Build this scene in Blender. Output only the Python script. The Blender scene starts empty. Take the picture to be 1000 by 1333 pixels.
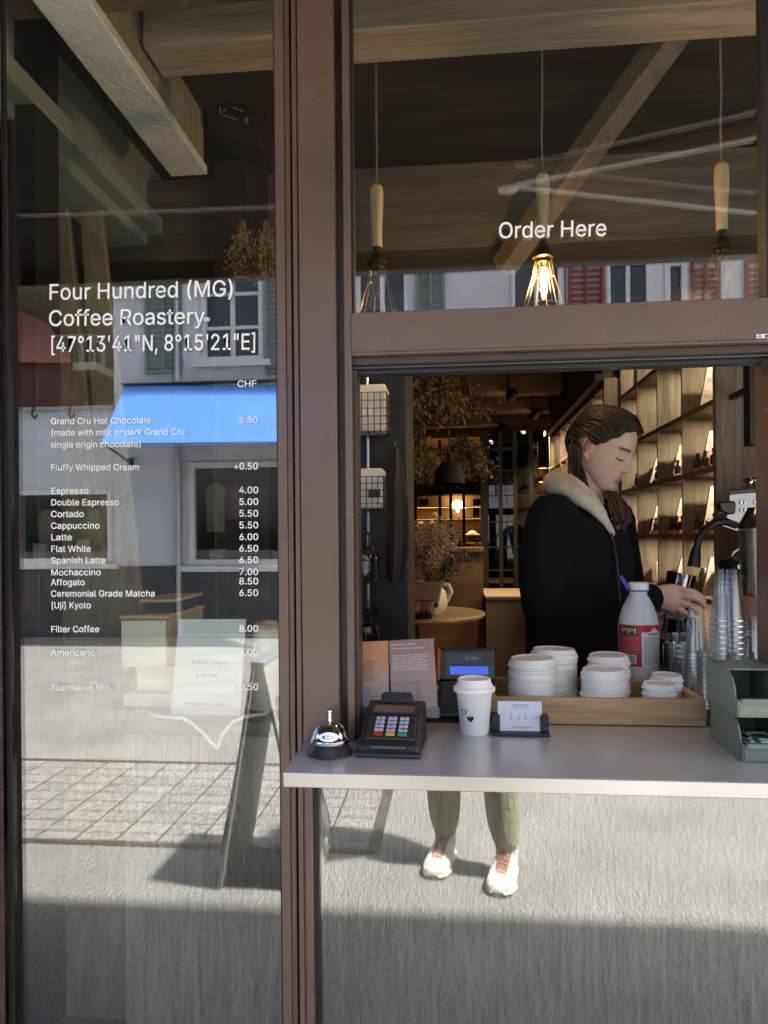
import bpy, bmesh, math, random
from mathutils import Vector as V, Matrix
from mathutils.geometry import tessellate_polygon
R = math.radians
random.seed(7)
SC = bpy.context.scene
COL = SC.collection
# ------------------------------------------------------------------ camera, sky, sun, exposure
CAM = V((0.0, -1.55, 1.50)); FPX = 950.0; YAW = R(5.47); ROLL = 0.009; HOR = 697.0
FWD = V((-math.sin(YAW), math.cos(YAW), 0)); RGT = V((math.cos(YAW), math.sin(YAW), 0)); UP = V((0, 0, 1))
cd = bpy.data.cameras.new('camera'); co = bpy.data.objects.new('camera', cd); COL.objects.link(co)
cd.sensor_fit = 'HORIZONTAL'; cd.sensor_width = 36; cd.lens = 36 * FPX / 1000
cd.shift_y = (HOR - 666.5) / 1000.0 * 1.0
cd.shift_x = 0
cd.clip_start = 0.005; cd.clip_end = 400
cr = RGT * math.cos(ROLL) - UP * math.sin(ROLL); cu_ = RGT * math.sin(ROLL) + UP * math.cos(ROLL)
co.matrix_world = Matrix(((cr.x, cu_.x, -FWD.x, CAM.x), (cr.y, cu_.y, -FWD.y, CAM.y), (cr.z, cu_.z, -FWD.z, CAM.z), (0, 0, 0, 1)))
SC.camera = co
SUN_EL, SUN_AZ = R(63), R(7)           # azimuth from +x towards +y
w = bpy.data.worlds.new('World'); SC.world = w; w.use_nodes = True
nt = w.node_tree; bg = nt.nodes['Background']
sky = nt.nodes.new('ShaderNodeTexSky'); sky.sky_type = 'NISHITA'; sky.sun_disc = False
sky.sun_elevation = SUN_EL; sky.sun_rotation = R(90) - SUN_AZ
nt.links.new(sky.outputs[0], bg.inputs[0]); sky.dust_density = 5.0; sky.air_density = .8; sky.ozone_density = .4; bg.inputs[1].default_value = 0.095
sl = bpy.data.lights.new('sun', 'SUN'); sl.energy = 4.2; sl.angle = R(2.6); sl.color = (1, .95, .87)
so = bpy.data.objects.new('sun', sl); COL.objects.link(so); so.location = (6, 2, 12)
sd = V((math.cos(SUN_EL) * math.cos(SUN_AZ), math.cos(SUN_EL) * math.sin(SUN_AZ), math.sin(SUN_EL)))
so.rotation_euler = sd.to_track_quat('Z', 'Y').to_euler()
SC.view_settings.view_transform = 'Standard'; SC.view_settings.look = 'None'
SC.view_settings.exposure = 2.9; SC.view_settings.gamma = 1
SC.render.engine = 'CYCLES'
cy = SC.cycles
cy.use_denoising = True; cy.use_adaptive_sampling = False; cy.max_bounces = 10; cy.diffuse_bounces = 4; cy.glossy_bounces = 5
cy.transmission_bounces = 6; cy.transparent_max_bounces = 60; cy.sample_clamp_indirect = 6; cy.caustics_reflective = False
cy.blur_glossy = 0.3

YG = 0.020                                # outer face of the glazing
def at(px, py, Y):
    """point seen at pixel (px, py) of the 1000x1333 photograph, at depth y = Y behind the shop front"""
    du, dv = px - 500.0, HOR - py
    u = du * math.cos(ROLL) + dv * math.sin(ROLL); v = -du * math.sin(ROLL) + dv * math.cos(ROLL)
    d = FWD * FPX + RGT * u + UP * v
    return CAM + d * ((Y - CAM.y) / d.y)
def refl(px, py, d):
    """point standing d metres in front of the glazing whose mirror image is seen at (px, py)"""
    p = at(px, py, YG + d); return V((p.x, YG - d, p.z))
def X(px, Y=0.0): return at(px, HOR, Y).x
def Z(py, Y=0.0, px=591): return at(px, py, Y).z

# ------------------------------------------------------------------ materials
MATS = {}
def mat(name, col, rough=.5, metal=0., var=0., vscale=6., bump=0., bscale=60., emit=0., ecol=None, spec=None, alpha=None, coat=0., sub=0.):
    if name in MATS: return MATS[name]
    m = bpy.data.materials.new(name); m.use_nodes = True; t = m.node_tree; b = t.nodes['Principled BSDF']
    L = t.links.new
    b.inputs['Base Color'].default_value = (*col, 1); b.inputs['Roughness'].default_value = rough; b.inputs['Metallic'].default_value = metal
    if spec is not None: b.inputs['Specular IOR Level'].default_value = spec
    if coat: b.inputs['Coat Weight'].default_value = coat
    if sub: b.inputs['Subsurface Weight'].default_value = sub; b.inputs['Subsurface Radius'].default_value = (.01, .004, .002)
    if emit: b.inputs['Emission Strength'].default_value = emit; b.inputs['Emission Color'].default_value = (*(ecol or col), 1)
    tc = t.nodes.new('ShaderNodeTexCoord')
    if var:
        n = t.nodes.new('ShaderNodeTexNoise'); n.inputs['Scale'].default_value = vscale; n.inputs['Detail'].default_value = 6
        L(tc.outputs['Object'], n.inputs['Vector'])
        r = t.nodes.new('ShaderNodeValToRGB'); r.color_ramp.elements[0].position = .3; r.color_ramp.elements[1].position = .7
        r.color_ramp.elements[0].color = (*[c * (1 - var) for c in col], 1); r.color_ramp.elements[1].color = (*[min(1, c * (1 + var)) for c in col], 1)
        L(n.outputs['Fac'], r.inputs[0]); L(r.outputs[0], b.inputs['Base Color'])
        mr = t.nodes.new('ShaderNodeMapRange'); mr.inputs['To Min'].default_value = max(.02, rough * (1 - .5 * var)); mr.inputs['To Max'].default_value = min(1, rough * (1 + .5 * var))
        L(n.outputs['Fac'], mr.inputs['Value']); L(mr.outputs[0], b.inputs['Roughness'])
    if bump:
        n2 = t.nodes.new('ShaderNodeTexNoise'); n2.inputs['Scale'].default_value = bscale; n2.inputs['Detail'].default_value = 5
        L(tc.outputs['Object'], n2.inputs['Vector'])
        bp = t.nodes.new('ShaderNodeBump'); bp.inputs['Strength'].default_value = bump; bp.inputs['Distance'].default_value = .01
        L(n2.outputs['Fac'], bp.inputs['Height']); L(bp.outputs[0], b.inputs['Normal'])
    MATS[name] = m; return m
def wood(name, c1, c2, axis='z', scale=14., rough=.6, bump=.25, plank=0.):
    if name in MATS: return MATS[name]
    m = bpy.data.materials.new(name); m.use_nodes = True; t = m.node_tree; b = t.nodes['Principled BSDF']; L = t.links.new
    tc = t.nodes.new('ShaderNodeTexCoord'); mp = t.nodes.new('ShaderNodeMapping')
    s = [1, 1, 1]; s['xyz'.index(axis)] = .07; mp.inputs['Scale'].default_value = s
    L(tc.outputs['Object'], mp.inputs['Vector'])
    n = t.nodes.new('ShaderNodeTexNoise'); n.inputs['Scale'].default_value = scale; n.inputs['Detail'].default_value = 9; n.inputs['Roughness'].default_value = .68; n.inputs['Distortion'].default_value = .9
    L(mp.outputs[0], n.inputs['Vector'])
    n2 = t.nodes.new('ShaderNodeTexNoise'); n2.inputs['Scale'].default_value = scale * 6; n2.inputs['Detail'].default_value = 4; n2.inputs['Distortion'].default_value = .3
    L(mp.outputs[0], n2.inputs['Vector'])
    mx = t.nodes.new('ShaderNodeMath'); mx.operation = 'MULTIPLY_ADD'; mx.inputs[1].default_value = .45
    L(n2.outputs['Fac'], mx.inputs[0]); L(n.outputs['Fac'], mx.inputs[2])
    r = t.nodes.new('ShaderNodeValToRGB'); e = r.color_ramp.elements
    e[0].position = .52; e[0].color = (*c1, 1); e[1].position = .92; e[1].color = (*c2, 1)
    L(mx.outputs[0], r.inputs[0]); L(r.outputs[0], b.inputs['Base Color']); b.inputs['Roughness'].default_value = rough
    bp = t.nodes.new('ShaderNodeBump'); bp.inputs['Strength'].default_value = bump; bp.inputs['Distance'].default_value = .004
    L(mx.outputs[0], bp.inputs['Height']); L(bp.outputs[0], b.inputs['Normal'])
    MATS[name] = m; return m
def glass(name, ior=.12, tint=(1, 1, 1), rough=0.0, gain=1.):
    """thin sheet glass: the room shows through, the street mirrors in it; ior here is the head-on share mirrored at each face"""
    if name in MATS: return MATS[name]
    m = bpy.data.materials.new(name); m.use_nodes = True; t = m.node_tree; t.nodes.clear(); L = t.links.new
    o = t.nodes.new('ShaderNodeOutputMaterial'); mx = t.nodes.new('ShaderNodeMixShader')
    tr = t.nodes.new('ShaderNodeBsdfTransparent'); tr.inputs[0].default_value = (*tint, 1)
    gl = t.nodes.new('ShaderNodeBsdfGlossy'); gl.inputs['Roughness'].default_value = rough; gl.inputs[0].default_value = (1, 1, 1, 1)
    lw = t.nodes.new('ShaderNodeLayerWeight'); lw.inputs[0].default_value = .5
    pw = t.nodes.new('ShaderNodeMath'); pw.operation = 'POWER'; pw.inputs[1].default_value = 5; L(lw.outputs['Facing'], pw.inputs[0])
    f = t.nodes.new('ShaderNodeMath'); f.operation = 'MULTIPLY_ADD'; f.inputs[1].default_value = 1 - ior; f.inputs[2].default_value = ior; L(pw.outputs[0], f.inputs[0])
    L(f.outputs[0], mx.inputs[0]); L(tr.outputs[0], mx.inputs[1]); L(gl.outputs[0], mx.inputs[2]); L(mx.outputs[0], o.inputs[0])
    MATS[name] = m; return m
def emis(name, col, st):
    if name in MATS: return MATS[name]
    m = bpy.data.materials.new(name); m.use_nodes = True; t = m.node_tree; t.nodes.clear()
    o = t.nodes.new('ShaderNodeOutputMaterial'); e = t.nodes.new('ShaderNodeEmission'); e.inputs[0].default_value = (*col, 1); e.inputs[1].default_value = st
    t.links.new(e.outputs[0], o.inputs[0]); MATS[name] = m; return m

# ------------------------------------------------------------------ things, parts and mesh building
ORG = {}
def tag(o, label, cat, group=None):
    o['label'] = label; o['category'] = cat
    if group: o['group'] = group
    return o
def thing(name, label, cat, loc=(0, 0, 0), group=None):
    o = bpy.data.objects.new(name, None); COL.objects.link(o); o.location = loc; o.empty_display_size = .05
    ORG[o.name] = V(loc); return tag(o, label, cat, group)
def children(o): return [c for c in bpy.data.objects if c.parent == o]
def dup(root, loc, label=None, group=None, rotz=None, kids=None):
    r = root.copy(); COL.objects.link(r); r.location = loc
    if rotz is not None: r.rotation_euler[2] = rotz
    if label: r['label'] = label
    if group: r['group'] = group
    for ch in (kids if kids is not None else children(root)):
        c = ch.copy(); COL.objects.link(c); c.parent = r
        for g in children(ch):
            d = g.copy(); COL.objects.link(d); d.parent = c
    return r
def origin_of(p):
    while p is not None and p.parent is not None: p = p.parent
    return ORG.get(p.name, V((0, 0, 0))) if p else V((0, 0, 0))
class MB:
    def __init__(s): s.v = []; s.f = []; s.mi = []; s.cur = 0
    def add(s, vs, fs):
        n = len(s.v); s.v += [V(p) for p in vs]; s.f += [tuple(i + n for i in f) for f in fs]; s.mi += [s.cur] * len(fs); return s
    def box(s, p0, p1, M=None):
        x0, y0, z0 = [min(a, b) for a, b in zip(p0, p1)]; x1, y1, z1 = [max(a, b) for a, b in zip(p0, p1)]
        vs = [V(p) for p in ((x0, y0, z0), (x1, y0, z0), (x1, y1, z0), (x0, y1, z0), (x0, y0, z1), (x1, y0, z1), (x1, y1, z1), (x0, y1, z1))]
        if M is not None: vs = [M @ p for p in vs]
        return s.add(vs, [(0, 3, 2, 1), (4, 5, 6, 7), (0, 1, 5, 4), (1, 2, 6, 5), (2, 3, 7, 6), (3, 0, 4, 7)])
    def cbox(s, c, sz, M=None):
        c = V(c); h = V(sz) / 2
        if M is None: return s.box(c - h, c + h)
        return s.box(-h, h, Matrix.Translation(c) @ M)
    def hexa(s, a, b):
        """a: four corners in a loop, b: the matching four corners"""
        return s.add(list(a) + list(b), [(3, 2, 1, 0), (4, 5, 6, 7), (0, 1, 5, 4), (1, 2, 6, 5), (2, 3, 7, 6), (3, 0, 4, 7)])
    def slab(s, pts, off):
        """polygon pts extruded by the vector off"""
        n = len(pts); pts = [V(p) for p in pts]; off = V(off)
        return s.add(pts + [p + off for p in pts], [tuple(range(n))[::-1], tuple(range(n, 2 * n))] + [(i, (i + 1) % n, n + (i + 1) % n, n + i) for i in range(n)])
    def bar(s, a, b, w, h=None, up=V((0, 0, 1))):
        a, b = V(a), V(b); h = h or w; d = (b - a).normalized(); sx = d.cross(up)
        if sx.length < 1e-4: sx = d.cross(V((0, 1, 0)))
        sx.normalize(); sy = sx.cross(d); q = [sx * (i * w / 2) + sy * (j * h / 2) for i, j in ((-1, -1), (1, -1), (1, 1), (-1, 1))]
        return s.hexa([a + k for k in q], [b + k for k in q])
    def tube(s, pts, r, n=8, cap=True):
        pts = [V(p) for p in pts]; rs = r if isinstance(r, (list, tuple)) else [r] * len(pts)
        ref = V((0, 0, 1)); vs = []; fs = []; px = None
        for i, p in enumerate(pts):
            d = (pts[min(i + 1, len(pts) - 1)] - pts[max(i - 1, 0)])
            d = d.normalized() if d.length > 1e-9 else V((0, 0, 1))
            if px is None: px = d.cross(ref if abs(d.z) < .95 else V((0, 1, 0)))
            px = (px - d * px.dot(d)); px = px.normalized() if px.length > 1e-6 else d.orthogonal().normalized()
            py_ = d.cross(px)
            vs += [p + (px * math.cos(2 * math.pi * k / n) + py_ * math.sin(2 * math.pi * k / n)) * rs[i] for k in range(n)]
        for i in range(len(pts) - 1):
            for k in range(n): fs.append((i * n + k, i * n + (k + 1) % n, (i + 1) * n + (k + 1) % n, (i + 1) * n + k))
        if cap: fs += [tuple(range(n))[::-1], tuple(range((len(pts) - 1) * n, len(pts) * n))]
        return s.add(vs, fs)
    def lathe(s, prof, c=(0, 0, 0), n=28, M=None, closed=False):
        """prof: list of (radius, z); closed joins last to first"""
        c = V(c); vs = []; fs = []; m = len(prof)
        for r, z in prof:
            for k in range(n):
                p = V((max(r, 1e-5) * math.cos(2 * math.pi * k / n), max(r, 1e-5) * math.sin(2 * math.pi * k / n), z))
                vs.append((M @ p if M is not None else p) + c)
        for i in range(m if closed else m - 1):
            j = (i + 1) % m
            for k in range(n): fs.append((i * n + k, i * n + (k + 1) % n, j * n + (k + 1) % n, j * n + k))
        if not closed:
            if prof[0][0] > 1e-4: fs.append(tuple(range(n))[::-1])
            if prof[-1][0] > 1e-4: fs.append(tuple(range((m - 1) * n, m * n)))
        return s.add(vs, fs)
    def ell(s, c, r, n=16, M=None):
        c = V(c); m = n // 2; vs = []; fs = []
        for i in range(m + 1):
            a = math.pi * i / m - math.pi / 2
            for k in range(n):
                p = V((r[0] * math.cos(a) * math.cos(2 * math.pi * k / n), r[1] * math.cos(a) * math.sin(2 * math.pi * k / n), r[2] * math.sin(a)))
                vs.append((M @ p if M is not None else p) + c)
        for i in range(m):
            for k in range(n): fs.append((i * n + k, i * n + (k + 1) % n, (i + 1) * n + (k + 1) % n, (i + 1) * n + k))
        return s.add(vs, fs)
    def build(s, name, m, parent=None, smooth=True, bevel=0., ang=35, kind=None, seg=2):
        me = bpy.data.meshes.new(name); o_ = origin_of(parent)
        me.from_pydata([tuple(p - o_) for p in s.v], [], s.f)
        for mm in (m if isinstance(m, (list, tuple)) else [m]): me.materials.append(mm)
        if isinstance(m, (list, tuple)): me.polygons.foreach_set('material_index', s.mi)
        if smooth:
            me.polygons.foreach_set('use_smooth', [True] * len(me.polygons)); me.set_sharp_from_angle(angle=R(ang))
        bm = bmesh.new(); bm.from_mesh(me); bmesh.ops.recalc_face_normals(bm, faces=bm.faces); bm.to_mesh(me); bm.free()
        me.update()
        o = bpy.data.objects.new(name, me); COL.objects.link(o)
        if parent is not None: o.parent = parent
        if bevel:
            b = o.modifiers.new('edge', 'BEVEL'); b.width = bevel; b.segments = seg; b.limit_method = 'ANGLE'; b.angle_limit = R(40); b.harden_normals = False
        if kind: o['kind'] = kind
        return o
def mesh1(name, mb, m, label, cat, group=None, **k):
    return tag(mb.build(name, m, None, **k), label, cat, group)
def struct(name, mb, m, **k): return mb.build(name, m, None, kind='structure', **k)
GLYPHS = {
' ':(188,""),
'"':(321,"78,318 70,509 136,509 128,318;193,318 185,509 250,509 243,318"),
'#':(440,"242,0 326,509 377,509 294,0;10,140 19,192 400,192 391,140;64,0 147,509 198,509 115,0;40,316 49,368 429,368 421,316"),
"'":(206,"78,318 70,509 136,509 128,318"),
'(':(273,"89,207 90,244 94,283 101,324 109,364 119,403 132,441 145,477 160,510 177,539 236,539 219,503 204,466 191,428 179,390 169,351 161,313 156,276 152,241 151,207 152,176 155,145 160,115 167,83 177,50 188,16 202,-19 218,-57 236,-96 177,-96 150,-46 128,4 111,55 99,106 92,156"),
')':(273,"37,-96 56,-56 72,-18 86,18 97,52 106,85 113,116 118,147 121,177 122,207 121,241 117,276 112,313 104,351 94,390 82,428 69,466 54,503 37,539 97,539 113,510 128,477 142,441 154,403 164,364 173,323 179,283 183,244 184,207 182,156 174,104 161,53 144,3 123,-47 97,-96"),
'*':(453,"201,223 206,331 114,272 89,315 186,365 89,415 114,459 206,400 201,509 250,509 246,400 337,459 362,415 266,365 362,315 337,272 246,331 250,223"),
'+':(453,"198,34 198,364 255,364 255,34;61,172 61,226 391,226 391,172"),
',':(188,"38,-119 68,71 137,71 84,-119"),
'.':(188,"95,-4 83,-3 73,1 63,9 55,18 51,29 50,41 51,53 55,64 63,73 73,81 83,85 95,87 107,85 118,81 128,73 135,64 140,53 141,41 140,29 135,18 128,9 118,1 107,-3"),
'0':(453,"227,-7 191,-3 158,7 130,24 105,48 85,77 69,113 57,155 50,202 48,254 50,306 57,353 69,395 85,431 106,461 130,484 159,502 191,512 227,516 262,512 295,502 323,484 348,461 368,431 384,395 396,353 403,306 405,254 403,202 396,155 384,113 368,77 348,48 323,24 295,7 263,-3;227,50 250,52 271,60 290,74 306,92 320,116 330,144 338,176 342,213 344,254 342,295 338,332 330,365 320,393 306,416 290,435 271,449 250,457 227,460 203,457 182,449 163,435 147,416 134,393 123,365 115,332 111,295 109,254 111,213 115,176 123,144 134,116 147,92 163,74 182,60 203,52"),
'1':(453,"76,0 76,55 391,55 391,0;276,509 276,0 212,0 212,448 209,448 86,358 86,427 198,509"),
'2':(453,"64,0 64,47 234,229 252,248 268,266 282,282 294,298 303,312 311,327 316,341 319,356 320,371 319,389 315,405 308,419 298,431 287,441 273,449 258,455 241,458 224,460 205,458 188,454 172,447 159,438 148,427 139,413 132,398 128,381 127,362 66,362 68,391 75,418 86,442 102,464 121,482 143,496 168,507 196,513 225,516 254,513 281,507 306,497 328,482 346,465 361,445 372,423 379,398 381,372 380,354 377,336 371,318 363,299 351,280 336,259 317,235 294,209 267,180 153,60 153,57 389,57 389,0"),
'3':(453,"218,-7 188,-5 159,1 133,10 108,22 88,38 70,57 57,79 48,104 44,132 109,132 112,115 118,100 126,87 137,76 150,66 165,59 182,54 200,51 219,50 239,51 258,55 275,61 291,69 304,80 315,93 323,108 328,125 329,145 328,163 323,180 316,196 306,211 292,223 275,234 254,241 229,246 201,248 157,248 157,299 288,448 288,452 70,452 70,509 372,509 372,461 211,278 211,289 247,290 279,286 308,276 333,262 354,244 371,222 383,198 391,173 393,145 390,116 383,90 370,66 354,45 333,27 309,12 281,2 251,-5"),
'4':(453,"40,105 40,158 247,509 311,509 109,166 109,163 413,163 413,105;282,0 282,121 282,146 282,318 343,318 343,0"),
'5':(453,"221,-7 192,-5 165,1 140,11 118,25 99,41 83,60 71,82 63,105 60,130 122,130 125,115 130,102 138,89 148,78 160,68 173,60 188,54 204,51 221,50 241,51 259,56 276,64 291,75 304,89 314,104 322,122 326,141 328,162 326,183 321,203 314,221 303,237 290,251 275,262 257,270 238,275 218,277 201,276 184,273 167,268 152,262 139,255 128,246 67,253 96,509 366,509 366,452 151,452 134,301 136,301 148,311 162,318 178,325 194,330 212,333 229,334 252,332 274,328 294,321 313,311 330,299 345,285 358,269 370,251 379,231 386,210 390,187 391,163 388,132 381,102 369,76 352,52 332,32 309,15 282,3 253,-4"),
'6':(453,"226,-7 196,-4 168,3 142,15 119,31 100,51 84,74 73,101 66,130 64,162 65,187 71,212 80,239 93,268 112,302 137,340 252,509 322,509 151,261 145,261 151,270 157,279 165,288 174,295 184,302 196,307 208,311 221,313 235,314 265,312 291,305 316,295 337,280 355,262 370,240 380,215 387,187 389,157 387,127 379,98 368,73 352,50 333,30 310,14 284,3 257,-4;226,48 245,50 263,55 279,63 293,73 304,86 314,101 322,119 326,137 327,157 326,178 322,196 314,213 304,228 293,241 279,251 263,259 245,264 226,265 207,264 190,259 174,252 160,241 148,229 138,214 131,197 126,179 125,158 126,138 131,119 138,102 148,86 160,73 174,63 190,55 207,50"),
'7':(453,"97,0 323,448 323,452 62,452 62,509 391,509 391,449 165,0"),
'8':(453,"226,-7 193,-5 163,1 136,11 111,25 91,42 74,62 62,84 54,109 52,135 53,156 58,176 65,195 75,212 87,228 101,241 117,252 134,260 153,265 153,267 129,276 109,289 93,308 80,330 73,354 70,380 73,405 79,429 90,450 106,469 124,485 146,498 170,508 197,514 226,516 255,514 282,508 306,498 328,485 346,469 361,450 373,429 379,405 382,380 379,354 372,330 359,308 343,289 323,276 300,267 300,265 319,260 335,252 351,241 365,228 377,212 387,195 395,176 399,156 401,135 398,109 391,84 378,62 362,42 341,25 317,11 289,1 259,-5;226,49 248,50 267,54 285,60 300,69 313,79 323,91 331,106 335,121 337,139 335,157 330,173 322,189 312,202 298,213 283,223 265,230 247,234 226,235 206,234 187,230 169,223 154,213 140,202 130,189 122,173 117,157 115,139 117,121 121,106 129,91 139,79 152,69 167,60 185,54 205,50;226,290 244,291 260,294 274,300 287,308 298,318 307,330 314,344 318,359 319,376 318,392 314,407 308,420 299,432 288,442 275,449 260,455 244,459 226,460 208,459 192,455 177,449 164,442 153,432 145,420 138,407 134,392 133,376 134,359 138,344 145,330 154,318 165,308 178,300 193,294 209,291"),
'9':(453,"226,516 256,513 285,506 310,494 333,478 352,458 368,434 380,408 387,378 389,347 387,322 382,296 373,270 359,240 340,207 315,168 200,0 130,0 301,248 307,248 302,238 295,229 287,221 278,214 268,207 257,202 245,198 232,195 218,195 188,197 161,203 137,214 116,229 98,247 83,269 72,294 66,321 64,352 66,382 73,411 85,436 101,459 120,479 143,494 168,506 196,513;226,460 207,459 190,454 174,446 160,435 148,423 138,407 131,390 127,372 125,352 127,331 131,313 138,295 148,280 160,268 174,257 190,250 207,245 226,243 245,245 263,249 279,257 293,267 305,280 314,295 322,312 326,330 327,350 326,371 322,390 314,407 305,422 293,435 279,446 263,454 245,459"),
'A':(480,"16,0 201,509 276,509 463,0 395,0 287,302 280,323 272,346 264,372 255,402 244,438 232,478 245,478 233,437 222,402 213,371 204,345 197,322 191,302 85,0;110,142 110,199 370,199 370,142"),
'C':(510,"267,-7 225,-3 186,7 150,25 119,49 92,79 70,115 53,157 44,203 40,254 44,305 53,352 70,393 92,429 119,459 150,484 186,501 225,512 267,516 293,514 317,511 340,504 362,496 383,485 402,471 419,456 435,438 448,418 459,397 467,373 473,348 408,348 404,365 397,380 389,395 380,407 369,418 357,428 344,437 330,444 315,449 300,453 284,455 267,456 237,453 209,445 184,432 161,414 141,391 125,364 113,332 106,295 103,254 106,213 113,177 125,145 141,117 161,94 184,76 210,63 237,56 267,53 284,54 300,56 315,60 330,65 344,72 357,81 369,90 380,102 389,114 397,128 404,144 408,160 473,160 467,135 459,112 448,91 435,71 420,53 402,38 383,24 363,13 341,5 317,-2 293,-6"),
'D':(502,"219,0 96,0 96,57 215,57 254,60 288,68 318,81 343,99 363,122 379,149 390,181 397,216 399,255 397,294 390,329 379,361 364,388 344,410 320,428 291,441 258,449 221,452 93,452 93,509 225,509 273,505 315,495 353,478 385,455 412,426 433,391 449,351 458,306 462,255 458,205 449,159 433,119 411,83 384,54 351,31 312,14 268,3;125,509 125,0 60,0 60,509"),
'E':(419,"60,0 60,509 372,509 372,452 125,452 125,286 355,286 355,229 125,229 125,57 375,57 375,0"),
'F':(410,"60,0 60,509 369,509 369,452 125,452 125,278 346,278 346,221 125,221 125,0"),
'G':(520,"269,-7 225,-3 185,7 149,25 118,49 91,79 69,116 53,157 43,203 40,254 43,305 53,352 69,393 91,429 117,459 149,484 184,501 223,512 265,516 291,514 316,510 340,504 363,494 384,483 403,469 421,453 436,436 449,416 460,395 468,373 474,349 408,349 402,365 395,379 387,393 378,406 368,417 356,427 344,436 330,443 315,448 300,453 283,455 265,456 236,453 209,445 183,432 160,414 141,392 125,364 113,332 106,295 103,254 106,213 113,177 125,145 141,117 161,95 184,76 210,63 238,56 269,53 296,55 322,61 345,71 365,85 382,102 396,123 407,147 413,173 415,202 434,199 283,199 283,256 478,256 478,200 475,160 466,124 451,91 431,62 406,38 377,19 344,5 308,-4"),
'H':(517,"60,0 60,509 125,509 125,289 392,289 392,509 457,509 457,0 392,0 392,232 125,232 125,0"),
'K':(467,"104,145 104,216 116,231 128,246 139,261 151,275 162,289 174,303 187,317 199,331 212,344 364,509 448,509 231,276 228,276;60,0 60,509 125,509 125,334 124,225 125,193 125,0;372,0 188,259 228,309 449,0"),
'L':(393,"60,0 60,509 125,509 125,57 361,57 361,0"),
'M':(628,"60,0 60,509 152,509 277,187 287,159 299,123 311,84 322,49 307,49 318,83 330,121 342,158 352,187 476,509 568,509 568,0 504,0 504,291 504,327 505,369 506,413 507,457 513,457 508,441 503,425 498,409 482,363 467,322 456,291 342,0 286,0 170,291 159,321 145,361 129,408 112,457 119,457 120,416 121,372 122,328 122,291 122,0"),
'N':(523,"60,0 60,509 136,509 343,183 349,174 355,163 363,151 371,137 379,122 388,107 396,90 405,73 414,55 405,54 403,72 402,90 401,108 400,126 399,142 399,157 399,195 399,509 463,509 463,0 387,0 202,290 177,331 168,346 159,363 148,381 108,452 119,454 122,384 124,328 125,291 125,0"),
'O':(533,"267,-7 225,-3 186,7 150,25 119,49 92,79 70,115 53,157 44,203 40,254 44,305 53,352 70,393 92,429 119,459 150,484 186,501 225,512 267,516 309,512 348,501 384,484 415,459 442,429 464,393 480,352 490,305 493,254 490,203 480,157 464,115 442,79 415,49 384,25 348,7 309,-3;267,53 296,55 324,63 349,76 372,94 392,116 408,144 420,176 428,213 430,254 428,295 420,332 408,365 392,392 372,415 349,433 324,446 296,453 267,456 237,453 210,445 184,433 161,415 142,392 125,364 113,332 106,295 103,254 106,213 113,176 125,144 142,117 161,94 184,76 210,63 237,55"),
'P':(445,"60,0 60,509 235,509 272,506 305,499 332,487 356,471 375,452 390,430 400,404 407,377 409,348 407,318 400,291 390,265 375,243 356,223 332,207 305,195 272,188 235,186 109,186 109,242 233,242 257,244 279,248 297,256 312,266 324,279 333,294 339,310 343,328 344,348 343,367 339,385 333,402 324,416 312,428 297,439 279,446 257,451 232,452 125,452 125,0"),
'R':(449,"60,0 60,509 236,509 273,506 305,500 333,489 356,473 376,455 390,433 401,408 407,381 409,352 407,323 401,296 390,271 376,250 356,232 333,217 305,206 273,200 236,198 96,198 96,255 234,255 258,256 280,260 298,267 313,276 325,287 334,300 340,316 344,333 345,352 344,371 340,389 334,405 325,419 313,430 298,440 279,446 258,451 233,452 125,452 125,0;353,0 230,229 303,229 428,0"),
'S':(447,"224,-9 188,-7 156,-1 128,9 102,23 81,40 64,60 51,83 42,109 38,137 104,137 108,118 114,102 123,88 136,76 150,66 166,59 185,53 204,50 224,49 246,50 267,54 286,60 303,69 317,79 329,92 338,106 344,122 346,139 344,154 340,168 332,179 322,189 310,197 296,205 280,211 263,217 245,222 184,239 145,253 112,269 86,289 67,313 56,341 52,372 54,400 62,425 75,448 92,468 113,484 138,498 165,508 195,514 227,516 259,514 289,508 316,498 340,484 360,468 377,449 390,427 398,403 401,378 337,378 332,402 320,421 302,437 280,449 254,456 225,459 204,457 185,454 167,448 152,440 139,430 129,418 121,405 117,391 115,376 117,359 122,345 131,334 142,324 155,315 169,308 184,302 198,297 212,293 264,279 279,275 295,270 312,264 328,256 344,248 359,238 372,226 384,213 395,198 402,180 407,161 408,139 406,112 399,87 386,64 370,43 349,25 323,11 294,0 261,-7"),
'U':(517,"259,-8 220,-6 186,2 154,15 126,33 103,55 85,80 71,108 63,140 60,173 60,509 124,509 124,178 126,155 132,133 141,113 153,95 169,80 187,68 208,59 232,53 259,52 285,53 309,59 331,68 349,80 364,95 377,113 385,133 391,155 393,178 393,509 457,509 457,173 454,140 446,108 433,80 414,55 391,33 363,15 332,2 297,-6"),
'W':(686,"155,0 16,509 82,509 163,196 167,179 172,162 175,145 187,94 190,76 194,58 197,40 189,40 193,58 196,76 200,94 203,111 207,128 211,145 224,196 306,509 380,509 462,196 466,179 470,162 474,145 486,94 490,76 494,58 497,40 488,40 492,58 495,76 499,94 503,111 506,128 510,145 523,196 603,509 670,509 530,0 455,0 368,323 362,345 357,368 351,391 346,417 341,445 336,475 350,475 345,446 340,420 335,395 330,371 324,347 318,323 230,0"),
'[':(273,"101,-96 101,539 236,539 236,487 160,487 160,-44 236,-44 236,-96"),
']':(273,"37,-96 37,-44 113,-44 113,487 37,487 37,539 172,539 172,-96"),
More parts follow.
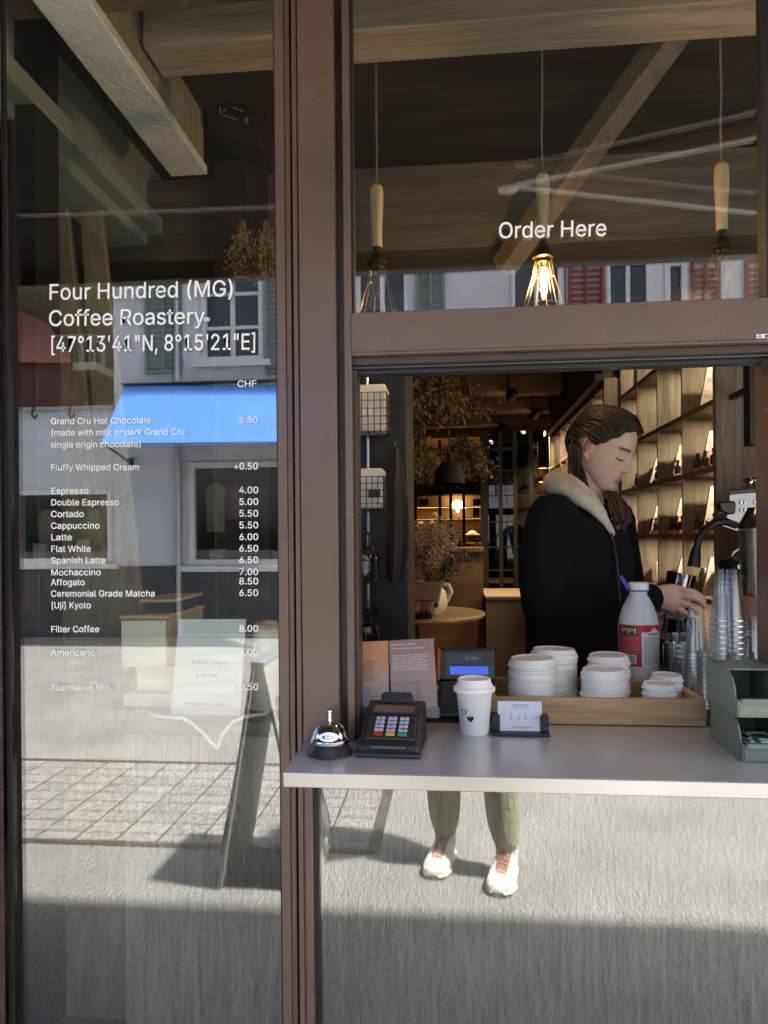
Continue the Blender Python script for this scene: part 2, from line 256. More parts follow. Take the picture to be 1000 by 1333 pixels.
'a':(389,"160,-9 137,-7 115,-3 94,5 76,15 60,29 48,45 38,63 32,84 30,108 32,128 36,146 43,161 53,174 64,184 78,193 92,200 108,206 125,211 143,214 161,217 178,220 234,227 247,229 257,231 265,235 271,240 274,246 276,255 276,257 275,272 272,285 267,297 260,307 251,315 240,322 227,327 212,330 196,331 178,330 163,327 149,322 137,316 127,309 118,301 110,292 104,283 100,274 41,291 51,313 64,331 79,346 95,358 114,368 133,375 153,380 173,383 194,384 208,384 223,382 239,379 255,375 271,369 286,360 300,350 312,336 322,320 330,301 335,278 337,251 337,0 277,0 277,52 272,52 267,43 260,34 252,25 242,16 229,8 215,1 199,-4 181,-7;170,45 192,47 211,51 228,59 242,68 254,80 263,93 270,108 274,122 276,138 276,190 272,187 267,184 259,182 251,180 241,178 231,176 200,171 175,168 161,166 147,163 134,159 122,153 112,147 103,139 97,130 93,118 92,105 93,93 96,82 102,72 109,64 119,57 130,52 142,48 156,46"),
'b':(424,"229,-8 208,-7 189,-3 172,4 159,12 147,21 138,31 130,41 123,50 118,59 112,59 112,0 53,0 53,509 114,509 114,319 118,319 123,327 130,336 137,346 147,355 158,364 171,373 188,379 207,383 229,384 259,382 287,374 313,361 335,342 354,320 370,293 381,261 388,227 390,189 388,151 381,116 370,84 355,57 336,34 313,16 288,3 260,-6;220,47 242,49 262,55 279,66 294,80 306,97 316,117 323,139 327,163 328,189 327,215 323,239 316,261 307,281 295,298 280,311 262,322 243,328 220,330 198,328 178,322 161,312 147,299 134,282 125,263 118,241 114,216 113,189 114,162 118,138 125,115 135,95 147,78 162,65 179,55 198,49"),
'c':(396,"207,-8 174,-5 144,3 117,16 93,35 72,58 56,85 44,116 37,150 34,187 37,225 44,260 56,291 72,318 93,341 117,360 144,374 174,382 207,384 226,384 243,381 260,377 276,371 291,364 305,356 318,346 330,335 340,322 349,308 356,293 362,277 303,262 300,272 295,281 290,289 284,297 278,304 270,311 261,316 252,321 242,325 231,328 220,329 207,330 184,328 163,321 145,310 130,296 118,278 108,258 102,236 98,212 96,187 98,163 102,139 108,117 118,97 130,80 145,66 163,55 184,49 207,46 220,47 232,49 243,52 253,55 262,60 271,66 279,73 285,80 292,89 297,98 301,107 304,117 363,102 357,86 350,70 341,56 331,43 319,32 306,21 292,12 277,5 261,-1 244,-5 226,-7"),
'd':(424,"195,-8 165,-6 137,3 111,16 89,34 70,57 55,84 43,116 36,151 34,189 36,227 43,261 55,293 70,320 89,342 112,361 137,374 165,382 196,384 218,383 237,379 253,373 267,364 278,355 287,346 295,336 301,327 306,319 311,319 311,509 372,509 372,0 313,0 313,59 307,59 301,50 295,41 287,31 277,21 266,12 252,4 236,-3 217,-7;205,47 226,49 246,55 263,65 278,78 290,95 299,115 306,138 310,162 312,189 310,216 306,241 300,263 290,282 278,299 263,312 246,322 227,328 205,330 182,328 162,322 145,311 130,298 118,281 108,261 102,239 98,215 96,189 98,163 102,139 109,117 118,97 130,80 145,66 162,55 182,49"),
'e':(404,"212,-8 177,-5 145,3 117,16 92,35 72,58 56,85 44,116 37,150 34,187 36,224 44,258 55,290 71,317 91,340 115,359 142,373 172,382 205,384 226,383 246,380 266,374 285,366 303,355 319,341 334,324 347,305 357,282 365,256 370,227 371,194 371,169 75,169 75,221 338,221 310,202 308,226 304,248 298,269 288,286 277,301 263,314 246,323 227,328 205,330 183,328 164,323 146,313 131,301 119,286 109,270 102,251 97,231 96,211 96,178 98,151 102,127 110,106 121,88 135,73 151,61 169,53 190,48 212,46 227,47 241,49 254,53 265,58 276,65 285,73 294,82 300,93 306,105 365,91 358,72 348,55 335,39 320,26 302,14 283,4 261,-3 237,-7"),
'f':(254,"228,379 228,327 6,327 6,379;81,0 81,432 82,452 87,470 96,486 107,499 120,510 135,519 152,525 169,529 187,530 201,530 212,529 222,527 231,525 238,523 243,521 227,468 215,472 209,473 202,474 195,474 178,472 164,468 154,460 147,449 143,435 142,419 142,0"),
'g':(425,"207,-151 180,-149 156,-146 134,-140 114,-132 97,-122 82,-110 70,-97 59,-84 51,-69 101,-41 107,-49 114,-57 122,-66 131,-74 142,-82 154,-88 169,-93 187,-96 207,-97 236,-95 261,-87 282,-75 298,-58 308,-34 311,-6 311,68 306,68 301,60 294,51 287,41 277,32 266,23 252,16 236,10 217,6 195,5 165,7 138,14 113,27 90,43 71,65 55,90 43,120 36,154 34,191 36,229 43,263 55,293 71,320 90,342 112,361 138,374 166,382 196,384 218,383 237,379 253,373 267,365 279,356 288,346 296,336 302,327 308,319 313,319 313,379 372,379 372,-9 370,-40 363,-67 350,-90 334,-109 314,-124 291,-136 265,-144 237,-149;205,59 227,61 246,66 264,75 278,87 290,103 300,121 307,142 311,166 312,193 311,219 307,242 300,264 291,283 279,299 264,312 247,322 227,328 205,330 182,328 163,322 145,312 130,298 118,282 109,262 102,241 98,218 96,193 98,167 102,144 109,123 118,104 131,88 145,76 163,66 183,61"),
'h':(410,"114,227 114,0 53,0 53,509 114,509 114,287 102,287 116,319 132,344 152,362 175,374 200,382 227,384 252,383 275,377 295,369 313,356 328,340 341,321 350,298 355,271 357,240 357,0 296,0 296,235 293,263 286,286 273,304 256,318 235,326 210,329 192,328 176,324 161,317 147,308 136,297 126,283 119,266 115,248"),
'i':(167,"53,0 53,379 114,379 114,0;84,443 73,444 63,448 54,455 47,463 43,472 41,483 43,494 47,504 54,512 63,518 73,522 84,524 95,522 105,518 114,512 121,504 125,494 126,483 125,472 121,463 114,455 105,448 95,444"),
'j':(167,"53,379 114,379 114,-30 112,-52 108,-72 102,-90 92,-106 80,-119 65,-129 47,-137 27,-141 4,-143 -10,-143 -10,-87 2,-87 18,-85 31,-80 40,-72 47,-61 51,-46 53,-29;83,443 72,444 62,448 53,455 47,463 42,472 41,483 42,494 47,504 53,512 62,518 72,522 83,524 95,522 105,518 114,512 120,504 125,494 126,483 125,472 120,463 114,455 105,448 95,444"),
'k':(381,"110,137 110,212 121,212 284,379 360,379 184,199 177,199;53,0 53,509 114,509 114,0;294,0 148,186 191,229 372,0"),
'l':(189,"139,-2 112,0 91,8 74,20 62,37 55,59 53,84 53,509 114,509 114,99 114,83 117,71 120,62 126,57 135,53 146,52 160,53 170,54 181,3 162,-1 154,-2 147,-2"),
'm':(610,"53,0 53,379 112,379 112,295 108,295 114,314 122,331 132,346 144,358 158,368 172,376 187,382 203,385 219,386 245,383 268,375 287,361 303,342 314,320 321,295 312,295 318,312 326,329 337,343 350,356 364,366 381,375 398,381 417,385 437,386 458,385 478,380 497,372 514,361 529,346 541,328 550,307 555,283 557,255 557,0 496,0 496,254 493,279 485,298 473,313 456,323 438,329 419,330 402,329 387,326 374,320 363,312 353,302 345,290 340,277 336,263 335,247 335,0 274,0 274,260 272,280 265,297 253,311 238,322 220,328 199,330 185,329 171,326 158,320 145,312 135,302 126,289 119,274 115,257 114,238 114,0"),
'n':(410,"114,227 114,0 53,0 53,379 112,379 112,287 102,287 116,319 132,344 152,362 175,374 200,382 227,384 252,383 275,377 295,369 313,356 328,340 341,321 350,298 355,271 357,240 357,0 296,0 296,235 293,263 286,286 273,304 256,318 235,326 210,329 192,328 176,324 161,317 147,308 136,297 126,283 119,266 115,248"),
'o':(415,"207,-8 174,-5 144,3 117,16 93,35 72,58 56,85 44,116 37,150 34,187 37,225 44,260 56,291 72,318 93,341 117,360 144,374 174,382 207,384 241,382 271,374 299,360 323,341 343,318 359,291 371,260 379,225 381,187 379,150 371,116 359,85 343,58 323,35 299,16 271,3 241,-5;207,46 231,49 252,55 270,66 285,80 298,97 307,117 314,139 318,163 319,187 318,212 314,236 307,258 298,278 285,296 270,310 252,321 231,328 207,330 184,328 163,321 145,310 130,296 118,278 108,258 102,236 98,212 96,187 98,163 102,139 108,117 118,97 130,80 145,66 163,55 184,49"),
'p':(424,"53,-143 53,379 112,379 112,319 118,319 123,327 130,336 137,346 147,355 158,364 171,373 188,379 207,383 229,384 259,382 287,374 313,361 335,342 354,320 370,293 381,261 388,227 390,189 388,151 381,116 370,84 355,57 336,34 313,16 288,3 260,-6 229,-8 208,-7 189,-3 173,4 159,12 147,21 138,31 130,41 124,50 118,59 114,59 114,-143;220,47 242,49 262,55 279,66 294,80 306,97 316,117 323,139 327,163 328,189 327,215 323,239 316,261 307,281 295,298 280,311 262,322 243,328 220,330 198,328 178,322 161,312 147,299 134,282 125,263 118,241 114,216 113,189 114,162 118,138 125,115 135,95 147,78 162,65 179,55 198,49"),
'r':(259,"53,0 53,379 112,379 112,321 115,321 124,339 137,354 152,367 171,377 191,383 213,385 229,384 243,384 243,322 230,324 223,325 215,326 207,326 190,324 174,321 159,315 146,306 135,296 126,284 119,269 115,254 114,237 114,0"),
's':(365,"182,-8 157,-7 133,-3 112,3 93,12 76,24 62,38 50,54 41,73 36,94 94,107 101,87 111,72 124,60 141,52 160,47 181,45 206,47 227,53 244,62 258,74 265,88 268,103 266,115 262,126 254,136 243,144 229,150 212,155 149,170 118,180 92,192 72,208 58,227 50,249 47,274 49,295 55,314 65,332 79,347 95,360 115,370 137,378 161,383 187,384 212,383 234,379 254,372 271,363 286,352 299,339 309,324 318,308 324,290 268,277 262,291 254,304 243,316 228,325 210,331 187,333 166,331 147,326 131,317 119,305 111,292 109,277 110,264 115,253 124,243 136,235 152,229 172,223 229,209 261,200 287,187 306,171 320,153 328,131 331,107 329,85 323,65 312,47 298,31 281,18 260,6 236,-2 210,-7"),
't':(227,"204,379 204,327 6,327 6,379;65,471 126,471 126,98 127,83 130,70 136,61 144,55 156,51 170,50 185,51 202,54 213,2 207,0 200,-2 192,-3 184,-3 176,-4 168,-4 138,-1 113,7 92,21 77,41 68,64 65,93"),
'u':(410,"182,-5 158,-3 135,2 115,11 97,23 82,39 69,59 60,82 54,109 53,139 53,379 114,379 114,144 116,117 124,94 137,75 154,61 175,53 200,50 218,51 234,55 249,62 263,71 274,83 283,97 290,113 295,132 296,153 296,379 357,379 357,0 298,0 298,92 307,92 294,60 277,35 257,17 234,5 209,-3"),
'v':(389,"163,0 17,379 84,379 165,155 173,132 180,110 187,87 193,64 199,42 206,21 184,21 191,42 197,64 203,87 209,110 216,132 224,155 305,379 371,379 226,0"),
'w':(567,"138,0 23,379 87,379 133,214 140,190 147,164 154,137 161,107 168,75 175,41 165,41 172,74 179,105 186,135 192,163 199,189 206,214 252,379 316,379 362,214 368,189 375,163 382,136 388,106 395,75 402,41 391,41 399,75 406,106 413,135 420,163 427,189 434,214 480,379 545,379 429,0 368,0 319,172 305,225 300,243 295,262 291,280 277,338 291,338 277,280 263,225 258,207 253,189 248,172 199,0"),
'x':(379,"21,0 171,218 171,171 29,379 100,379 147,306 159,287 170,270 179,253 188,237 198,221 207,206 175,206 185,221 194,237 202,253 211,270 222,287 233,306 282,379 352,379 209,169 209,214 358,0 287,0 231,85 219,103 209,120 200,136 191,152 182,167 173,182 205,182 195,167 187,152 178,136 170,120 160,103 148,85 91,0"),
'y':(389,"47,-139 61,-86 71,-87 83,-89 94,-90 104,-89 113,-86 122,-81 130,-74 138,-64 145,-51 151,-36 163,-1 17,379 84,379 165,155 173,132 180,109 187,87 193,64 199,42 206,21 184,21 190,42 196,64 202,87 209,110 216,132 224,155 305,379 371,379 204,-58 196,-77 187,-93 177,-107 165,-119 153,-128 139,-136 125,-141 109,-144 91,-145 82,-145 73,-144 65,-143 57,-142 52,-140"),
'®':(463,"231,118 205,120 179,125 154,134 131,145 110,160 91,177 74,196 60,217 48,240 40,264 35,290 33,317 35,344 40,369 48,394 60,417 74,438 91,457 110,474 131,488 154,500 179,509 205,514 231,516 258,514 284,509 309,500 332,488 353,474 372,457 389,438 403,417 415,394 423,369 428,344 430,317 428,290 423,264 415,240 403,217 389,196 372,177 353,160 332,145 309,134 284,125 258,120;231,166 258,169 284,175 307,187 328,202 347,220 362,241 373,265 380,290 382,317 380,344 373,369 362,393 347,414 328,432 307,447 284,458 258,465 231,467 205,465 180,458 156,447 135,432 116,414 101,393 90,369 83,344 81,317 83,290 90,265 101,241 116,220 135,202 156,187 180,175 205,169;273,226 228,312 273,312 319,226;161,226 161,409 253,409 261,408 270,406 279,402 288,397 295,391 302,383 307,374 310,363 311,350 310,338 307,326 302,316 295,307 287,300 278,295 268,291 259,288 250,287 185,287 185,319 239,319 245,319 251,322 257,327 262,333 266,341 267,350 266,360 262,367 257,372 251,375 245,377 239,378 203,378 203,226"),
'°':(316,"158,283 138,285 119,290 101,298 84,310 70,324 59,340 50,358 45,377 43,397 45,418 50,437 59,455 70,472 84,486 101,497 119,506 138,511 158,513 179,511 198,506 216,497 232,486 246,472 257,455 266,437 271,418 273,397 271,377 266,358 257,340 246,324 232,310 216,298 198,290 179,285;158,334 170,335 180,338 190,343 199,349 207,357 213,366 218,376 221,386 222,397 221,409 218,420 213,430 207,439 199,446 190,453 180,458 170,461 158,462 147,461 136,458 126,453 117,446 109,439 103,430 98,420 96,409 95,397 96,386 98,376 103,366 109,357 117,349 126,343 136,338 147,335")}
def letters(mb, text, a, b, cap, nrm, lift=.0008, bold=6.):
    """lay text from point a to point b (baseline), capital height cap, on a surface with outward normal nrm"""
    a, b, nrm = V(a), V(b), V(nrm).normalized()
    e = b - a; ln = e.length; ex = e / ln; ey = nrm.cross(ex).normalized()
    tot = 0; lo = None
    for ch in text: tot += GLYPHS.get(ch, (300, ''))[0]
    sc = cap / .509 / 1000.0
    sx = ln / max(tot - 120, 50)
    x = -60 * sx
    for ch in text:
        adv, s = GLYPHS.get(ch, (300, ''))
        if s:
            polys = [[V((float(q.split(',')[0]), float(q.split(',')[1]), 0)) for q in po.split()] for po in s.split(';')]
            if bold:
                out = []
                for po in polys:
                    n = len(po); q = []
                    for i in range(n):
                        d1 = po[i] - po[i - 1]; d2 = po[(i + 1) % n] - po[i]
                        nn = V((d1.y, -d1.x, 0)).normalized() + V((d2.y, -d2.x, 0)).normalized()
                        q.append(po[i] - nn.normalized() * bold if nn.length > .2 else po[i])
                    out.append(q)
                polys = out
            area = lambda po: sum(po[i - 1].x * po[i].y - po[i].x * po[i - 1].y for i in range(len(po)))
            ars = [area(po) for po in polys]; sg = 1 if max(ars, key=abs) > 0 else -1
            grp = [[po] for po, r_ in zip(polys, ars) if r_ * sg > 0]
            for po, r_ in zip(polys, ars):          # counters go to the outline that holds them
                if r_ * sg <= 0:
                    inside = lambda g: min(q.x for q in g) <= po[0].x <= max(q.x for q in g) and min(q.y for q in g) <= po[0].y <= max(q.y for q in g)
                    c = [g for g in grp if inside(g[0])]; (min(c, key=lambda g: abs(area(g[0]))) if c else grp[0]).append(po)
            for g in grp:
                mb.add([a + ex * (x + p.x * sx) + ey * (p.y * sc) + nrm * lift for po in g for p in po], tessellate_polygon(g))
        x += adv * sx
    return mb
def scribble(mb, a, b, cap, nrm, rnd, lift=.0008):
    """a line of print too small to read: a row of short uneven strokes"""
    a, b, nrm = V(a), V(b), V(nrm).normalized(); ex = (b - a); ln = ex.length; ex /= ln; ey = nrm.cross(ex).normalized(); x = 0
    while x < ln - cap:
        w_ = cap * rnd.uniform(1.2, 4.); w_ = min(w_, ln - x)
        k = 0.
        while k < w_ - cap * .2:
            h = cap * rnd.choice((.6, .6, .62, .95)); g = cap * rnd.uniform(.32, .5)
            p = a + ex * (x + k) + nrm * lift
            mb.add([p, p + ex * g, p + ex * g + ey * h, p + ey * h], [(0, 1, 2, 3)])
            k += g + cap * .13
        x += w_ + cap * .45
    return mb
def skin_mesh(verts, edges, radii, sub=2, root=0):
    """grow one continuous surface over a skeleton and return its mesh"""
    me = bpy.data.meshes.new('tmp'); me.from_pydata([tuple(v) for v in verts], edges, []); me.update()
    o = bpy.data.objects.new('tmp', me); COL.objects.link(o)
    o.modifiers.new('s', 'SKIN')
    sv = me.skin_vertices[0].data
    for i, r in enumerate(radii):
        sv[i].radius = r if isinstance(r, tuple) else (r, r); sv[i].use_root = (i == root)
    m = o.modifiers.new('d', 'SUBSURF'); m.levels = sub; m.render_levels = sub
    bpy.context.view_layer.update()
    dg = bpy.context.evaluated_depsgraph_get()
    out = bpy.data.meshes.new_from_object(o.evaluated_get(dg))
    bpy.data.objects.remove(o); bpy.data.meshes.remove(me); return out
def apply_mods(o):
    bpy.context.view_layer.update()
    dg = bpy.context.evaluated_depsgraph_get(); me = bpy.data.meshes.new_from_object(o.evaluated_get(dg))
    o.modifiers.clear(); old = o.data; o.data = me; bpy.data.meshes.remove(old); return o
def add_mesh(mb, me, M=None):
    mb.add([(M @ v.co if M is not None else v.co.copy()) for v in me.vertices], [tuple(p.vertices) for p in me.polygons]); return mb
# ================================================================== the shop front
BROWN = mat('brown_metal', (.128, .086, .062), .27, var=.14, vscale=3, bump=.03, bscale=300)
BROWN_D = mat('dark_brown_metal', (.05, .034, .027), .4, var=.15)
BLACK = mat('black_paint', (.008, .008, .009), .45, var=.3)
RUBBER = mat('gasket', (.01, .01, .011), .7)
PANE = glass('window_glass', .132, (.95, .97, .96))
VINYL = mat('white_vinyl', (.92, .92, .9), .55)
shop = thing('cafe_shopfront', 'brown metal shop front with menu lettering on tall panes and an open serving hatch', 'shop')
HW = at(1010, 697, 0).x; XR = 2.6; XL = -4.2
zt1, zt0 = Z(399, 0, 700), Z(456, 0, 700); ZTOP = 2.78; ZC = 1.058
# centre pillar: mullion of the left pane, groove, broad cover, recess, bead
b = MB(); b.box((X(363), -.004, .0), (X(375), .05, ZTOP)); b.box((X(375), .002, 0), (X(382), .05, ZTOP))
b.build('window_frame', BROWN, shop, bevel=.0015)
b = MB(); b.box((X(382), .03, 0), (X(385.5), .06, ZTOP)); b.build('gap_seal', BLACK, shop)
b = MB(); b.box((X(385.5), -.006, 0), (X(392), .05, ZTOP)); b.box((X(394), -.012, ZC - .03), (X(441), .05, ZTOP)); b.box((X(392), -.002, 0), (X(394), .05, ZTOP))
b.box((X(394), -.003, 0), (X(404), .05, ZC - .032))
b.build('pillar', BROWN, shop, bevel=.002)
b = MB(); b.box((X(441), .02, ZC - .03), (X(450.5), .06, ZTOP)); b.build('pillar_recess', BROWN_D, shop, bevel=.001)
b = MB(); b.box((X(450.5), -.002, ZC - .03), (X(460), .07, ZTOP)); b.build('pillar_bead', BROWN, shop, bevel=.0015)
b = MB(); b.box((X(404), .012, .1), (X(410), .05, ZC - .035)); b.build('gap_seal', BLACK, shop)
# transom over the hatch
b = MB(); b.box((X(460), -.006, zt0), (XR, .06, zt1)); b.box((X(460), -.009, zt0), (XR, -.006, zt0 + .006)); b.build('transom', BROWN, shop, bevel=.0015)
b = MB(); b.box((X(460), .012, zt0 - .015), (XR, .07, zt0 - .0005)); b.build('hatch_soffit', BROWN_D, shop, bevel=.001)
b = MB(); b.box((X(460), .03, zt0 - .020), (XR, .036, zt0 - .0165)); b.build('hatch_rail', mat('bright_rail', (.16, .15, .14), .35, 1.), shop)
b = MB(); b.box((X(460), .045, zt0 - .029), (XR, .08, zt0 - .0165)); b.build('hatch_rail', mat('rail_black', (.015, .018, .022), .35), shop, bevel=.001)
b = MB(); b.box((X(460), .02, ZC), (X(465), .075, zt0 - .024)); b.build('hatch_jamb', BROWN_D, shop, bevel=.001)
b = MB(); b.box((X(1008), .005, ZC - .03), (X(1008) + .12, .09, zt0 - .024)); b.build('hatch_jamb', BROWN, shop, bevel=.0015)
# rubber gaskets round the panes
b = MB(); b.box((X(460), .012, zt1), (XR, .04, zt1 + .004)); b.box((X(460), .012, zt1 + .004), (X(463), .04, ZTOP)); b.box((X(1001), .0, zt1 + .004), (X(1008), .04, ZTOP)); b.build('gasket', RUBBER, shop)
b = MB(); b.box((X(360.5), .006, .1), (X(363), .04, ZTOP)); b.box((X(2), .012, .1), (X(7), .021, ZTOP)); b.build('gasket', RUBBER, shop)
b = MB(); b.box((X(7), YG, .12), (X(360.5), YG + .008, ZTOP)); pane_l = b.build('window_pane', PANE, shop, smooth=False)
b = MB(); b.box((X(463), YG, zt1 + .004), (X(1001), YG + .008, ZTOP)); pane_u = b.build('window_pane', PANE, shop, smooth=False)
b = MB(); b.box((X(410), YG, .12), (XR, YG + .008, ZC - .04)); pane_b = b.build('window_pane', PANE, shop, smooth=False)
b = MB(); b.box((X(363), -.004, .0), (XR, .06, .12)); b.box((X(7), -.004, 0), (X(363), .06, .12)); b.build('sill', BROWN, shop, bevel=.002)
b = MB(); b.box((XL, -.004, ZTOP), (XR, .16, 3.45)); b.build('fascia', BROWN, shop, bevel=.003)
b = MB(); b.box((XL, -.03, 0), (X(1.5), .0, ZTOP)); b.build('rough_wall', mat('red_render', (.09, .05, .04), .9, var=.5, vscale=40, bump=.9, bscale=90), shop)
b = MB(); b.box((XR, 0, 0), (XR + .25, 9.2, 3.3)); b.build('wall', BROWN, shop)
# lettering on the panes
N = V((0, -1, 0))
def line(pane, text, x0, y0, x1, y1, cap):
    mb = MB(); letters(mb, text, at(x0, y0, YG), at(x1, y1, YG), cap / 613.0, N, .0012); mb.build('lettering', VINYL, pane, smooth=False)
for t_ in (("Four Hundred (MG)", 65, 390.5, 304, 385.5, 21.5), ("Coffee Roastery", 65, 424.5, 265, 421.5, 21.5), ("®", 266.5, 420.5, 273, 420.3, 7.5),
           ("[47°13'41\"N, 8°15'21\"E]", 66, 458.5, 333.5, 455, 21.5), ("CHF", 310, 504, 333.5, 503.5, 8.8),
           ("Grand Cru Hot Chocolate", 67, 552.5, 196.5, 551, 8.6), ("(made with milk or dark Grand Cru", 67, 567.5, 240, 566, 8.6), ("single origin chocolate)", 67, 583, 184, 582, 8.6),
           ("6.50", 312, 551, 335, 550.6, 8.8), ("Fluffy Whipped Cream", 67, 612.5, 181, 612, 8.6), ("+0.50", 305, 611.2, 335.5, 611, 8.8)):
    line(pane_l, *t_)
for nm, x1, y0, pr, py in (("Espresso", 115, 643, "4.00", 642), ("Double Espresso", 154.5, 658, "5.00", 657.2), ("Cortado", 109, 673.2, "5.50", 672.5), ("Cappuccino", 129.5, 688.3, "5.50", 687.7),
                           ("Latte", 93.5, 703.4, "6.00", 703), ("Flat White", 118, 718.5, "6.50", 718), ("Spanish Latte", 137, 733.5, "6.50", 733), ("Mochaccino", 131, 749, "7.00", 748.6),
                           ("Affogato", 110, 762, "8.50", 760.7), ("Ceremonial Grade Matcha", 201.5, 776.7, "6.50", 775.7), ("[Uji] Kyoto", 118, 792, None, 0), ("Filter Coffee", 129, 823, "8.00", 822.3),
                           ("Americano", 123.5, 853.5, "5.00", 853), ("Alternative Milk", 145, 898.5, "+0.50", 898.3)):
    line(pane_l, nm, 67.3, y0, x1, y0 - .2, 8.6)
    if pr: line(pane_l, pr, 305 if pr[0] == '+' else 312, py, 336, py, 8.8)
line(pane_u, "Order Here", 650.5, 310.3, 788, 307, 20.5)
# small printed sticker on the transom
b = MB(); b.box(at(984.5, 441, -.006), at(1012, 434, -.0085)); st = mesh1('maker_sticker', b, mat('white_sticker', (.8, .82, .84), .4), 'small white sticker with blue print at the right end of the brown transom', 'sticker')
b = MB(); letters(b, 'A', at(987, 440, -.0085), at(991.5, 440, -.0085), .0075, N); b.box(at(996, 439.7, -.0085), at(1004, 435.5, -.0095)); b.build('print', mat('blue_print', (.03, .1, .3), .5), st, smooth=False)

# ------------------------------------------------------------------ inside shell
FLOOR_Z = .15; CE = 2.95; BACK = 9.0
OAK = wood('grey_oak', (.085, .068, .05), (.235, .195, .145), 'z', 22, .6, .3)
OAK_X = wood('grey_oak_lengthwise', (.22, .175, .12), (.48, .39, .28), 'x', 16, .6, .3)
OAK_Y = wood('grey_oak_deep', (.07, .05, .033), (.19, .145, .095), 'y', 22, .6, .3)
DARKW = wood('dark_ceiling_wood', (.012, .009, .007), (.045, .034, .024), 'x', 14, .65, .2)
b = MB(); b.box((XL, .06, FLOOR_Z - .1), (XR, BACK, FLOOR_Z)); struct('floor', b, mat('shop_floor', (.16, .135, .11), .5, var=.2))
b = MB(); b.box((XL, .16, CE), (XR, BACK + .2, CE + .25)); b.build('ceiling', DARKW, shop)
b = MB(); b.box((XL - .2, .06, 0), (XL, BACK, 3.2)); b.build('wall', BLACK, shop)
b = MB(); b.box((XL, BACK, 0), (XR, BACK + .2, CE)); b.build('wall', BLACK, shop)
z0 = Z(45, .42, 650)
b = MB(); b.box((-.83, .36, z0), (XR, .50, CE)); b.build('ceiling_beam', OAK_X, shop, bevel=.004)
b = MB(); b.box((-1.6, 1.15, Z(322, 1.15, 600)), (1.25, 1.35, Z(206, 1.15, 700))); b.build('ceiling_beam', wood('oak_beam_mid', (.05, .041, .03), (.14, .115, .085), 'x', 20, .6, .3), shop, bevel=.004)
for py, Y in ((514, 4.7), (538, 5.6), (555, 6.45), (570, 7.4)):
    z_ = Z(py, Y); b = MB(); b.box((-3.2, Y, z_), (1.3, Y + .14, CE)); b.build('ceiling_beam', wood('far_beam_wood', (.10, .06, .03), (.32, .2, .11), 'x', 16, .6, .3), shop, bevel=.004)
# sloping brace seen through the top pane
b = MB(); b.bar(at(893, 20, .52), at(655, 348, 1.10), .075, .07); b.build('brace', wood('oak_brace', (.085, .07, .05), (.19, .155, .115), 'y', 20, .6, .3), shop, bevel=.004)
# bulkhead at the upper left: pale rough plaster soffit, timber side
PLAS = mat('rough_plaster', (.80, .81, .76), .9, var=.12, vscale=30, bump=.9, bscale=70)
b = MB(); b.box((-.965, .06, 2.75), (-.835, .90, 2.78)); b.box((-.965, .06, 2.78), (-.955, .9, CE)); b.build('bulkhead_soffit', PLAS, shop, bevel=.004)
b = MB(); b.box((-.955, .06, 2.781), (-.842, .88, CE)); b.build('bulkhead_side', wood('bulkhead_timber', (.2, .17, .13), (.4, .35, .28), 'z', 30, .8, .6), shop)
GG = mat('grey_green_paint', (.30, .34, .295), .7, var=.12, vscale=3)
b = MB(); b.box((-1.32, .1, 2.62), (-1.16, 1.3, CE)); b.box((-1.16, .1, 2.66), (-1.10, 1.3, 2.72)); b.build('duct', GG, shop, bevel=.004)
b = MB(); b.box((-3.2, 1.9, FLOOR_Z), (-1.02, 2.0, CE)); b.build('partition', GG, shop)
# black post close behind the left pane
b = MB(); b.box((at(6, 697, .30).x, .30, FLOOR_Z), (at(50, 697, .30).x, .42, CE)); b.build('inner_post', BLACK, shop, bevel=.003)
# grey counter front behind the glass
SERV = thing('service_counter', 'grey timber service counter running along inside the shop window', 'counter', (0, .3, FLOOR_Z))
cw = wood('grey_counter_wood', (.075, .07, .055), (.225, .21, .172), 'z', 75, .7, .5)
xl = at(158, 697, .15).x
b = MB(); b.box((xl, .15, FLOOR_Z), (1.02, .17, ZC - .035)); b.box((xl, .17, FLOOR_Z), (xl + .02, .55, ZC - .035)); b.build('front_panel', cw, SERV, bevel=.002)
b = MB(); b.box((xl - .01, .165, ZC - .034), (X(455), .56, ZC - .004)); b.box((X(455), .172, ZC - .034), (1.03, .56, ZC - .006)); b.build('countertop', mat('dark_counter', (.05, .045, .04), .5, var=.2), SERV, bevel=.002)

# ================================================================== steel shelf of the hatch
STEEL = mat('brushed_steel', (.62, .62, .625), .30, .52, var=.05, vscale=9, bump=.05, bscale=200)
p0 = at(370, 1003, -.20)
b = MB(); b.box((p0.x, -.205, ZC - .003), (1.6, .168, ZC)); b.build('x', STEEL)
led = bpy.data.objects['x']; led.name = 'steel_shelf'; tag(led, 'brushed steel serving shelf reaching out of the open hatch under the coffee things', 'shelf')
b = MB(); b.box((p0.x, -.2075, ZC - .028), (1.6, -.2025, ZC - .0005)); b.box((p0.x, -.2, ZC - .028), (p0.x + .003, -.02, ZC - .0032)); b.build('edge_strip', mat('bright_steel', (.44, .44, .44), .32, 1., var=.05), led, bevel=.001)

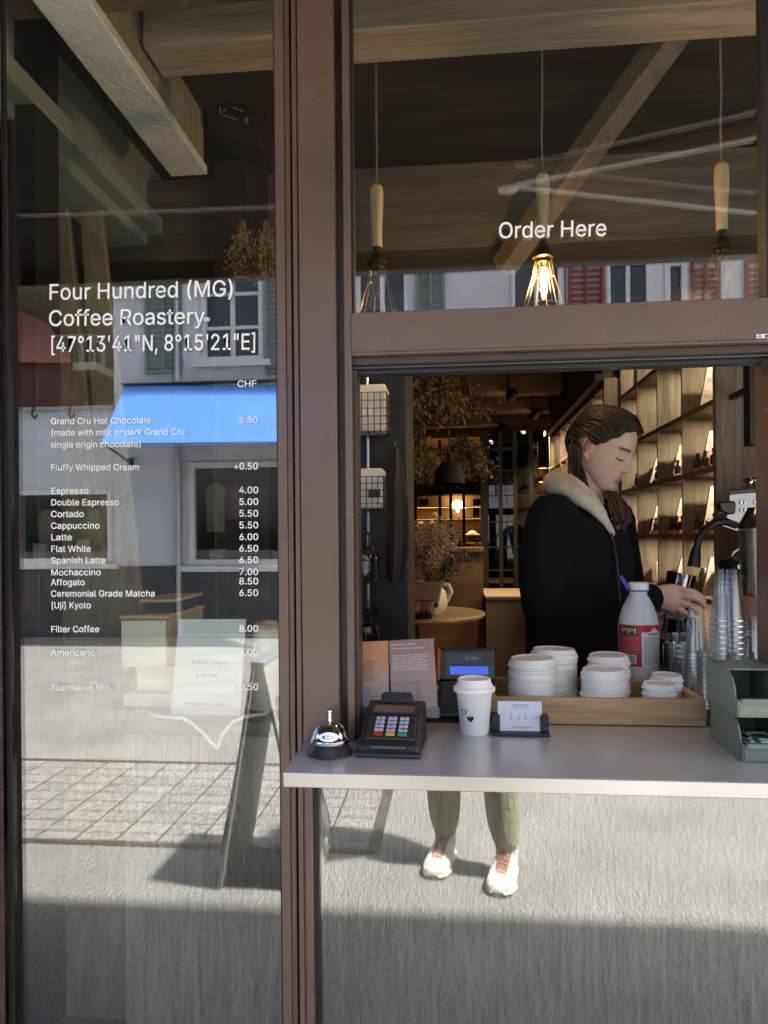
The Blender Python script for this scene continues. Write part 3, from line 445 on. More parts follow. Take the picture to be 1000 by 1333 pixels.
# ================================================================== street and the far side of it
b = MB(); b.add([(-60, -60, 0), (60, -60, 0), (60, 60, 0), (-60, 60, 0)], [(0, 1, 2, 3)])
def ground_mat():
    m = mat('asphalt', (.185, .183, .178), .85, var=.16, vscale=2); t = m.node_tree; L = t.links.new; bs = t.nodes['Principled BSDF']
    src = bs.inputs['Base Color'].links[0].from_socket
    tc = t.nodes.new('ShaderNodeTexCoord'); n = t.nodes.new('ShaderNodeTexVoronoi'); n.inputs['Scale'].default_value = 75
    L(tc.outputs['Object'], n.inputs['Vector'])
    n3 = t.nodes.new('ShaderNodeTexNoise'); n3.inputs['Scale'].default_value = 85; n3.inputs['Detail'].default_value = 4; L(tc.outputs['Object'], n3.inputs['Vector'])
    r = t.nodes.new('ShaderNodeValToRGB'); r.color_ramp.elements[0].position = .35; r.color_ramp.elements[0].color = (.35, .35, .36, 1); r.color_ramp.elements[1].position = .62; r.color_ramp.elements[1].color = (1.55, 1.55, 1.52, 1)
    L(n3.outputs['Fac'], r.inputs[0])
    mx = t.nodes.new('ShaderNodeMix'); mx.data_type = 'RGBA'; mx.blend_type = 'MULTIPLY'; mx.inputs[0].default_value = 1
    L(src, mx.inputs[6]); L(r.outputs[0], mx.inputs[7]); L(mx.outputs[2], bs.inputs['Base Color'])
    bp = t.nodes.new('ShaderNodeBump'); bp.inputs['Strength'].default_value = .6; bp.inputs['Distance'].default_value = .01; L(n.outputs['Distance'], bp.inputs['Height']); L(bp.outputs[0], bs.inputs['Normal'])
    return m
struct('street', b, ground_mat())
def pave_mat():
    m = bpy.data.materials.new('paving'); m.use_nodes = True; t = m.node_tree; bs = t.nodes['Principled BSDF']; L = t.links.new
    tc = t.nodes.new('ShaderNodeTexCoord'); mp = t.nodes.new('ShaderNodeMapping'); L(tc.outputs['Object'], mp.inputs[0]); mp.inputs['Rotation'].default_value = (0, 0, 0)
    br = t.nodes.new('ShaderNodeTexBrick'); br.inputs['Scale'].default_value = 1; br.inputs['Brick Width'].default_value = .21; br.inputs['Row Height'].default_value = .14; br.offset = 0
    br.inputs['Mortar Size'].default_value = .006; br.inputs['Color1'].default_value = (.222, .216, .205, 1); br.inputs['Color2'].default_value = (.178, .174, .167, 1); br.inputs['Mortar'].default_value = (.06, .055, .05, 1)
    L(mp.outputs[0], br.inputs[0])
    n = t.nodes.new('ShaderNodeTexNoise'); n.inputs['Scale'].default_value = 85; n.inputs['Detail'].default_value = 4; L(tc.outputs['Object'], n.inputs[0])
    r = t.nodes.new('ShaderNodeValToRGB'); r.color_ramp.elements[0].position = .35; r.color_ramp.elements[0].color = (.4, .4, .4, 1); r.color_ramp.elements[1].position = .63; r.color_ramp.elements[1].color = (1.5, 1.5, 1.48, 1); L(n.outputs[0], r.inputs[0])
    mx = t.nodes.new('ShaderNodeMix'); mx.data_type = 'RGBA'; mx.blend_type = 'MULTIPLY'; mx.inputs[0].default_value = 1; L(br.outputs[0], mx.inputs[6]); L(r.outputs[0], mx.inputs[7])
    L(mx.outputs[2], bs.inputs['Base Color']); bs.inputs['Roughness'].default_value = .85
    bp = t.nodes.new('ShaderNodeBump'); bp.inputs['Strength'].default_value = .4; bp.inputs['Distance'].default_value = .01; L(n.outputs[0], bp.inputs['Height']); L(bp.outputs[0], bs.inputs['Normal'])
    return m
def gz(px, py): # ground point mirrored at a pixel
    d1 = at(px, py, 1); k = (CAM.z - 0.0) / (CAM.z - d1.z); p = CAM + (d1 - CAM) * k; return V((p.x, 2 * YG - p.y, 0))
yA, yB = gz(200, 995).y, gz(200, 1098).y; xP = gz(482, 1100).x
b = MB(); b.box((-9, yA, -.05), (xP, yB, .004)); struct('paving', b, pave_mat())
b = MB(); b.box((-9, yA - .05, -.05), (xP + .05, yA, .006)); b.box((-9, yB, -.05), (xP + .05, yB + .05, .006)); b.box((xP, yA, -.05), (xP + .05, yB, .006)); struct('paving_border', b, mat('drain_iron', (.055, .045, .038), .7, var=.3))
xm = gz(170, 1060).x
b = MB(); b.box((-9, -9.0, -.05), (9, gz(200, 824).y, .03)); struct('far_pavement', b, mat('far_pavement', (.13, .13, .135), .85, var=.2))

# opposite house with green-grey shutters and a blue awning
D = 9.0
def RX(px, d=D): return refl(px, HOR, d).x
def RZ(py, px=250, d=D): return refl(px, py, d).z
def RB(mb, x0, y0, x1, y1, front, back, d=D):
    """box on the opposite facade covering a mirrored pixel rectangle; front/back: metres proud of the wall face"""
    yw = YG - d; px = (x0 + x1) / 2
    return mb.box((RX(x0, d), yw - back, RZ(y1, px, d)), (RX(x1, d), yw + front, RZ(y0, px, d)))
def wall_holes(mb, x0, x1, z0, z1, y0, y1, holes):
    xs = sorted({x0, x1, *[h[0] for h in holes], *[h[1] for h in holes]}); zs = sorted({z0, z1, *[h[2] for h in holes], *[h[3] for h in holes]})
    for i in range(len(xs) - 1):
        for j in range(len(zs) - 1):
            cx, cz = (xs[i] + xs[i + 1]) / 2, (zs[j] + zs[j + 1]) / 2
            if not any(h[0] < cx < h[1] and h[2] < cz < h[3] for h in holes): mb.box((xs[i], y0, zs[j]), (xs[i + 1], y1, zs[j + 1]))
WIN = mat('far_window_glass', (.02, .025, .028), .08, spec=.8)
FARG = glass('far_shop_glass', .05, (.8, .84, .82))
WHT = mat('white_frame', (.62, .62, .60), .5, var=.06)
GRN = mat('grey_green_shutter', (.16, .21, .20), .6, var=.12)
REDS = mat('dark_red_shutter', (.20, .028, .04), .6, var=.12)
def hole(x0, y0, x1, y1, d=D): px = (x0 + x1) / 2; return (RX(x0, d), RX(x1, d), RZ(y1, px, d), RZ(y0, px, d))
def window(root, x0, y0, x1, y1, panes=(1, 1), fr=.05, sill=True, d=D, fm=WHT):
    h = hole(x0, y0, x1, y1, d); yw = YG - d; b = MB()
    for q in ((h[0], h[0] + fr, h[2], h[3]), (h[1] - fr, h[1], h[2], h[3]), (h[0] + fr, h[1] - fr, h[2], h[2] + fr), (h[0] + fr, h[1] - fr, h[3] - fr, h[3])): b.box((q[0], yw - .08, q[2]), (q[1], yw + .025, q[3]))
    for i in range(1, panes[0]): xx = h[0] + (h[1] - h[0]) * i / panes[0]; b.box((xx - fr * .5, yw - .07, h[2] + fr), (xx + fr * .5, yw - .005, h[3] - fr))
    for j in range(1, panes[1]): zz = h[2] + (h[3] - h[2]) * j / panes[1]; b.box((h[0] + fr, yw - .068, zz - fr * .35), (h[1] - fr, yw - .008, zz + fr * .35))
    f = b.build('window', fm, root, bevel=.006)
    b = MB(); b.box((h[0] + .01, yw - .06, h[2] + .01), (h[1] - .01, yw - .05, h[3] - .01)); b.build('pane', FARG if y1 > 600 else WIN, f, smooth=False)
    if sill: b = MB(); b.box((h[0] - .12, yw - .02, h[2] - .09), (h[1] + .12, yw + .09, h[2] - .002)); b.build('sill', fm, f, bevel=.008)
    return f
def shutter(root, x0, y0, x1, y1, m, d=D):
    h = hole(x0, y0, x1, y1, d); yw = YG - d; b = MB(); fr = .045; a, c_ = yw + .012, yw + .05
    for q in ((h[0], h[0] + fr, h[2], h[3]), (h[1] - fr, h[1], h[2], h[3]), (h[0] + fr, h[1] - fr, h[2], h[2] + fr), (h[0] + fr, h[1] - fr, h[3] - fr, h[3]), ((h[0] + h[1]) / 2 - .02, (h[0] + h[1]) / 2 + .02, h[2] + fr, h[3] - fr)): b.box((q[0], a, q[2]), (q[1], c_, q[3]))
    z = h[2] + fr + .02
    while z < h[3] - fr - .05:
        for xa, xb in ((h[0] + fr, (h[0] + h[1]) / 2 - .02), ((h[0] + h[1]) / 2 + .02, h[1] - fr)):
            b.add([(xa, a, z + .05), (xb, a, z + .05), (xb, c_ - .005, z), (xa, c_ - .005, z), (xa, a, z + .06), (xb, a, z + .06), (xb, c_ - .005, z + .012), (xa, c_ - .005, z + .012)], [(0, 1, 2, 3), (7, 6, 5, 4), (2, 1, 5, 6), (0, 3, 7, 4)])
        z += .085
    return b.build('shutter', m, root, smooth=False)
house = thing('townhouse', 'pale grey townhouse across the street with grey-green shutters and a blue awning', 'house', (RX(300), YG - D, 0))
holes = [hole(18, 638, 146, 733), hole(246, 600, 430, 736), hole(265, 338, 345, 470), hole(466, 338, 535, 420), hole(668, 338, 735, 430)]
PLA = mat('pale_grey_plaster', (.58, .595, .61), .9, var=.16, vscale=1.5, bump=.2, bscale=40)
yw = YG - D; zl = RZ(530)
b = MB(); wall_holes(b, RX(150), RX(738), .02, 7.2, yw - .3, yw, [h for h in holes if h[0] > RX(150)]); b.build('wall', PLA, house, smooth=False)
b = MB(); wall_holes(b, RX(-260), RX(150) - .003, .02, zl, yw - .3, yw - .004, [holes[0]]); b.build('low_wall', mat('bluish_plaster', (.52, .54, .57), .9, var=.10, vscale=1.5, bump=.2, bscale=40), house, smooth=False)
b = MB(); b.box((RX(-260), yw - .36, zl), (RX(150) - .003, yw + .04, zl + .06)); b.build('coping', mat('coping_grey', (.3, .3, .3), .8), house, bevel=.01)
b = MB(); RB(b, -260, 738, 230, 826, .03, .2); RB(b, 238, 738, 738, 826, .03, .2); b.build('plinth', mat('dark_plinth', (.065, .065, .07), .7, var=.35, vscale=4, bump=.2, bscale=30), house, bevel=.004)
b = MB(); b.box((RX(-200), yw - 6, 7.2), (RX(745), yw + .5, 7.4)); b.build('roof', mat('roof_brown', (.1, .06, .045), .8), house)
window(house, 18, 638, 146, 733, (1, 1), .07); window(house, 246, 600, 430, 736, (1, 1), .09); window(house, 265, 338, 345, 470, (2, 3), .07); window(house, 466, 338, 535, 420, (2, 1), .07); window(house, 668, 338, 735, 430, (2, 1), .06)
for x0, x1 in ((192, 240), (348, 398), (545, 582)): shutter(house, x0, 338, x1, 486, GRN)
b = MB(); b.tube([(RX(234), yw + .06, .1), (RX(234), yw + .06, 3.0), (RX(234), yw + .06, 7.1)], .04, 10); b.build('downpipe', mat('zinc', (.45, .47, .48), .4, .8), house)
for px in (46, 94): b = MB(); q = refl(px, 533, D); b.tube([q + V((0, .05, .05)), q + V((0, .1, -.1)), q + V((.06, .12, -.16)), q + V((.1, .12, -.1))], .018, 8); b.build('hook', BLACK, house)
aw = thing('blue_awning', 'bright blue fabric awning let down over the shop window across the street', 'awning', (RX(280), yw, RZ(500)))
BLUE = mat('blue_canvas', (.065, .21, .58), .8, var=.05, vscale=3, bump=.1, bscale=120)
A, B_, C_, E_ = refl(163, 502, D - .12), refl(440, 502, D - .12), refl(452, 575, D - 1.05), refl(131, 578, D - 1.05)
b = MB(); b.slab([A, B_, C_, E_], (0, 0, .012)); b.build('fabric', BLUE, aw, smooth=False)
b = MB(); b.box(E_ + V((0, -.03, -.05)), C_ + V((0, .03, 0))); b.build('front_bar', mat('blue_bar', (.06, .2, .6), .4), aw, bevel=.008)
b = MB(); b.box(A + V((-.05, -.1, 0)), B_ + V((.05, .05, .12))); b.build('cassette', mat('awning_cassette', (.03, .032, .035), .5), aw, bevel=.01)
for px in (170, 400): b = MB(); b.tube([refl(px - 32, 580, D - 1.0), refl(px - 12, 594, D - .5), refl(px, 603, D - .04)], .02, 8); b.cbox(refl(px, 603, D - .03), (.06, .06, .16)); b.build('arm', BLACK, aw)
# what stands in the two shop windows across the street
for x0, y0, x1, y1, sd in ((246, 600, 430, 736, 1), (18, 638, 146, 733, 2)):
    h = hole(x0, y0, x1, y1); r2 = random.Random(sd); b = MB(); b.box((h[0] - .05, yw - 1.2, h[2] - .1), (h[1] + .05, yw - 1.15, h[3] + .1)); b.box((h[0] - .06, yw - 1.2, h[2] - .1), (h[0] - .05, yw - .3, h[3] + .1)); b.box((h[1] + .05, yw - 1.2, h[2] - .1), (h[1] + .06, yw - .3, h[3] + .1)); b.box((h[0] - .05, yw - 1.2, h[2] - .11), (h[1] + .05, yw - .3, h[2] - .1)); b.box((h[0] - .05, yw - 1.2, h[3] + .1), (h[1] + .05, yw - .3, h[3] + .11)); b.build('window_recess', mat('dim_room', (.10, .085, .07), .9, var=.5, vscale=3), house)
    wd_ = h[1] - h[0]
    b = MB(); b.tube([(h[0], yw - .55, h[3] - .25), (h[1], yw - .55, h[3] - .25)], .012, 6); b.build('garment_rail', BLACK, house)
    for i in range(7):
        x = h[0] + wd_ * (.12 + .13 * i) + r2.uniform(-.04, .04); hh = r2.uniform(.45, .8); cm_ = mat('garment_%s' % ('cream', 'rose', 'moss', 'slate')[i % 4], ((.5, .46, .36), (.35, .12, .14), (.12, .13, .06), (.09, .10, .12))[i % 4], .95)
        b = MB(); loft_ = [(x - .05, yw - .55), (x + .05, yw - .55)]; b.slab([(x - .03, yw - .57, h[3] - .27), (x + .03, yw - .57, h[3] - .27), (x + .16, yw - .58, h[3] - .36), (x + .14, yw - .56, h[3] - .3 - hh), (x - .14, yw - .59, h[3] - .3 - hh), (x - .16, yw - .58, h[3] - .36)], (0, .05, 0)); b.build('garment', cm_, house, bevel=.01)
    for i in range(4):
        x = h[0] + wd_ * (.15 + .23 * i); b = MB(); b.box((x - .12, yw - .45, h[2] + .02), (x + .1, yw - .3, h[2] + .02 + r2.uniform(.12, .35))); b.build('display_box', mat('box_%s' % ('pale', 'brown')[i % 2], ((.5, .47, .4), (.16, .1, .06))[i % 2], .7), house, bevel=.01)
# neighbour with red shutters
nh = thing('red_shutter_house', 'white house across the street with dark red shutters, mirrored in the top pane', 'house', (RX(860), yw, 0))
hs = [hole(792, 338, 850, 440), hole(868, 338, 898, 440)]
b = MB(); wall_holes(b, RX(740), RX(1500), .02, 7.4, yw - .3, yw, hs); b.build('wall', mat('white_plaster', (.62, .63, .63), .9, var=.05, vscale=2), nh, smooth=False)
window(nh, 792, 338, 850, 440, (2, 1), .06); window(nh, 868, 338, 898, 440, (1, 1), .08)
for x0, x1 in ((742, 789), (902, 940), (972, 1012), (1040, 1078)): shutter(nh, x0, 338, x1, 448, REDS)
b = MB(); b.box((RX(738), yw - 6, 7.4), (RX(1500), yw + .5, 7.6)); b.build('roof', mat('roof_red', (.14, .05, .035), .8), nh)
# timber house and red roofed house further back
th = thing('timber_house', 'weathered brown timber house with a pale balcony rising behind the low grey wall', 'house', (RX(115, 10.5), YG - 10.5, 0))
d2 = 10.5
b = MB(); b.box((RX(-260, d2), YG - d2 - 4, 0), (RX(158, d2), YG - d2, RZ(330, 120, d2))); b.build('wall', wood('brown_cladding', (.07, .05, .022), (.19, .135, .065), 'z', 10, .8, .3), th)
b = MB(); RB(b, 94, 484, 152, 494, .7, 0, d2); b.build('balcony', mat('balcony_pale', (.5, .47, .4), .8), th, bevel=.01)
b = MB()
for i in range(9): RB(b, 98 + i * 6.3, 452, 99.2 + i * 6.3, 484, .68, -.62, d2)
RB(b, 96, 449, 151, 452, .69, -.6, d2); b.build('railing', mat('rail_grey', (.2, .2, .18), .6), th)
window(th, 108, 440, 140, 482, (2, 1), .08, True, d2)
rh = thing('red_roof_house', 'house with a steep red tiled roof behind the low grey wall', 'house', (RX(20, 12), YG - 12, 0))
d3 = 9.7
b = MB(); b.box((RX(-160, d3), YG - d3 - .7, 0), (RX(92, d3), YG - d3, RZ(468, 20, d3))); b.build('wall', mat('red_brown_wall', (.12, .05, .04), .9, var=.2, vscale=5), rh)
q = [refl(-160, 470, d3 - .15), refl(92, 472, d3 - .15), refl(62, 428, d3 + .4), refl(18, 408, d3 + .6), refl(-160, 385, d3 + .7)]
b = MB(); b.slab(q, (0, 0, .1)); b.build('roof', mat('red_tiles', (.34, .125, .10), .85, var=.35, vscale=30, bump=.5, bscale=40), rh, smooth=False)
# the shop's own awning overhead
oa = thing('shop_awning', 'dark brown fabric awning with folding arms stretched out over the serving hatch', 'awning', (0, -.5, 2.8))
zf = refl(480, 352, 1.1).z; zf2 = refl(1000, 341, 1.1).z
AWF = mat('brown_awning_cloth', (.022, .018, .016), .9, bump=.1, bscale=200)
xa0, xa1 = XL, 3.0
b = MB(); b.slab([(xa0, -.05, 3.0), (xa1, -.05, 3.0), (xa1, -1.1, zf + .06), (xa0, -1.1, zf + .06)], (0, 0, .01)); b.build('fabric', AWF, oa, smooth=False)
b = MB(); b.box((xa0, -1.14, zf), (xa1, -1.08, zf + .06)); b.build('front_bar', mat('dark_bar', (.03, .026, .024), .5), oa, bevel=.006)
b = MB(); b.box((xa0, -.10, 2.98), (xa1, -.006, 3.12)); b.build('cassette', BROWN, oa, bevel=.006)
ALU = mat('pale_aluminium', (.45, .45, .46), .35, .6)
el, sh_, tp = refl(662, 234, .55), refl(1120, 143, .12), refl(1250, 300, 1.05)
b = MB(); b.bar(sh_, el, .022, .035); b.build('arm', ALU, oa, bevel=.004)
b = MB(); b.bar(el, tp, .022, .032); b.build('arm', ALU, oa, bevel=.004)
b = MB(); b.lathe([(.02, -.03), (.03, -.025), (.03, .025), (.02, .03)], el, 16); b.build('elbow', ALU, oa)
b = MB(); b.tube([refl(-120, 283, .6), refl(372, 266, .6)], .007, 8); b.build('support_rod', ALU, oa)
b = MB(); b.tube([sh_ + V((0, .0, .05)), el + V((0.02, 0, .045))], .004, 6); b.tube([el + V((.02, 0, .045)), tp + V((0, 0, .05))], .004, 6); b.build('tension_cable', ALU, oa)
# ================================================================== inside the shop
rnd = random.Random(3)
LED = emis('warm_led', (1, .80, .53), 140.)
SHELF_D = .30
def led_spot(mb, c, r=.02): mb.add([V(c) + V((i * r, j * r, -.003)) for i, j in ((-1, -1), (-1, 1), (1, 1), (1, -1))], [(0, 1, 2, 3)])
def shelf_unit(name, label, X0, ys, zs, lit, depth=SHELF_D, z_top=None):
    root = thing(name, label, 'shelf', (X0, ys[0], FLOOR_Z)); ya, yb = ys[0], ys[-1]; zt = z_top or zs[0] + .03
    b = MB(); b.box((X0 + depth, ya, FLOOR_Z), (X0 + depth + .02, yb, zt)); b.build('back_panel', OAK, root)
    b = MB(); b.box((X0, ya - .02, FLOOR_Z), (X0 + depth + .02, ya - .001, zt)); b.build('end_panel', OAK, root, bevel=.002)
    for y in ys:
        b = MB(); b.box((X0, y, FLOOR_Z), (X0 + depth - .001, y + .014, zt)); b.build('upright', OAK, root, bevel=.0015)
    for z in zs:
        for i in range(len(ys) - 1):
            b = MB(); b.box((X0 + .002, ys[i] + .0145, z - .022), (X0 + depth - .001, ys[i + 1] - .0005, z)); b.build('board', OAK_Y, root, bevel=.0015)
    for z in lit:
        for i in range(len(ys) - 1):
            b = MB(); led_spot(b, (X0 + depth * .5, (ys[i] + ys[i + 1]) / 2, z - .0225), .013); b.build('led_spot', LED, root)
    return root
X0 = at(931, 697, 1.38).x; YS = [1.38, 1.775, 2.165, 2.56, 2.95]
ZS = [2.60, 2.325, Z(518, 1.38, 931), Z(606, 1.38, 931), Z(695, 1.38, 931), 1.235, .96, .69, .42]
shelf_unit('display_shelf', 'tall grey oak shelf unit nearest the hatch with bottles and cards in lit compartments', X0, YS, ZS, ZS[0:6], z_top=2.62)
X1 = at(787, 697, 2.99).x; YF = [2.99 + .36 * i for i in range(8)]; ztf = Z(497, 2.99, 787)
shelf_unit('display_shelf', 'far grey oak shelf unit behind the barista with small lights along its top', X1, YF, [ztf - .01, ztf - .29, ztf - .57, ztf - .85, ztf - 1.13, ztf - 1.41], [ztf - .01, ztf - .29, ztf - .57], depth=.24)
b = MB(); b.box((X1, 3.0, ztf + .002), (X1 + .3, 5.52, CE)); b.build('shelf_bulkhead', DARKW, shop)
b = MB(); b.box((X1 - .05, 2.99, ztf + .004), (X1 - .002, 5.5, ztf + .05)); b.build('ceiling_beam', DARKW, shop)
# goods on the near shelf
PINK = mat('pink_card', (.34, .17, .20), .6, var=.15, vscale=50); CRM = mat('cream_card', (.38, .35, .29), .6, var=.2, vscale=60); AMB = mat('amber_bottle', (.035, .018, .01), .15); BLK = mat('block_wood', (.42, .24, .09), .6, var=.2, vscale=30)
BLU = mat('slate_blue_box', (.06, .10, .13), .7)
zB, zC, zD = ZS[3], ZS[4], ZS[5]
def stand_card(Y, z, h, m, label, two=None, wd=.12, lean=.03, dx=.008, th=.014):
    x = X0 + .028; Y += .16; root = thing('card', label, 'card', (x, Y, z))
    q = [V((x, Y, z)), V((x, Y + wd, z)), V((x + lean * .35, Y + wd, z + h)), V((x + lean * .35, Y, z + h))]
    lean = .045; wd = .10; q = [V((x, Y, z)), V((x + wd, Y, z)), V((x + wd + lean, Y + .03, z + h)), V((x + lean, Y + .03, z + h))]
    if two:
        m0, m1 = q[0].lerp(q[3], .5), q[1].lerp(q[2], .5)
        b = MB(); b.slab([q[0], q[1], m1, m0], (0, th, 0)); b.build('lower_band', two, root, bevel=.001)
        b = MB(); b.slab([m0, m1, q[2], q[3]], (0, th, 0)); b.build('upper_band', m, root, bevel=.001)
    else:
        b = MB(); b.slab(q, (0, th, 0)); b.build('face', m, root, bevel=.001)
    b = MB(); r3 = random.Random(int(Y * 100)); nn = (q[1] - q[0]).cross(q[3] - q[0]).normalized(); nn = nn if nn.y < 0 else -nn
    for v_ in (.88, .82, .70, .66, .62, .58, .30, .25): scribble(b, q[0].lerp(q[3], v_) + (q[1] - q[0]) * .1, q[1].lerp(q[2], v_) - (q[1] - q[0]) * r3.uniform(.1, .4), .004, nn, r3, .001)
    b.build('print', mat('card_print', (.12, .09, .07), .7), root, smooth=False)
    return root
stand_card(1.46, zB, .17, CRM, 'cream and pink card leaning in the nearest compartment of the row above head height', PINK)
stand_card(1.87, zB, .16, CRM, 'plain cream card leaning in the second compartment beside one dark bottle')
stand_card(1.45, zC, .20, CRM, 'tall cream card leaning in the nearest compartment of the middle row')
stand_card(1.86, zC, .17, CRM, 'cream card with a pink foot leaning in the second compartment of the middle row', PINK)
stand_card(2.27, zC, .15, CRM, 'pink and cream card leaning in the third compartment of the middle row', PINK)
stand_card(1.46, zD, .16, CRM, 'plain cream card leaning in the nearest compartment of the low row behind the black wand')
stand_card(1.86, zD, .14, CRM, 'cream and pink card leaning in the second compartment of the low row', PINK)
stand_card(1.47, ZS[2], .19, CRM, 'tall cream card leaning in the nearest compartment of the top visible row')
stand_card(2.27, zB, .14, CRM, 'cream card leaning in the third compartment of the upper row', None)
stand_card(2.66, zC, .11, PINK, 'small pink card standing in the compartment beside the barista chin')
bt = thing('bottle', 'x', 'bottle', (0, 0, 0), 'small dark bottles on wooden blocks')
b = MB(); b.lathe([(.0, 0), (.014, 0), (.015, .004), (.015, .034), (.006, .044), (.006, .054), (.0, .054)], n=14); b.build('flask', AMB, bt)
b = MB(); b.lathe([(.0, .0545), (.008, .0545), (.008, .066), (.0, .066)], n=12); b.build('cap', BLACK, bt)
blk = MB().box((-.022, -.022, 0), (.022, .022, .018)).build('wood_block', BLK, None, bevel=.002); tag(blk, 'x', 'block', 'wooden blocks under small bottles')
first = True
NEARB = 'small dark bottle on a wooden block in the nearest shelf compartments'
bspots = [(1.50, zB, -.0), (1.60, zB, .0), (1.70, zB, 0), (1.98, zB, 0), (1.50, zC, 0), (1.60, zC, 0), (1.70, zC, 0), (1.92, zC, 0), (2.0, zC, 0), (2.08, zC, 0), (2.36, zC, 0), (2.44, zC, 0), (2.32, zB, 0), (2.75, zB, 0)]
for i, (y, z, dx) in enumerate(bspots):
    lab = 'small dark bottle on a wooden block in the %s compartment of the %s row' % (('nearest', 'second', 'third', 'fourth')[min(3, int((y - 1.38) / .395))], 'upper' if z == zB else 'middle')
    p = (X0 + .05, y + .03, z + .0182)
    if i == 0: bt.location = p; bt['label'] = lab; blk.location = (p[0], p[1], z + .0002)
    else: dup(bt, p, lab)
    lb = lab.replace('small dark bottle on a wooden block', 'little square wooden block under a dark bottle')
    if i == 0: blk['label'] = lb
    else:
        k = blk.copy(); COL.objects.link(k); k.location = (p[0], p[1], z + .0002); k['label'] = lb
pk = thing('packet', 'x', 'packet', (0, 0, 0), 'slim pale packets on the low shelf row')
b = MB(); b.cbox((0, 0, .055), (.016, .034, .11), Matrix.Rotation(.0, 3, 'Y').to_4x4()); b.build('sleeve', CRM, pk, bevel=.002)
b = MB(); b.cbox((-.0085, 0, .04), (.001, .022, .03)); b.build('print', mat('print_grey', (.2, .18, .15), .7), pk)
ps = [(1.52, zB), (1.60, zC), (1.93, zC), (2.06, zB), (2.12, zB), (2.33, zC), (2.72, zC), (2.60, zD), (2.80, zD), (1.70, zD), (2.06, zD), (1.47, zD), (1.55, zD), (1.63, zD), (1.90, zD), (2.0, zD), (2.30, zD), (2.37, zD), (2.44, zD), (2.70, zD), (2.40, zB), (2.47, zB), (2.68, zB), (2.78, zB)]
for i, (y, z) in enumerate(ps):
    lab = 'slim pale packet standing in the %s compartment of the %s row' % (('nearest', 'second', 'third', 'fourth')[min(3, int((y - 1.38) / .395))], 'upper' if z == zB else 'low')
    p = (X0 + .085, y + .06, z + .0003)
    if i == 0: pk.location = p; pk['label'] = lab
    else: dup(pk, p, lab)
for o in [o for o in COL.objects if o.name.startswith('packet')]: o.rotation_euler = (rnd.uniform(-.12, .12), .0, rnd.uniform(-.3, .3))
b = MB(); b.box((X0 + .04, 1.80, ZS[2] + .0005), (X0 + .2, 1.90, ZS[2] + .14)); bx = mesh1('gift_box', b, BLU, 'slate blue box on the shelf above the second compartment', 'box', bevel=.003)
b = MB(); b.box((X0 + .03, 2.68, ZS[1] + .0005), (X0 + .12, 2.76, ZS[1] + .15)); mesh1('paper_bag', b, CRM, 'pale paper bag on the top shelf near the small ceiling light', 'bag', bevel=.004)
b = MB(); 
for i in range(9): b.lathe([(.0, .0), (.04, .004), (.055, .012), (.0, .006)], (X0 + .1, 2.32, ZS[2] + .03 + i * .016), 12, Matrix.Rotation(.3 * math.sin(i * 2.), 3, 'X'))
mesh1('paper_rosette', b, mat('kraft_paper', (.3, .24, .16), .8), 'folded kraft paper decoration on the shelf beside the blue box', 'decoration')

# back of the shop: warm lit grid shelf, black grid partition, counters
BKF = mat('black_iron', (.006, .006, .006), .5); ORB = mat('warm_back_board', (.42, .22, .085), .7, var=.15, vscale=3)
gs = thing('grid_shelf', 'black iron grid shelf with glowing orange back at the far end of the shop', 'shelf', (at(580, 697, 7.6).x, 7.6, FLOOR_Z))
def GB(mb, x0, y0, x1, y1, Y, front, back): p, q = at(x0, y1, Y), at(x1, y0, Y); return mb.box((p.x, Y - front, p.z), (q.x, Y + back, q.z))
b = MB(); GB(b, 500, 560, 632, 775, 7.9, 0, .02); b.build('back_board', ORB, gs)
rows = [583, 607, 628, 644, 660, 675, 690, 706, 722]
for y in rows: b = MB(); GB(b, 500, y - 1.2, 632, y + 1.2, 7.6, 0, .29); b.build('board', BKF, gs)
for x in (512, 541, 573, 587, 604, 629): b = MB(); GB(b, x - 1, 560, x + 1, 775, 7.6, .002, .03); b.build('upright', BKF, gs)
for i, y in enumerate(rows[:8]):
    b = MB(); p, q = at(505, y + 1.6, 7.7), at(628, y + 1.6, 7.7); b.add([(p.x, 7.69, p.z), (p.x, 7.72, p.z), (q.x, 7.72, p.z), (q.x, 7.69, p.z)], [(0, 1, 2, 3)]); b.build('led_strip', emis('far_led', (1, .56, .2), 1.5), gs)
items = [('jar', 'white jar', 548, 622, 5, 12), ('lamp', 'small glowing lamp', 596, 668, 11, 16), ('bowl', 'wide pale bowl', 615, 704, 12, 12), ('box', 'dark box', 575, 642, 9, 10), ('box', 'dark flat box', 606, 642, 11, 6), ('books', 'upright dark books', 620, 674, 4, 12),
         ('jar', 'brown jar', 536, 642, 5, 9), ('glass_jar', 'tall glass jar', 597, 721, 7, 20), ('cup', 'pale cup', 612, 721, 4, 6), ('cup', 'second pale cup', 624, 721, 4, 6), ('box', 'grey box', 622, 659, 6, 8), ('box', 'small brown box', 552, 659, 6, 8)]
items += [('cup', 'stack of cream cups', 548, 689, 5, 9), ('jar', 'squat brown jar', 583, 606, 5, 9), ('box', 'cream carton', 558, 606, 6, 12), ('box', 'kraft carton', 620, 606, 6, 10), ('jar', 'dark jar with lid', 563, 689, 4, 10), ('box', 'pale folded box', 590, 627, 6, 9), ('cup', 'small white cup', 566, 674, 3, 6)]
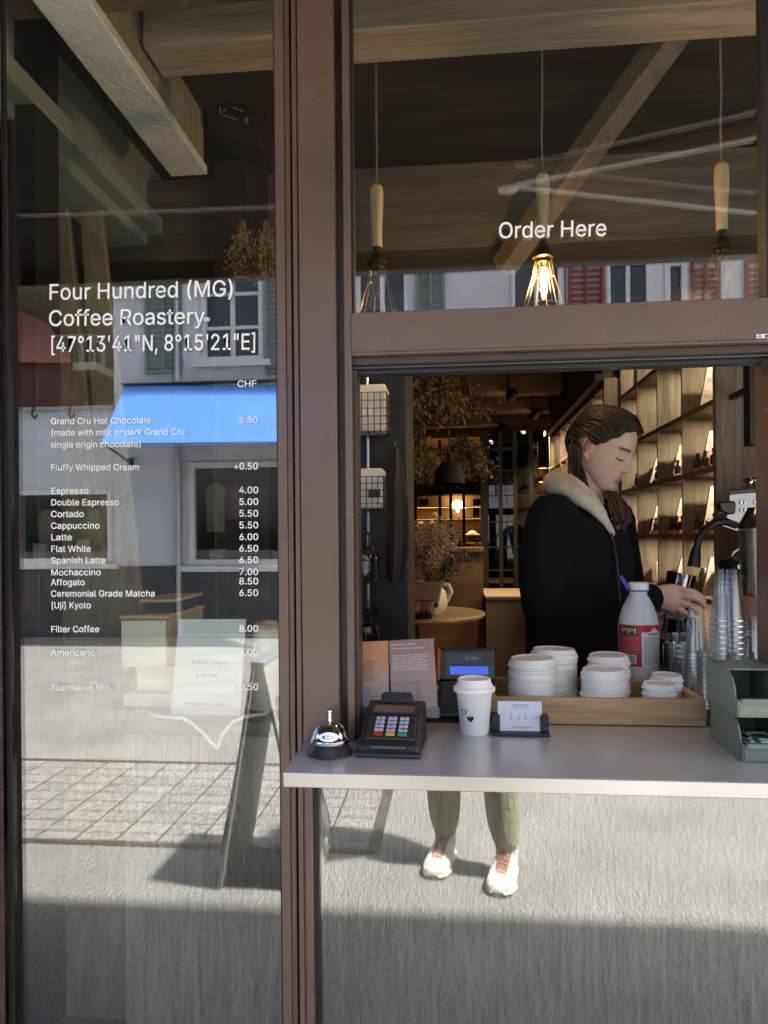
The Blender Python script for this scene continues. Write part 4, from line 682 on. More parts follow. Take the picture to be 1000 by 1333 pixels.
cols_ = {'lamp': emis('lamp_glow', (1, .75, .4), 2.), 'jar': mat('pale_jar', (.5, .42, .3), .4), 'bowl': mat('pale_bowl', (.6, .52, .38), .4), 'box': mat('dark_box', (.05, .035, .025), .6), 'books': mat('dark_book', (.05, .03, .02), .6), 'glass_jar': mat('smoked_jar', (.12, .1, .08), .1), 'cup': mat('pale_cup', (.6, .52, .38), .4)}
for nm, lb, px, pyb, hw, hh in items:
    p = at(px, pyb - 1.4, 7.66); s = 9.2 / 950; r = hw * s; h = hh * s; mb = MB(); c = (p.x, 7.74, p.z)
    r = min(r, .12)
    if nm in ('box', 'books'): mb.box((p.x - r, 7.66, p.z), (p.x + r, 7.80, p.z + h))
    elif nm == 'lamp': mb.lathe([(.0, h), (r * .5, h * .9), (r, h * .35), (r * .96, h * .33), (r * .2, h * .6), (r * .15, 0), (.0, 0)], c, 16)
    elif nm == 'bowl': mb.lathe([(.0, 0), (r * .4, 0), (r, h * .5), (r * .6, h * .7), (r * .15, h), (0, h)], c, 16)
    else: mb.lathe([(.0, 0), (r * .9, 0), (r, h * .3), (r, h * .75), (r * .6, h * .85), (r * .6, h), (0, h)], c, 16)
    mesh1(nm, mb, cols_[nm], lb + ' on the glowing grid shelf at the far end of the shop', nm.split('_')[-1], 'goods on the far grid shelf')
gp = thing('grid_partition', 'black framed glass partition with square panes behind the barista back', 'partition', (at(675, 697, 6.0).x, 6.0, FLOOR_Z))
b = MB()
for x in (633, 652, 671, 692, 724): GB(b, x - 1.6, 560, x + 1.6, 778, 6.0, .02, .02)
for y in (575, 612, 645, 679, 712, 742, 775): GB(b, 633, y - 1.4, 724, y + 1.4, 6.0, .018, .018)
b.build('frame', BKF, gp)
b = MB(); GB(b, 633, 560, 724, 775, 6.0, .002, .002); b.build('pane', glass('dark_partition_glass', .06, (.35, .37, .38)), gp, smooth=False)
b = MB(); GB(b, 627, 560, 633, 780, 5.95, .03, .03); b.build('post', BKF, gp)
b = MB(); GB(b, 700, 590, 726, 665, 7.0, 0, .02)
ss = thing('side_shelf', 'small orange lit shelf glimpsed through the black partition', 'shelf', (at(713, 697, 7.0).x, 7.0, FLOOR_Z)); b.build('back_board', ORB, ss)
b = MB()
for y in (607, 625, 643): GB(b, 700, y - .8, 726, y + .8, 6.9, 0, .1)
for x in (700, 713): GB(b, x - .8, 590, x + .8, 665, 6.9, 0, .1)
b.build('frame', BKF, ss)
b = MB()
for y in (609, 627): GB(b, 702, y, 725, y + .7, 6.92, 0, .02)
b.build('led_strip', emis('far_led2', (1, .5, .16), 9.), ss)
b = MB(); GB(b, 642, 605, 668, 668, 8.2, 0, .05); wb = mesh1('reflection_panel', b, mat('pale_reflection', (.26, .29, .29), .5, var=.6, vscale=6), 'pale grey panel painted as a reflected blur in the black partition panes', 'reflection')  # added pale panel, painted as the blurred reflection in the partition glass
wc = thing('wooden_counter', 'dark brown wooden counter below the glowing grid shelf', 'counter', (at(575, 697, 5.0).x, 5.0, FLOOR_Z))
p, q = at(470, 714, 5.0), at(629, 714, 5.0); DW = wood('dark_counter_wood', (.045, .022, .009), (.13, .07, .032), 'x', 9, .5, .2)
b = MB(); b.box((p.x, 5.0, FLOOR_Z), (q.x, 5.5, p.z - .04)); b.build('front', DW, wc)
b = MB(); b.box((p.x - .02, 4.97, p.z - .039), (q.x + .01, 5.52, p.z)); b.build('top', DW, wc, bevel=.004)
bc = thing('beige_bench', 'plain beige block bench beyond the barista', 'bench', (at(670, 697, 4.7).x, 4.7, FLOOR_Z))
p, q = at(633, 776, 4.7), at(712, 776, 4.7); b = MB(); b.box((p.x, 4.7, FLOOR_Z), (q.x, 5.6, p.z - .03)); b.build('base', mat('beige_plaster', (.17, .135, .10), .7, var=.1), bc); b = MB(); b.box((p.x - .01, 4.68, p.z - .029), (q.x + .01, 5.62, p.z)); b.build('top', mat('beige_plaster', (.3, .24, .175), .7), bc, bevel=.005)
# round table with jug of dried heather
TW = wood('table_wood', (.13, .075, .035), (.30, .19, .10), 'x', 10, .45, .15)
tc_ = at(536, 797, 2.9); tb = thing('round_table', 'round wooden table carrying a cream jug of dried heather', 'table', (tc_.x, 2.9, FLOOR_Z))
b = MB(); b.lathe([(0, tc_.z - .03), (.43, tc_.z - .03), (.445, tc_.z - .015), (.445, tc_.z - .004), (.44, tc_.z), (0, tc_.z)], (tc_.x, 2.9, 0), 48); b.build('tabletop', TW, tb)
b = MB(); b.lathe([(.22, FLOOR_Z), (.22, FLOOR_Z + .03), (.05, FLOOR_Z + .05), (.045, tc_.z - .031)], (tc_.x, 2.9, 0), 20); b.build('pedestal', BLACK, tb)
jc = at(560, 785, 2.72); jz = tc_.z + .0005; k = 4.3 / 950
ju = thing('jug', 'round cream ceramic jug on the wooden table filled with dried heather', 'jug', (jc.x, 2.72, jz)); CER = mat('cream_ceramic', (.56, .50, .40), .35, var=.08)
b = MB(); b.lathe([(0, 0), (.05, 0), (.095, .04), (.108, .09), (.095, .14), (.07, .165), (.068, .19), (.074, .2), (.068, .2), (.06, .17), (.085, .13), (.09, .09), (.05, .02), (0, .015)], (jc.x, 2.72, jz), 28); b.build('pot', CER, ju)
b = MB(); b.tube([(jc.x + .066, 2.70, jz + .185), (jc.x + .11, 2.69, jz + .18), (jc.x + .125, 2.69, jz + .14), (jc.x + .1, 2.70, jz + .09)], .012, 8); b.build('handle', CER, ju)
def sprays(mb_s, mb_l, base, n, h, spread, leaf, rn, droop=0., lean=V((0, 0, 0)), thick=.0016, leaves=26, start=.3):
    for _ in range(n):
        a = rn.uniform(0, 2 * math.pi); sp = spread * math.sqrt(rn.random()); d = V((math.cos(a) * sp, math.sin(a) * sp * .8, 0)) + lean * rn.random(); hh = h * rn.uniform(.6, 1.05); p = V(base) + V((d.x, d.y, 0)) * .15
        pts = [p + d * (t * t) + V((0, 0, hh * t - droop * t * t * sp)) + V((rn.uniform(-.004, .004), rn.uniform(-.004, .004), 0)) for t in (0, .25, .5, .75, 1)]
        mb_s.tube(pts, [thick, thick, thick * .8, thick * .7, thick * .4], 4, False)
        for _l in range(leaves):
            t = start + (1 - start) * rn.random() ; f = t * 4; i = min(3, int(f)); c = pts[i].lerp(pts[i + 1], f - i) + V((rn.gauss(0, 1), rn.gauss(0, 1), rn.gauss(0, 1))) * leaf * .9
            ax = V((rn.gauss(0, 1), rn.gauss(0, 1), rn.gauss(.6, 1))).normalized(); bx_ = ax.orthogonal().normalized(); l = leaf * rn.uniform(.5, 1.2)
            mb_l.cur = rn.choice((0, 0, 1, 2)) if mb_l.__dict__.get('multi') else 0
            mb_l.add([c - ax * l * .5, c + bx_ * l * .22, c + ax * l * .6, c - bx_ * l * .22], [(0, 1, 2, 3)])
HE = [mat('heather_pink', (.50, .30, .22), .9), mat('heather_brown', (.36, .25, .14), .9), mat('heather_green', (.16, .17, .08), .9)]
STK = mat('dry_stalk', (.14, .10, .055), .9)
hb = thing('dried_heather', 'bunch of pinkish brown dried heather standing in the cream jug', 'dried flowers', (jc.x, 2.72, jz + .18))
s_, l_ = MB(), MB(); l_.multi = True; sprays(s_, l_, (jc.x, 2.72, jz + .16), 190, .40, .17, .014, random.Random(5), leaves=36, start=.35)
s_.build('stalks', STK, hb, smooth=False); l_.build('blossom', HE, hb, smooth=False)
s_, l_ = MB(), MB(); sprays(s_, l_, (jc.x + .02, 2.74, jz + .16), 30, .28, .08, .03, random.Random(6), lean=V((.24, .05, -.05)), leaves=18)
s_.build('stalks', STK, hb, smooth=False); l_.build('dark_leaves', mat('dark_leaf', (.02, .022, .015), .7), hb, smooth=False)
cb = thing('chocolate_box', 'open brown box of chocolates tilted in front of the cream jug', 'box', at(556, 790, 2.52))
def tilt_box(mb, px0, py0, px1, py1, Y0, Y1, sk=0): 
    a, c = at(px0, py1, Y0), at(px1, py1, Y0); u, v_ = at(px0 + sk, py0, Y1), at(px1 + sk, py0, Y1); return mb.slab([a, c, v_, u], (0, .03, -.03))
b = MB(); tilt_box(b, 520, 757, 570, 785, 2.50, 2.62, 6); b.build('lid', mat('cocoa_card', (.10, .06, .045), .6), cb, bevel=.003)
b = MB(); tilt_box(b, 520, 780, 562, 800, 2.46, 2.50, 4); b.build('tray', mat('dark_cocoa', (.015, .01, .009), .5), cb, bevel=.003)
for i in range(5): b = MB(); tilt_box(b, 523 + i * 8, 783, 529.5 + i * 8, 796, 2.445, 2.47, 3); b.build('bar', mat(('pink_bar', 'cocoa_bar')[i % 2], ((.18, .07, .07), (.05, .03, .025))[i % 2], .5), cb, bevel=.002)
# dried flowers hung from the ceiling, dome lamp
def hang(px, py_top, py_bot, Y, spread, n, leaf, label, cols, seed, h=None):
    t = at(px, py_top, Y); bt_ = at(px, py_bot, Y); root = thing('hanging_dried_flowers', label, 'dried flowers', t, 'dried flowers hung from the ceiling'); s_, l_ = MB(), MB(); l_.multi = True
    rn = random.Random(seed); tmp_s, tmp_l = MB(), MB(); tmp_l.multi = True
    sprays(tmp_s, tmp_l, (0, 0, 0), n, t.z - bt_.z, spread, leaf, rn, leaves=22, thick=.003)
    fl = Matrix.Translation(t) @ Matrix.Diagonal((1, 1, -1, 1))
    s_.add([fl @ p for p in tmp_s.v], tmp_s.f); l_.add([fl @ p for p in tmp_l.v], tmp_l.f); l_.mi = tmp_l.mi
    s_.build('stalks', STK, root, smooth=False); l_.build('dry_leaves', cols, root, smooth=False)
    b = MB(); b.tube([t, V((t.x, t.y, CE))], .004, 6); b.build('cord', BLACK, root)
DL = [mat('dry_leaf_tan', (.42, .29, .14), .9), mat('dry_leaf_olive', (.20, .165, .08), .9), mat('dry_leaf_dark', (.08, .065, .035), .9)]
hang(560, 482, 545, 3.2, .30, 60, .05, 'wide tan bunch of dried branches hanging highest above the table', DL, 11)
hang(545, 560, 628, 3.4, .2, 60, .035, 'tan and olive bunch of dried flowers hanging beside the black dome lamp', DL, 12)
hang(602, 568, 622, 3.9, .28, 60, .035, 'dark olive bunch of dried flowers hanging behind the black dome lamp', DL[1:] + DL[1:2], 13)
hang(605, 500, 540, 3.6, .2, 30, .04, 'smaller reddish dried bunch hanging to the right of the highest one', [DL[0], DL[1], DL[2]], 14)
lc = at(585, 630, 3.3); dl = thing('dome_lamp', 'black metal dome lamp hanging low over the round table', 'lamp', lc)
r_ = 20 * 4.85 / 950
b = MB(); b.lathe([(r_, 0), (r_ * .97, .04), (r_ * .8, .1), (r_ * .45, .14), (r_ * .15, .15), (.012, .2), (0, .2), (0, .145), (r_ * .42, .132), (r_ * .77, .095), (r_ * .95, .0)], lc, 32); b.build('lamp_shade', mat('black_enamel', (.004, .004, .004), .8), dl)
b = MB(); b.tube([lc + V((0, 0, .2)), V((lc.x, lc.y, CE))], .005, 6); b.build('cord', BLACK, dl)
b = MB(); b.ell(lc + V((0, 0, .06)), (.03, .03, .04), 12); b.build('bulb', emis('dome_bulb', (1, .68, .36), 14.), dl)
# little black spots on the ceiling beams
for i, (px, py, Y, lb) in enumerate(((662, 520, 4.6, 'nearest to the dried flowers'), (694, 543, 5.5, 'with a bright lens in the middle'), (650, 562, 6.3, 'farthest back by the partition'))):
    p = at(px, py, Y); sp = thing('ceiling_spot', 'small black ceiling spotlight ' + lb, 'spotlight', p, 'ceiling spotlights')
    M_ = Matrix.Rotation(.7, 3, 'Y') @ Matrix.Rotation(.5, 3, 'X')
    b = MB(); b.lathe([(.0, .09), (.04, .09), (.045, 0), (.04, .004), (0, .02)], p, 16, M_); b.build('can', BLACK, sp)
    b = MB(); b.lathe([(0, .004), (.03, .004), (.03, .001), (0, .001)], p, 12, M_); b.build('lens', emis('spot_lens', (1, .8, .55), 10. if i == 1 else 3.), sp)
    b = MB(); b.tube([p + V((0, 0, .05)), V((p.x, p.y, CE))], .008, 6); b.build('stem', BLACK, sp)
    li = bpy.data.lights.new('spot_light', 'SPOT'); li.energy = 22; li.color = (1, .66, .36); li.spot_size = R(110); li.spot_blend = .8; li.shadow_soft_size = .04
    lo = bpy.data.objects.new('spot_light', li); COL.objects.link(lo); lo.parent = sp; lo.location = (0.03, 0, -.05); lo.rotation_euler = (0, R(-10), 0)

# tall black cabinet at the left of the hatch with baskets and a towel
YK = .95; xa, xb = at(396, 697, YK).x, at(530, 697, YK).x
tk = thing('black_cabinet', 'tall matt black cabinet standing at the left of the hatch opening', 'cabinet', ((xa + xb) / 2, YK + .2, FLOOR_Z))
b = MB(); b.box((xa, YK, FLOOR_Z), (xb, YK + .45, 2.34)); b.build('body', mat('matt_black', (.011, .012, .014), .5, var=.3), tk, bevel=.003)
pr = at(479, 697, YK - .05).x
b = MB(); b.tube([(pr, YK - .04, .9), (pr, YK - .04, 1.4), (pr, YK - .04, 2.18)], .007, 10); b.build('rail', mat('satin_rail', (.45, .46, .47), .3, 1.), tk)
b = MB(); q = at(489, 480, YK - .02); b.tube([q + V((-.012, 0, -.02)), q + V((-.01, -.01, .005)), q + V((0, -.014, .012)), q + V((.012, -.01, .004)), q + V((.014, 0, -.02))], .0035, 8); b.build('hook', mat('satin_rail', (.45, .46, .47), .3, 1.), tk)
LIN = mat('white_linen', (.62, .61, .59), .9, var=.06, vscale=20, bump=.4, bscale=40)
def basket(px0, py0, px1, py1, label, patch):
    a, c = at(px0, py1, YK - .15), at(px1, py0, YK - .15); x0, x1, z0, z1 = a.x, c.x, a.z, c.z; ya, yb = YK - .15, YK - .012
    root = thing('wire_basket', label, 'basket', ((x0 + x1) / 2, (ya + yb) / 2, z0), 'wire baskets hung on the black cabinet')
    b = MB(); q = .006; n = 8; zt = z1 - .03
    ring = []
    def prof(z, k): return [V((x0 + q + k, ya + q + k, z)), V((x1 - q - k, ya + q + k, z)), V((x1 - q - k, yb - k, z)), V((x0 + q + k, yb - k, z))]
    lv = [prof(z0 + .006, .01), prof(z0 + .03, .0), prof(z1 - .04, .0), prof(z1 - .005, -.004), prof(z1 - .001, .004), prof(z1 - .04, .012), prof(z0 + .04, .012)]
    vs = [p for l in lv for p in l]; fs = [(0, 1, 2, 3)]
    for i in range(6):
        for k_ in range(4): fs.append((i * 4 + k_, i * 4 + (k_ + 1) % 4, i * 4 + 4 + (k_ + 1) % 4, i * 4 + 4 + k_))
    b.add(vs, fs); b.build('liner', LIN, root, bevel=.006, seg=3)
    b = MB(); nx = 6
    for i in range(nx + 1):
        x = x0 + (x1 - x0) * i / nx; b.tube([(x, ya, zt), (x, ya, z0), (x, yb, z0)], .0016, 5)
    for j in range(6): z = z0 + (zt - z0) * j / 5; b.tube([(x0, yb, z), (x0, ya, z), (x1, ya, z), (x1, yb, z)], .0016, 5)
    for i in range(1, 4): y = ya + (yb - ya) * i / 4; b.tube([(x0, y, zt), (x0, y, z0), (x1, y, z0), (x1, y, zt)], .0014, 5)
    b.build('wire_frame', BLACK, root)
    b = MB()
    if patch: b.box(at(480, 648, ya - .003), at(495, 637, ya - .0045)); b.build('tag_patch', BLACK, root, bevel=.0005)
    else: b.box(at(468, 540, ya + .0025), at(485, 530, ya + .0045)); b.build('care_label', mat('label_white', (.7, .7, .68), .7), root)
basket(455, 498, 503, 563, 'upper wire basket with white linen liner on the black cabinet', False)
basket(455, 608, 499, 664, 'lower wire basket with white liner and small black patch', True)
# grey towel on a hook
tw = thing('towel', 'dark grey knitted towel hanging from a hook on the black cabinet', 'towel', at(515, 588, YK - .03))
b = MB(); rows_ = 26; cols2 = 15; vs = []; fs = []
for j in range(rows_):
    t = j / (rows_ - 1); py = 582 + (755 - 582) * t; l = 514.5 - 2 - 8.5 * min(1, t * 3.2) + 1.5 * t; r2 = 515.5 + 2 + 13.5 * min(1, t * 2.1) ** .8 - 3.5 * max(0, t - .8) * 5
    for i in range(cols2):
        s = i / (cols2 - 1); px = l + (r2 - l) * s; yy = YK - .045 + .014 * math.sin(s * 9 + t * 2) * min(1, .3 + t * 1.5) - .01 * math.sin(s * 3.14); vs.append(at(px, py + 5 * math.sin(s * 5) * t, yy))
for j in range(rows_ - 1):
    for i in range(cols2 - 1): a = j * cols2 + i; fs.append((a, a + 1, a + cols2 + 1, a + cols2))
b.add(vs, fs); o = b.build('cloth', mat('towel_grey', (.075, .07, .066), 1., var=.35, vscale=160, bump=.8, bscale=400), tw); so_ = o.modifiers.new('t', 'SOLIDIFY'); so_.thickness = .006
b = MB(); q = at(515, 580, YK - .02); b.tube([q + V((0, .02, 0)), q + V((0, -.02, 0)), q + V((0, -.026, .012))], .003, 6); b.build('hook', mat('satin_rail', (.45, .46, .47), .3, 1.), tw)
# dark glass pot and round machine low on the rail
q = at(472, 758, YK - .1); gpot = thing('glass_pot', 'dark glass coffee pot hanging low on the rail in shadow', 'pot', q)
b = MB(); b.lathe([(0, 0), (.05, 0), (.055, .02), (.055, .09), (.045, .11), (.048, .12)], q, 24); b.build('body', mat('dark_glass', (.02, .021, .022), .05, coat=.5), gpot)
b = MB(); b.tube([q + V((.03, -.03, .12)), q + V((.03, -.04, .16)), q + V((-.02, -.04, .175)), q + V((-.04, -.03, .13))], .006, 8); b.build('handle', mat('dark_rubber', (.02, .02, .022), .5), gpot)
b = MB(); [b.tube([q + V((.057 * math.cos(a), .057 * math.sin(a), z)) for a in [i * math.pi / 8 for i in range(17)]], .0015, 4) for z in (.03, .075)]; b.build('band', BLACK, gpot)
q = at(474, 834, YK - .12); gr = thing('coffee_grinder', 'black round grinder standing in shadow under the glass pot', 'grinder', q)
b = MB(); b.lathe([(0, 0), (.055, 0), (.058, .01), (.05, .05), (.03, .06), (.03, .075), (.045, .08), (.05, .11), (0, .11)], q, 24); b.build('body', mat('dark_shiny', (.012, .012, .013), .15), gr)
b = MB(); b.lathe([(0, .112), (.012, .112), (.014, .125), (0, .13)], q, 14); b.build('knob', mat('dark_rubber', (.02, .02, .022), .5), gr)

# three pendant lamps with turned wooden handles behind the top pane
HW_ = wood('pale_turned_wood', (.42, .33, .17), (.62, .52, .31), 'z', 30, .5, .15); BRS = mat('aged_brass', (.07, .055, .03), .4, .7)
for i, (px, py0, py1, lit, lb) in enumerate(((491, 240, 322, 0, 'unlit pendant lamp with a pale wooden grip nearest the brown pillar'), (707, 225, 312, 1, 'lit pendant lamp with a glowing bulb behind the Order Here lettering'), (940, 212, 300, 0, 'unlit pendant lamp with wooden grip hanging over the red shutters'))):
    Y = .55; a, c = at(px, py0, Y), at(px, py1, Y); H = a.z - c.z; root = thing('pendant_lamp', lb, 'lamp', c, 'pendant lamps in the hatch window'); o0 = V((c.x, Y, 0))
    k = 2.1 / 950 * 9
    b = MB(); b.lathe([(0, c.z), (k * .75, c.z), (k * .78, c.z + H * .3), (k * .95, c.z + H * .6), (k, c.z + H * .8), (k * .9, c.z + H * .95), (k * .5, a.z), (0, a.z)], o0, 20); b.build('handle', HW_, root)
    b = MB(); b.tube([V((c.x, Y, a.z + q_ * .1)) + V((rnd.uniform(-.002, .002), 0, 0)) for q_ in range(int((CE - a.z) / .1) + 2)], .003, 6); b.build('cord', mat('fabric_cord', (.20, .17, .12), .9), root)
    b = MB(); b.lathe([(0, c.z - .001), (k * .6, c.z - .001), (k * .6, c.z - .02), (k * .9, c.z - .025), (k * 1.05, c.z - .04), (k * 1.5, c.z - .045), (k * 1.5, c.z - .052), (k * .9, c.z - .056), (k * .85, c.z - .065), (0, c.z - .065)], o0, 20); b.build('socket', BRS, root)
    b = MB()
    for j in range(10): an = j * 2 * math.pi / 10; d = V((math.cos(an), math.sin(an), 0)); zz = c.z - .05; b.tube([o0 + d * k * 1.1 + V((0, 0, zz)), o0 + d * k * 1.5 + V((0, 0, zz - .05)), o0 + d * k * 2.6 + V((0, 0, zz - .125)), o0 + d * k * 2.8 + V((0, 0, zz - .14))], .0014, 5)
    for rr, zz in ((1.5, -.10), (2.8, -.19)): b.tube([o0 + V((k * rr * math.cos(t * math.pi / 12), k * rr * math.sin(t * math.pi / 12), c.z + zz)) for t in range(25)], .0015, 5)
    b.build('wire_cage', mat('cage_brass', (.25, .2, .12), .35, .9), root)
    b = MB(); b.lathe([(k * .6, c.z - .066), (k * .75, c.z - .085), (k * 1.25, c.z - .12), (k * 1.25, c.z - .14), (k * .7, c.z - .165), (0, c.z - .17)], o0, 18); b.build('bulb', glass('bulb_glass', .05, (1, .93, .8)), root)
    b = MB()
    for j in range(4): an = j * math.pi / 2; d = V((math.cos(an), math.sin(an), 0)) * k * .4; b.tube([o0 + d * .5 + V((0, 0, c.z - .08)), o0 + d + V((0, 0, c.z - .145))], .0018, 3, False)
    b.build('filament', emis('filament_on', (1, .62, .25), 260.) if lit else mat('filament_off', (.1, .08, .05), .5), root)
bf = thing('black_wall_bracket', 'square black metal bracket hung on the oak end panel above the espresso machine', 'bracket', at(985, 520, 1.1))
b = MB()
for x0, y0, x1, y1 in ((977, 470, 985, 579), (985, 570, 1030, 579), (985, 478, 1030, 484)): p, q = at(x0, y1, 1.1), at(x1, y0, 1.1); b.box((p.x, 1.1, p.z), (q.x, 1.16, q.z))
b.build('bars', BLACK, bf, bevel=.002); b = MB(); p = at(981, 500, 1.16); b.box((p.x - .01, 1.16, p.z - .02), (p.x + .01, 1.36, p.z)); b.build('wall_mount', BLACK, bf)
# things behind the upper part of the left pane
q = at(61, 195, .95); cl = thing('ceiling_lamp', 'small round glowing ceiling lamp high behind the left pane', 'lamp', q)
b = MB(); b.lathe([(0, .03), (.05, .03), (.055, .0), (.045, .0)], q, 24); b.build('shade', mat('lamp_brass', (.3, .22, .1), .4, .6), cl); b = MB(); b.lathe([(0, .012), (.044, .012), (.044, .004), (0, -.004)], q, 24); b.build('diffuser', emis('lamp_disc', (1, .8, .5), .3), cl)
b = MB(); b.tube([q + V((0, 0, .03)), V((q.x, q.y, CE))], .004, 6); b.build('cord', BLACK, cl)
PLK = wood('pale_plank', (.26, .21, .12), (.45, .38, .24), 'z', 18, .7, .3)
for i, (t0, t1, b0, b1, lb) in enumerate(((60, 74, 66, 116, 'broad pale plank leaning behind the left pane below the round lamp'), (96, 118, 120, 158, 'narrow pale plank leaning beside the broad one behind the left pane'))):
    Y0_, Y1_ = .88, .70; tt = [at(t0, 150, Y0_), at(t1, 150, Y0_)]; bb = [at(b0, 560, Y1_), at(b1, 560, Y1_)]
    ext = [p + (p - q_) * 1.6 for p, q_ in ((bb[0], tt[0]), (bb[1], tt[1]))]
    for e in ext: e.z = max(e.z, FLOOR_Z)
    b = MB(); b.slab([ext[0], ext[1], tt[1], tt[0]], (0, .03, .0)); mesh1('leaning_plank', b, PLK, lb, 'plank', 'planks leaning inside the window', bevel=.003)
bxm = thing('speaker_box', 'dark brown box with small white marks mounted high behind the left pane', 'box', at(304, 165, .85))
DB = mat('dark_brown_plastic', (.020, .014, .013), .5)
b = MB(); Yb = .85; b.hexa([at(270, 128, Yb), at(340, 140, Yb - .06), at(340, 193, Yb - .06), at(270, 168, Yb)], [at(270, 128, Yb) + V((.03, .18, 0)), at(340, 140, Yb) + V((.0, .18, 0)), at(340, 193, Yb) + V((0, .18, 0)), at(270, 168, Yb) + V((.03, .18, 0))]); b.build('case', DB, bxm, bevel=.004)
MK = mat('white_mark', (.6, .6, .55), .6)
b = MB(); nb = V((-.3, -1, 0)).normalized()
def onbox(px, py): return at(px, py, Yb - .06 * (px - 270) / 70 - .002)
b.slab([onbox(286, 139), onbox(287.6, 139), onbox(287.6, 148), onbox(286, 148)], (0, -.001, 0)); b.slab([onbox(290, 148.6), onbox(310, 156), onbox(310, 157), onbox(290, 149.8)], (0, -.001, 0)); scribble(b, onbox(303, 141), onbox(319, 146), .006, nb, rnd, .001); scribble(b, onbox(290, 144), onbox(294, 145), .006, nb, rnd, .001); b.build('marking', MK, bxm, smooth=False)
b = MB(); b.slab([onbox(319, 152), onbox(322.6, 153), onbox(322.6, 162), onbox(319, 161)], (0, -.001, 0)); b.build('indicator', mat('dull_yellow', (.35, .33, .13), .6), bxm, smooth=False)
b = MB(); p = at(305, 130, Yb + .05); b.tube([p, V((p.x, p.y, CE))], .012, 8); b.build('bracket', BLACK, bxm)
fr = thing('dark_cabinet', 'dark cabinet with a pale upper panel behind the middle of the left pane', 'cabinet', (at(250, 697, 1.6).x, 1.6, FLOOR_Z))
b = MB(); p, q = at(222, 262, 1.6), at(276, 262, 1.6); b.box((p.x, 1.6, FLOOR_Z), (q.x, 1.9, p.z)); b.build('body', DB, fr, bevel=.003)
b = MB(); b.box(at(226, 332, 1.595), at(270, 268, 1.598)); b.build('panel', mat('dull_grey_panel', (.07, .068, .06), .6, var=.2), fr)
b = MB(); p, q = at(278, 210, 1.1), at(352, 210, 1.1); b.box((p.x, 1.1, FLOOR_Z), (q.x - .02, 1.14, p.z)); mesh1('dark_board', b, wood('board_brown', (.02, .014, .011), (.045, .032, .025), 'z', 12, .6, .2), 'tall dark brown board standing behind the dried grass', 'board', bevel=.003)
for i, (px, lb) in enumerate(((316, 'left bunch of dry grass hanging beside the pillar behind the left pane'), (346, 'right bunch of dry grass hanging closest to the pillar behind the left pane'))):
    hang(px, 288, 362, .9, .05, 46, .012, lb, [mat('dry_grass', (.30, .23, .12), .9), DL[0], DL[1]], 20 + i)
# ================================================================== things on the steel shelf and counter
WP = mat('white_paper', (.88, .86, .81), .6); LIDM = mat('white_lid', (.88, .855, .80), .42, var=.03, sub=.0); BP = mat('black_plastic', (.018, .018, .019), .42, var=.2, vscale=30); BP2 = mat('black_satin', (.03, .03, .032), .3)
CHR = mat('chrome', (.80, .80, .80), .06, 1.)
# bell
q = at(430, 977, -.085); q = V((q.x, -.085, ZC)); be = thing('service_bell', 'shiny chrome service bell on a black foot at the left end of the shelf', 'bell', q); r = .047
b = MB(); b.lathe([(0, .0005), (r, .0005), (r, .004), (r * .93, .008), (r * .78, .02), (r * .7, .024), (0, .024)], q, 40); b.build('foot', BP2, be)
b = MB(); b.lathe([(r * .83, .024), (r * .86, .026), (r * .86, .032), (r * .80, .034), (r * .76, .042), (r * .62, .054), (r * .42, .062), (r * .18, .066), (0, .067)], q, 48); b.build('dome', CHR, be, ang=50)
b = MB(); b.lathe([(.004, .0665), (.004, .072), (.0032, .0725), (.0032, .084), (.004, .0845), (.007, .086), (.0075, .089), (.005, .091), (0, .0912)], q, 20); b.build('plunger', CHR, be)
# card terminal: wedge body, sloping keypad, screen, paper hatch
def tri(x, y, z): return V((x, y, z))
tx, ty = (at(502, 985, -.10).x + .005), -.105; TM = Matrix.Translation((tx, ty, ZC)) @ Matrix.Rotation(R(-3), 4, 'Z')
te = thing('card_terminal', 'black card payment terminal with coloured keys standing beside the chrome bell', 'card reader', (tx, ty, ZC))
w2 = .062; L_ = .175
def P(x, y, z): return TM @ V((x, y, z))
prof = [(0.0, .0), (0, .022), (.018, .028), (.085, .060), (.150, .079), (.168, .074), (L_, .05), (L_, 0)]
b = MB(); b.slab([P(-w2, y, z + .001) for y, z in prof], (TM.to_3x3() @ V((2 * w2, 0, 0)))); b.build('body', BP, te, bevel=.006, seg=3)
b = MB(); b.slab([P(-w2 - .004, y, z) for y, z in [(-.008, .0005), (-.008, .008), (.0, .012), (.14, .012), (.14, .0005)]], TM.to_3x3() @ V((2 * w2 + .008, 0, 0))); b.build('base_cradle', BP2, te, bevel=.003)
def slope(x, t, lift): # point on the sloping deck between (.018,.028) and (.085,.060)
    y = .018 + .067 * t; z = .029 + .032 * t; return P(x, y - .43 * lift, z + .9 * lift)
def slope2(x, t, lift):
    y = .088 + .058 * t; z = .0625 + .0175 * t; return P(x, y - .29 * lift, z + .957 * lift)
b = MB(); b.hexa([slope(-.052, .02, .0), slope(.052, .02, .0), slope(.052, .98, 0), slope(-.052, .98, 0)], [slope(-.050, .04, .003), slope(.050, .04, .003), slope(.050, .96, .003), slope(-.050, .96, .003)]); b.build('keypad', BP2, te, bevel=.001)
KEY = mat('pale_key', (.48, .50, .58), .5)
kb = MB()
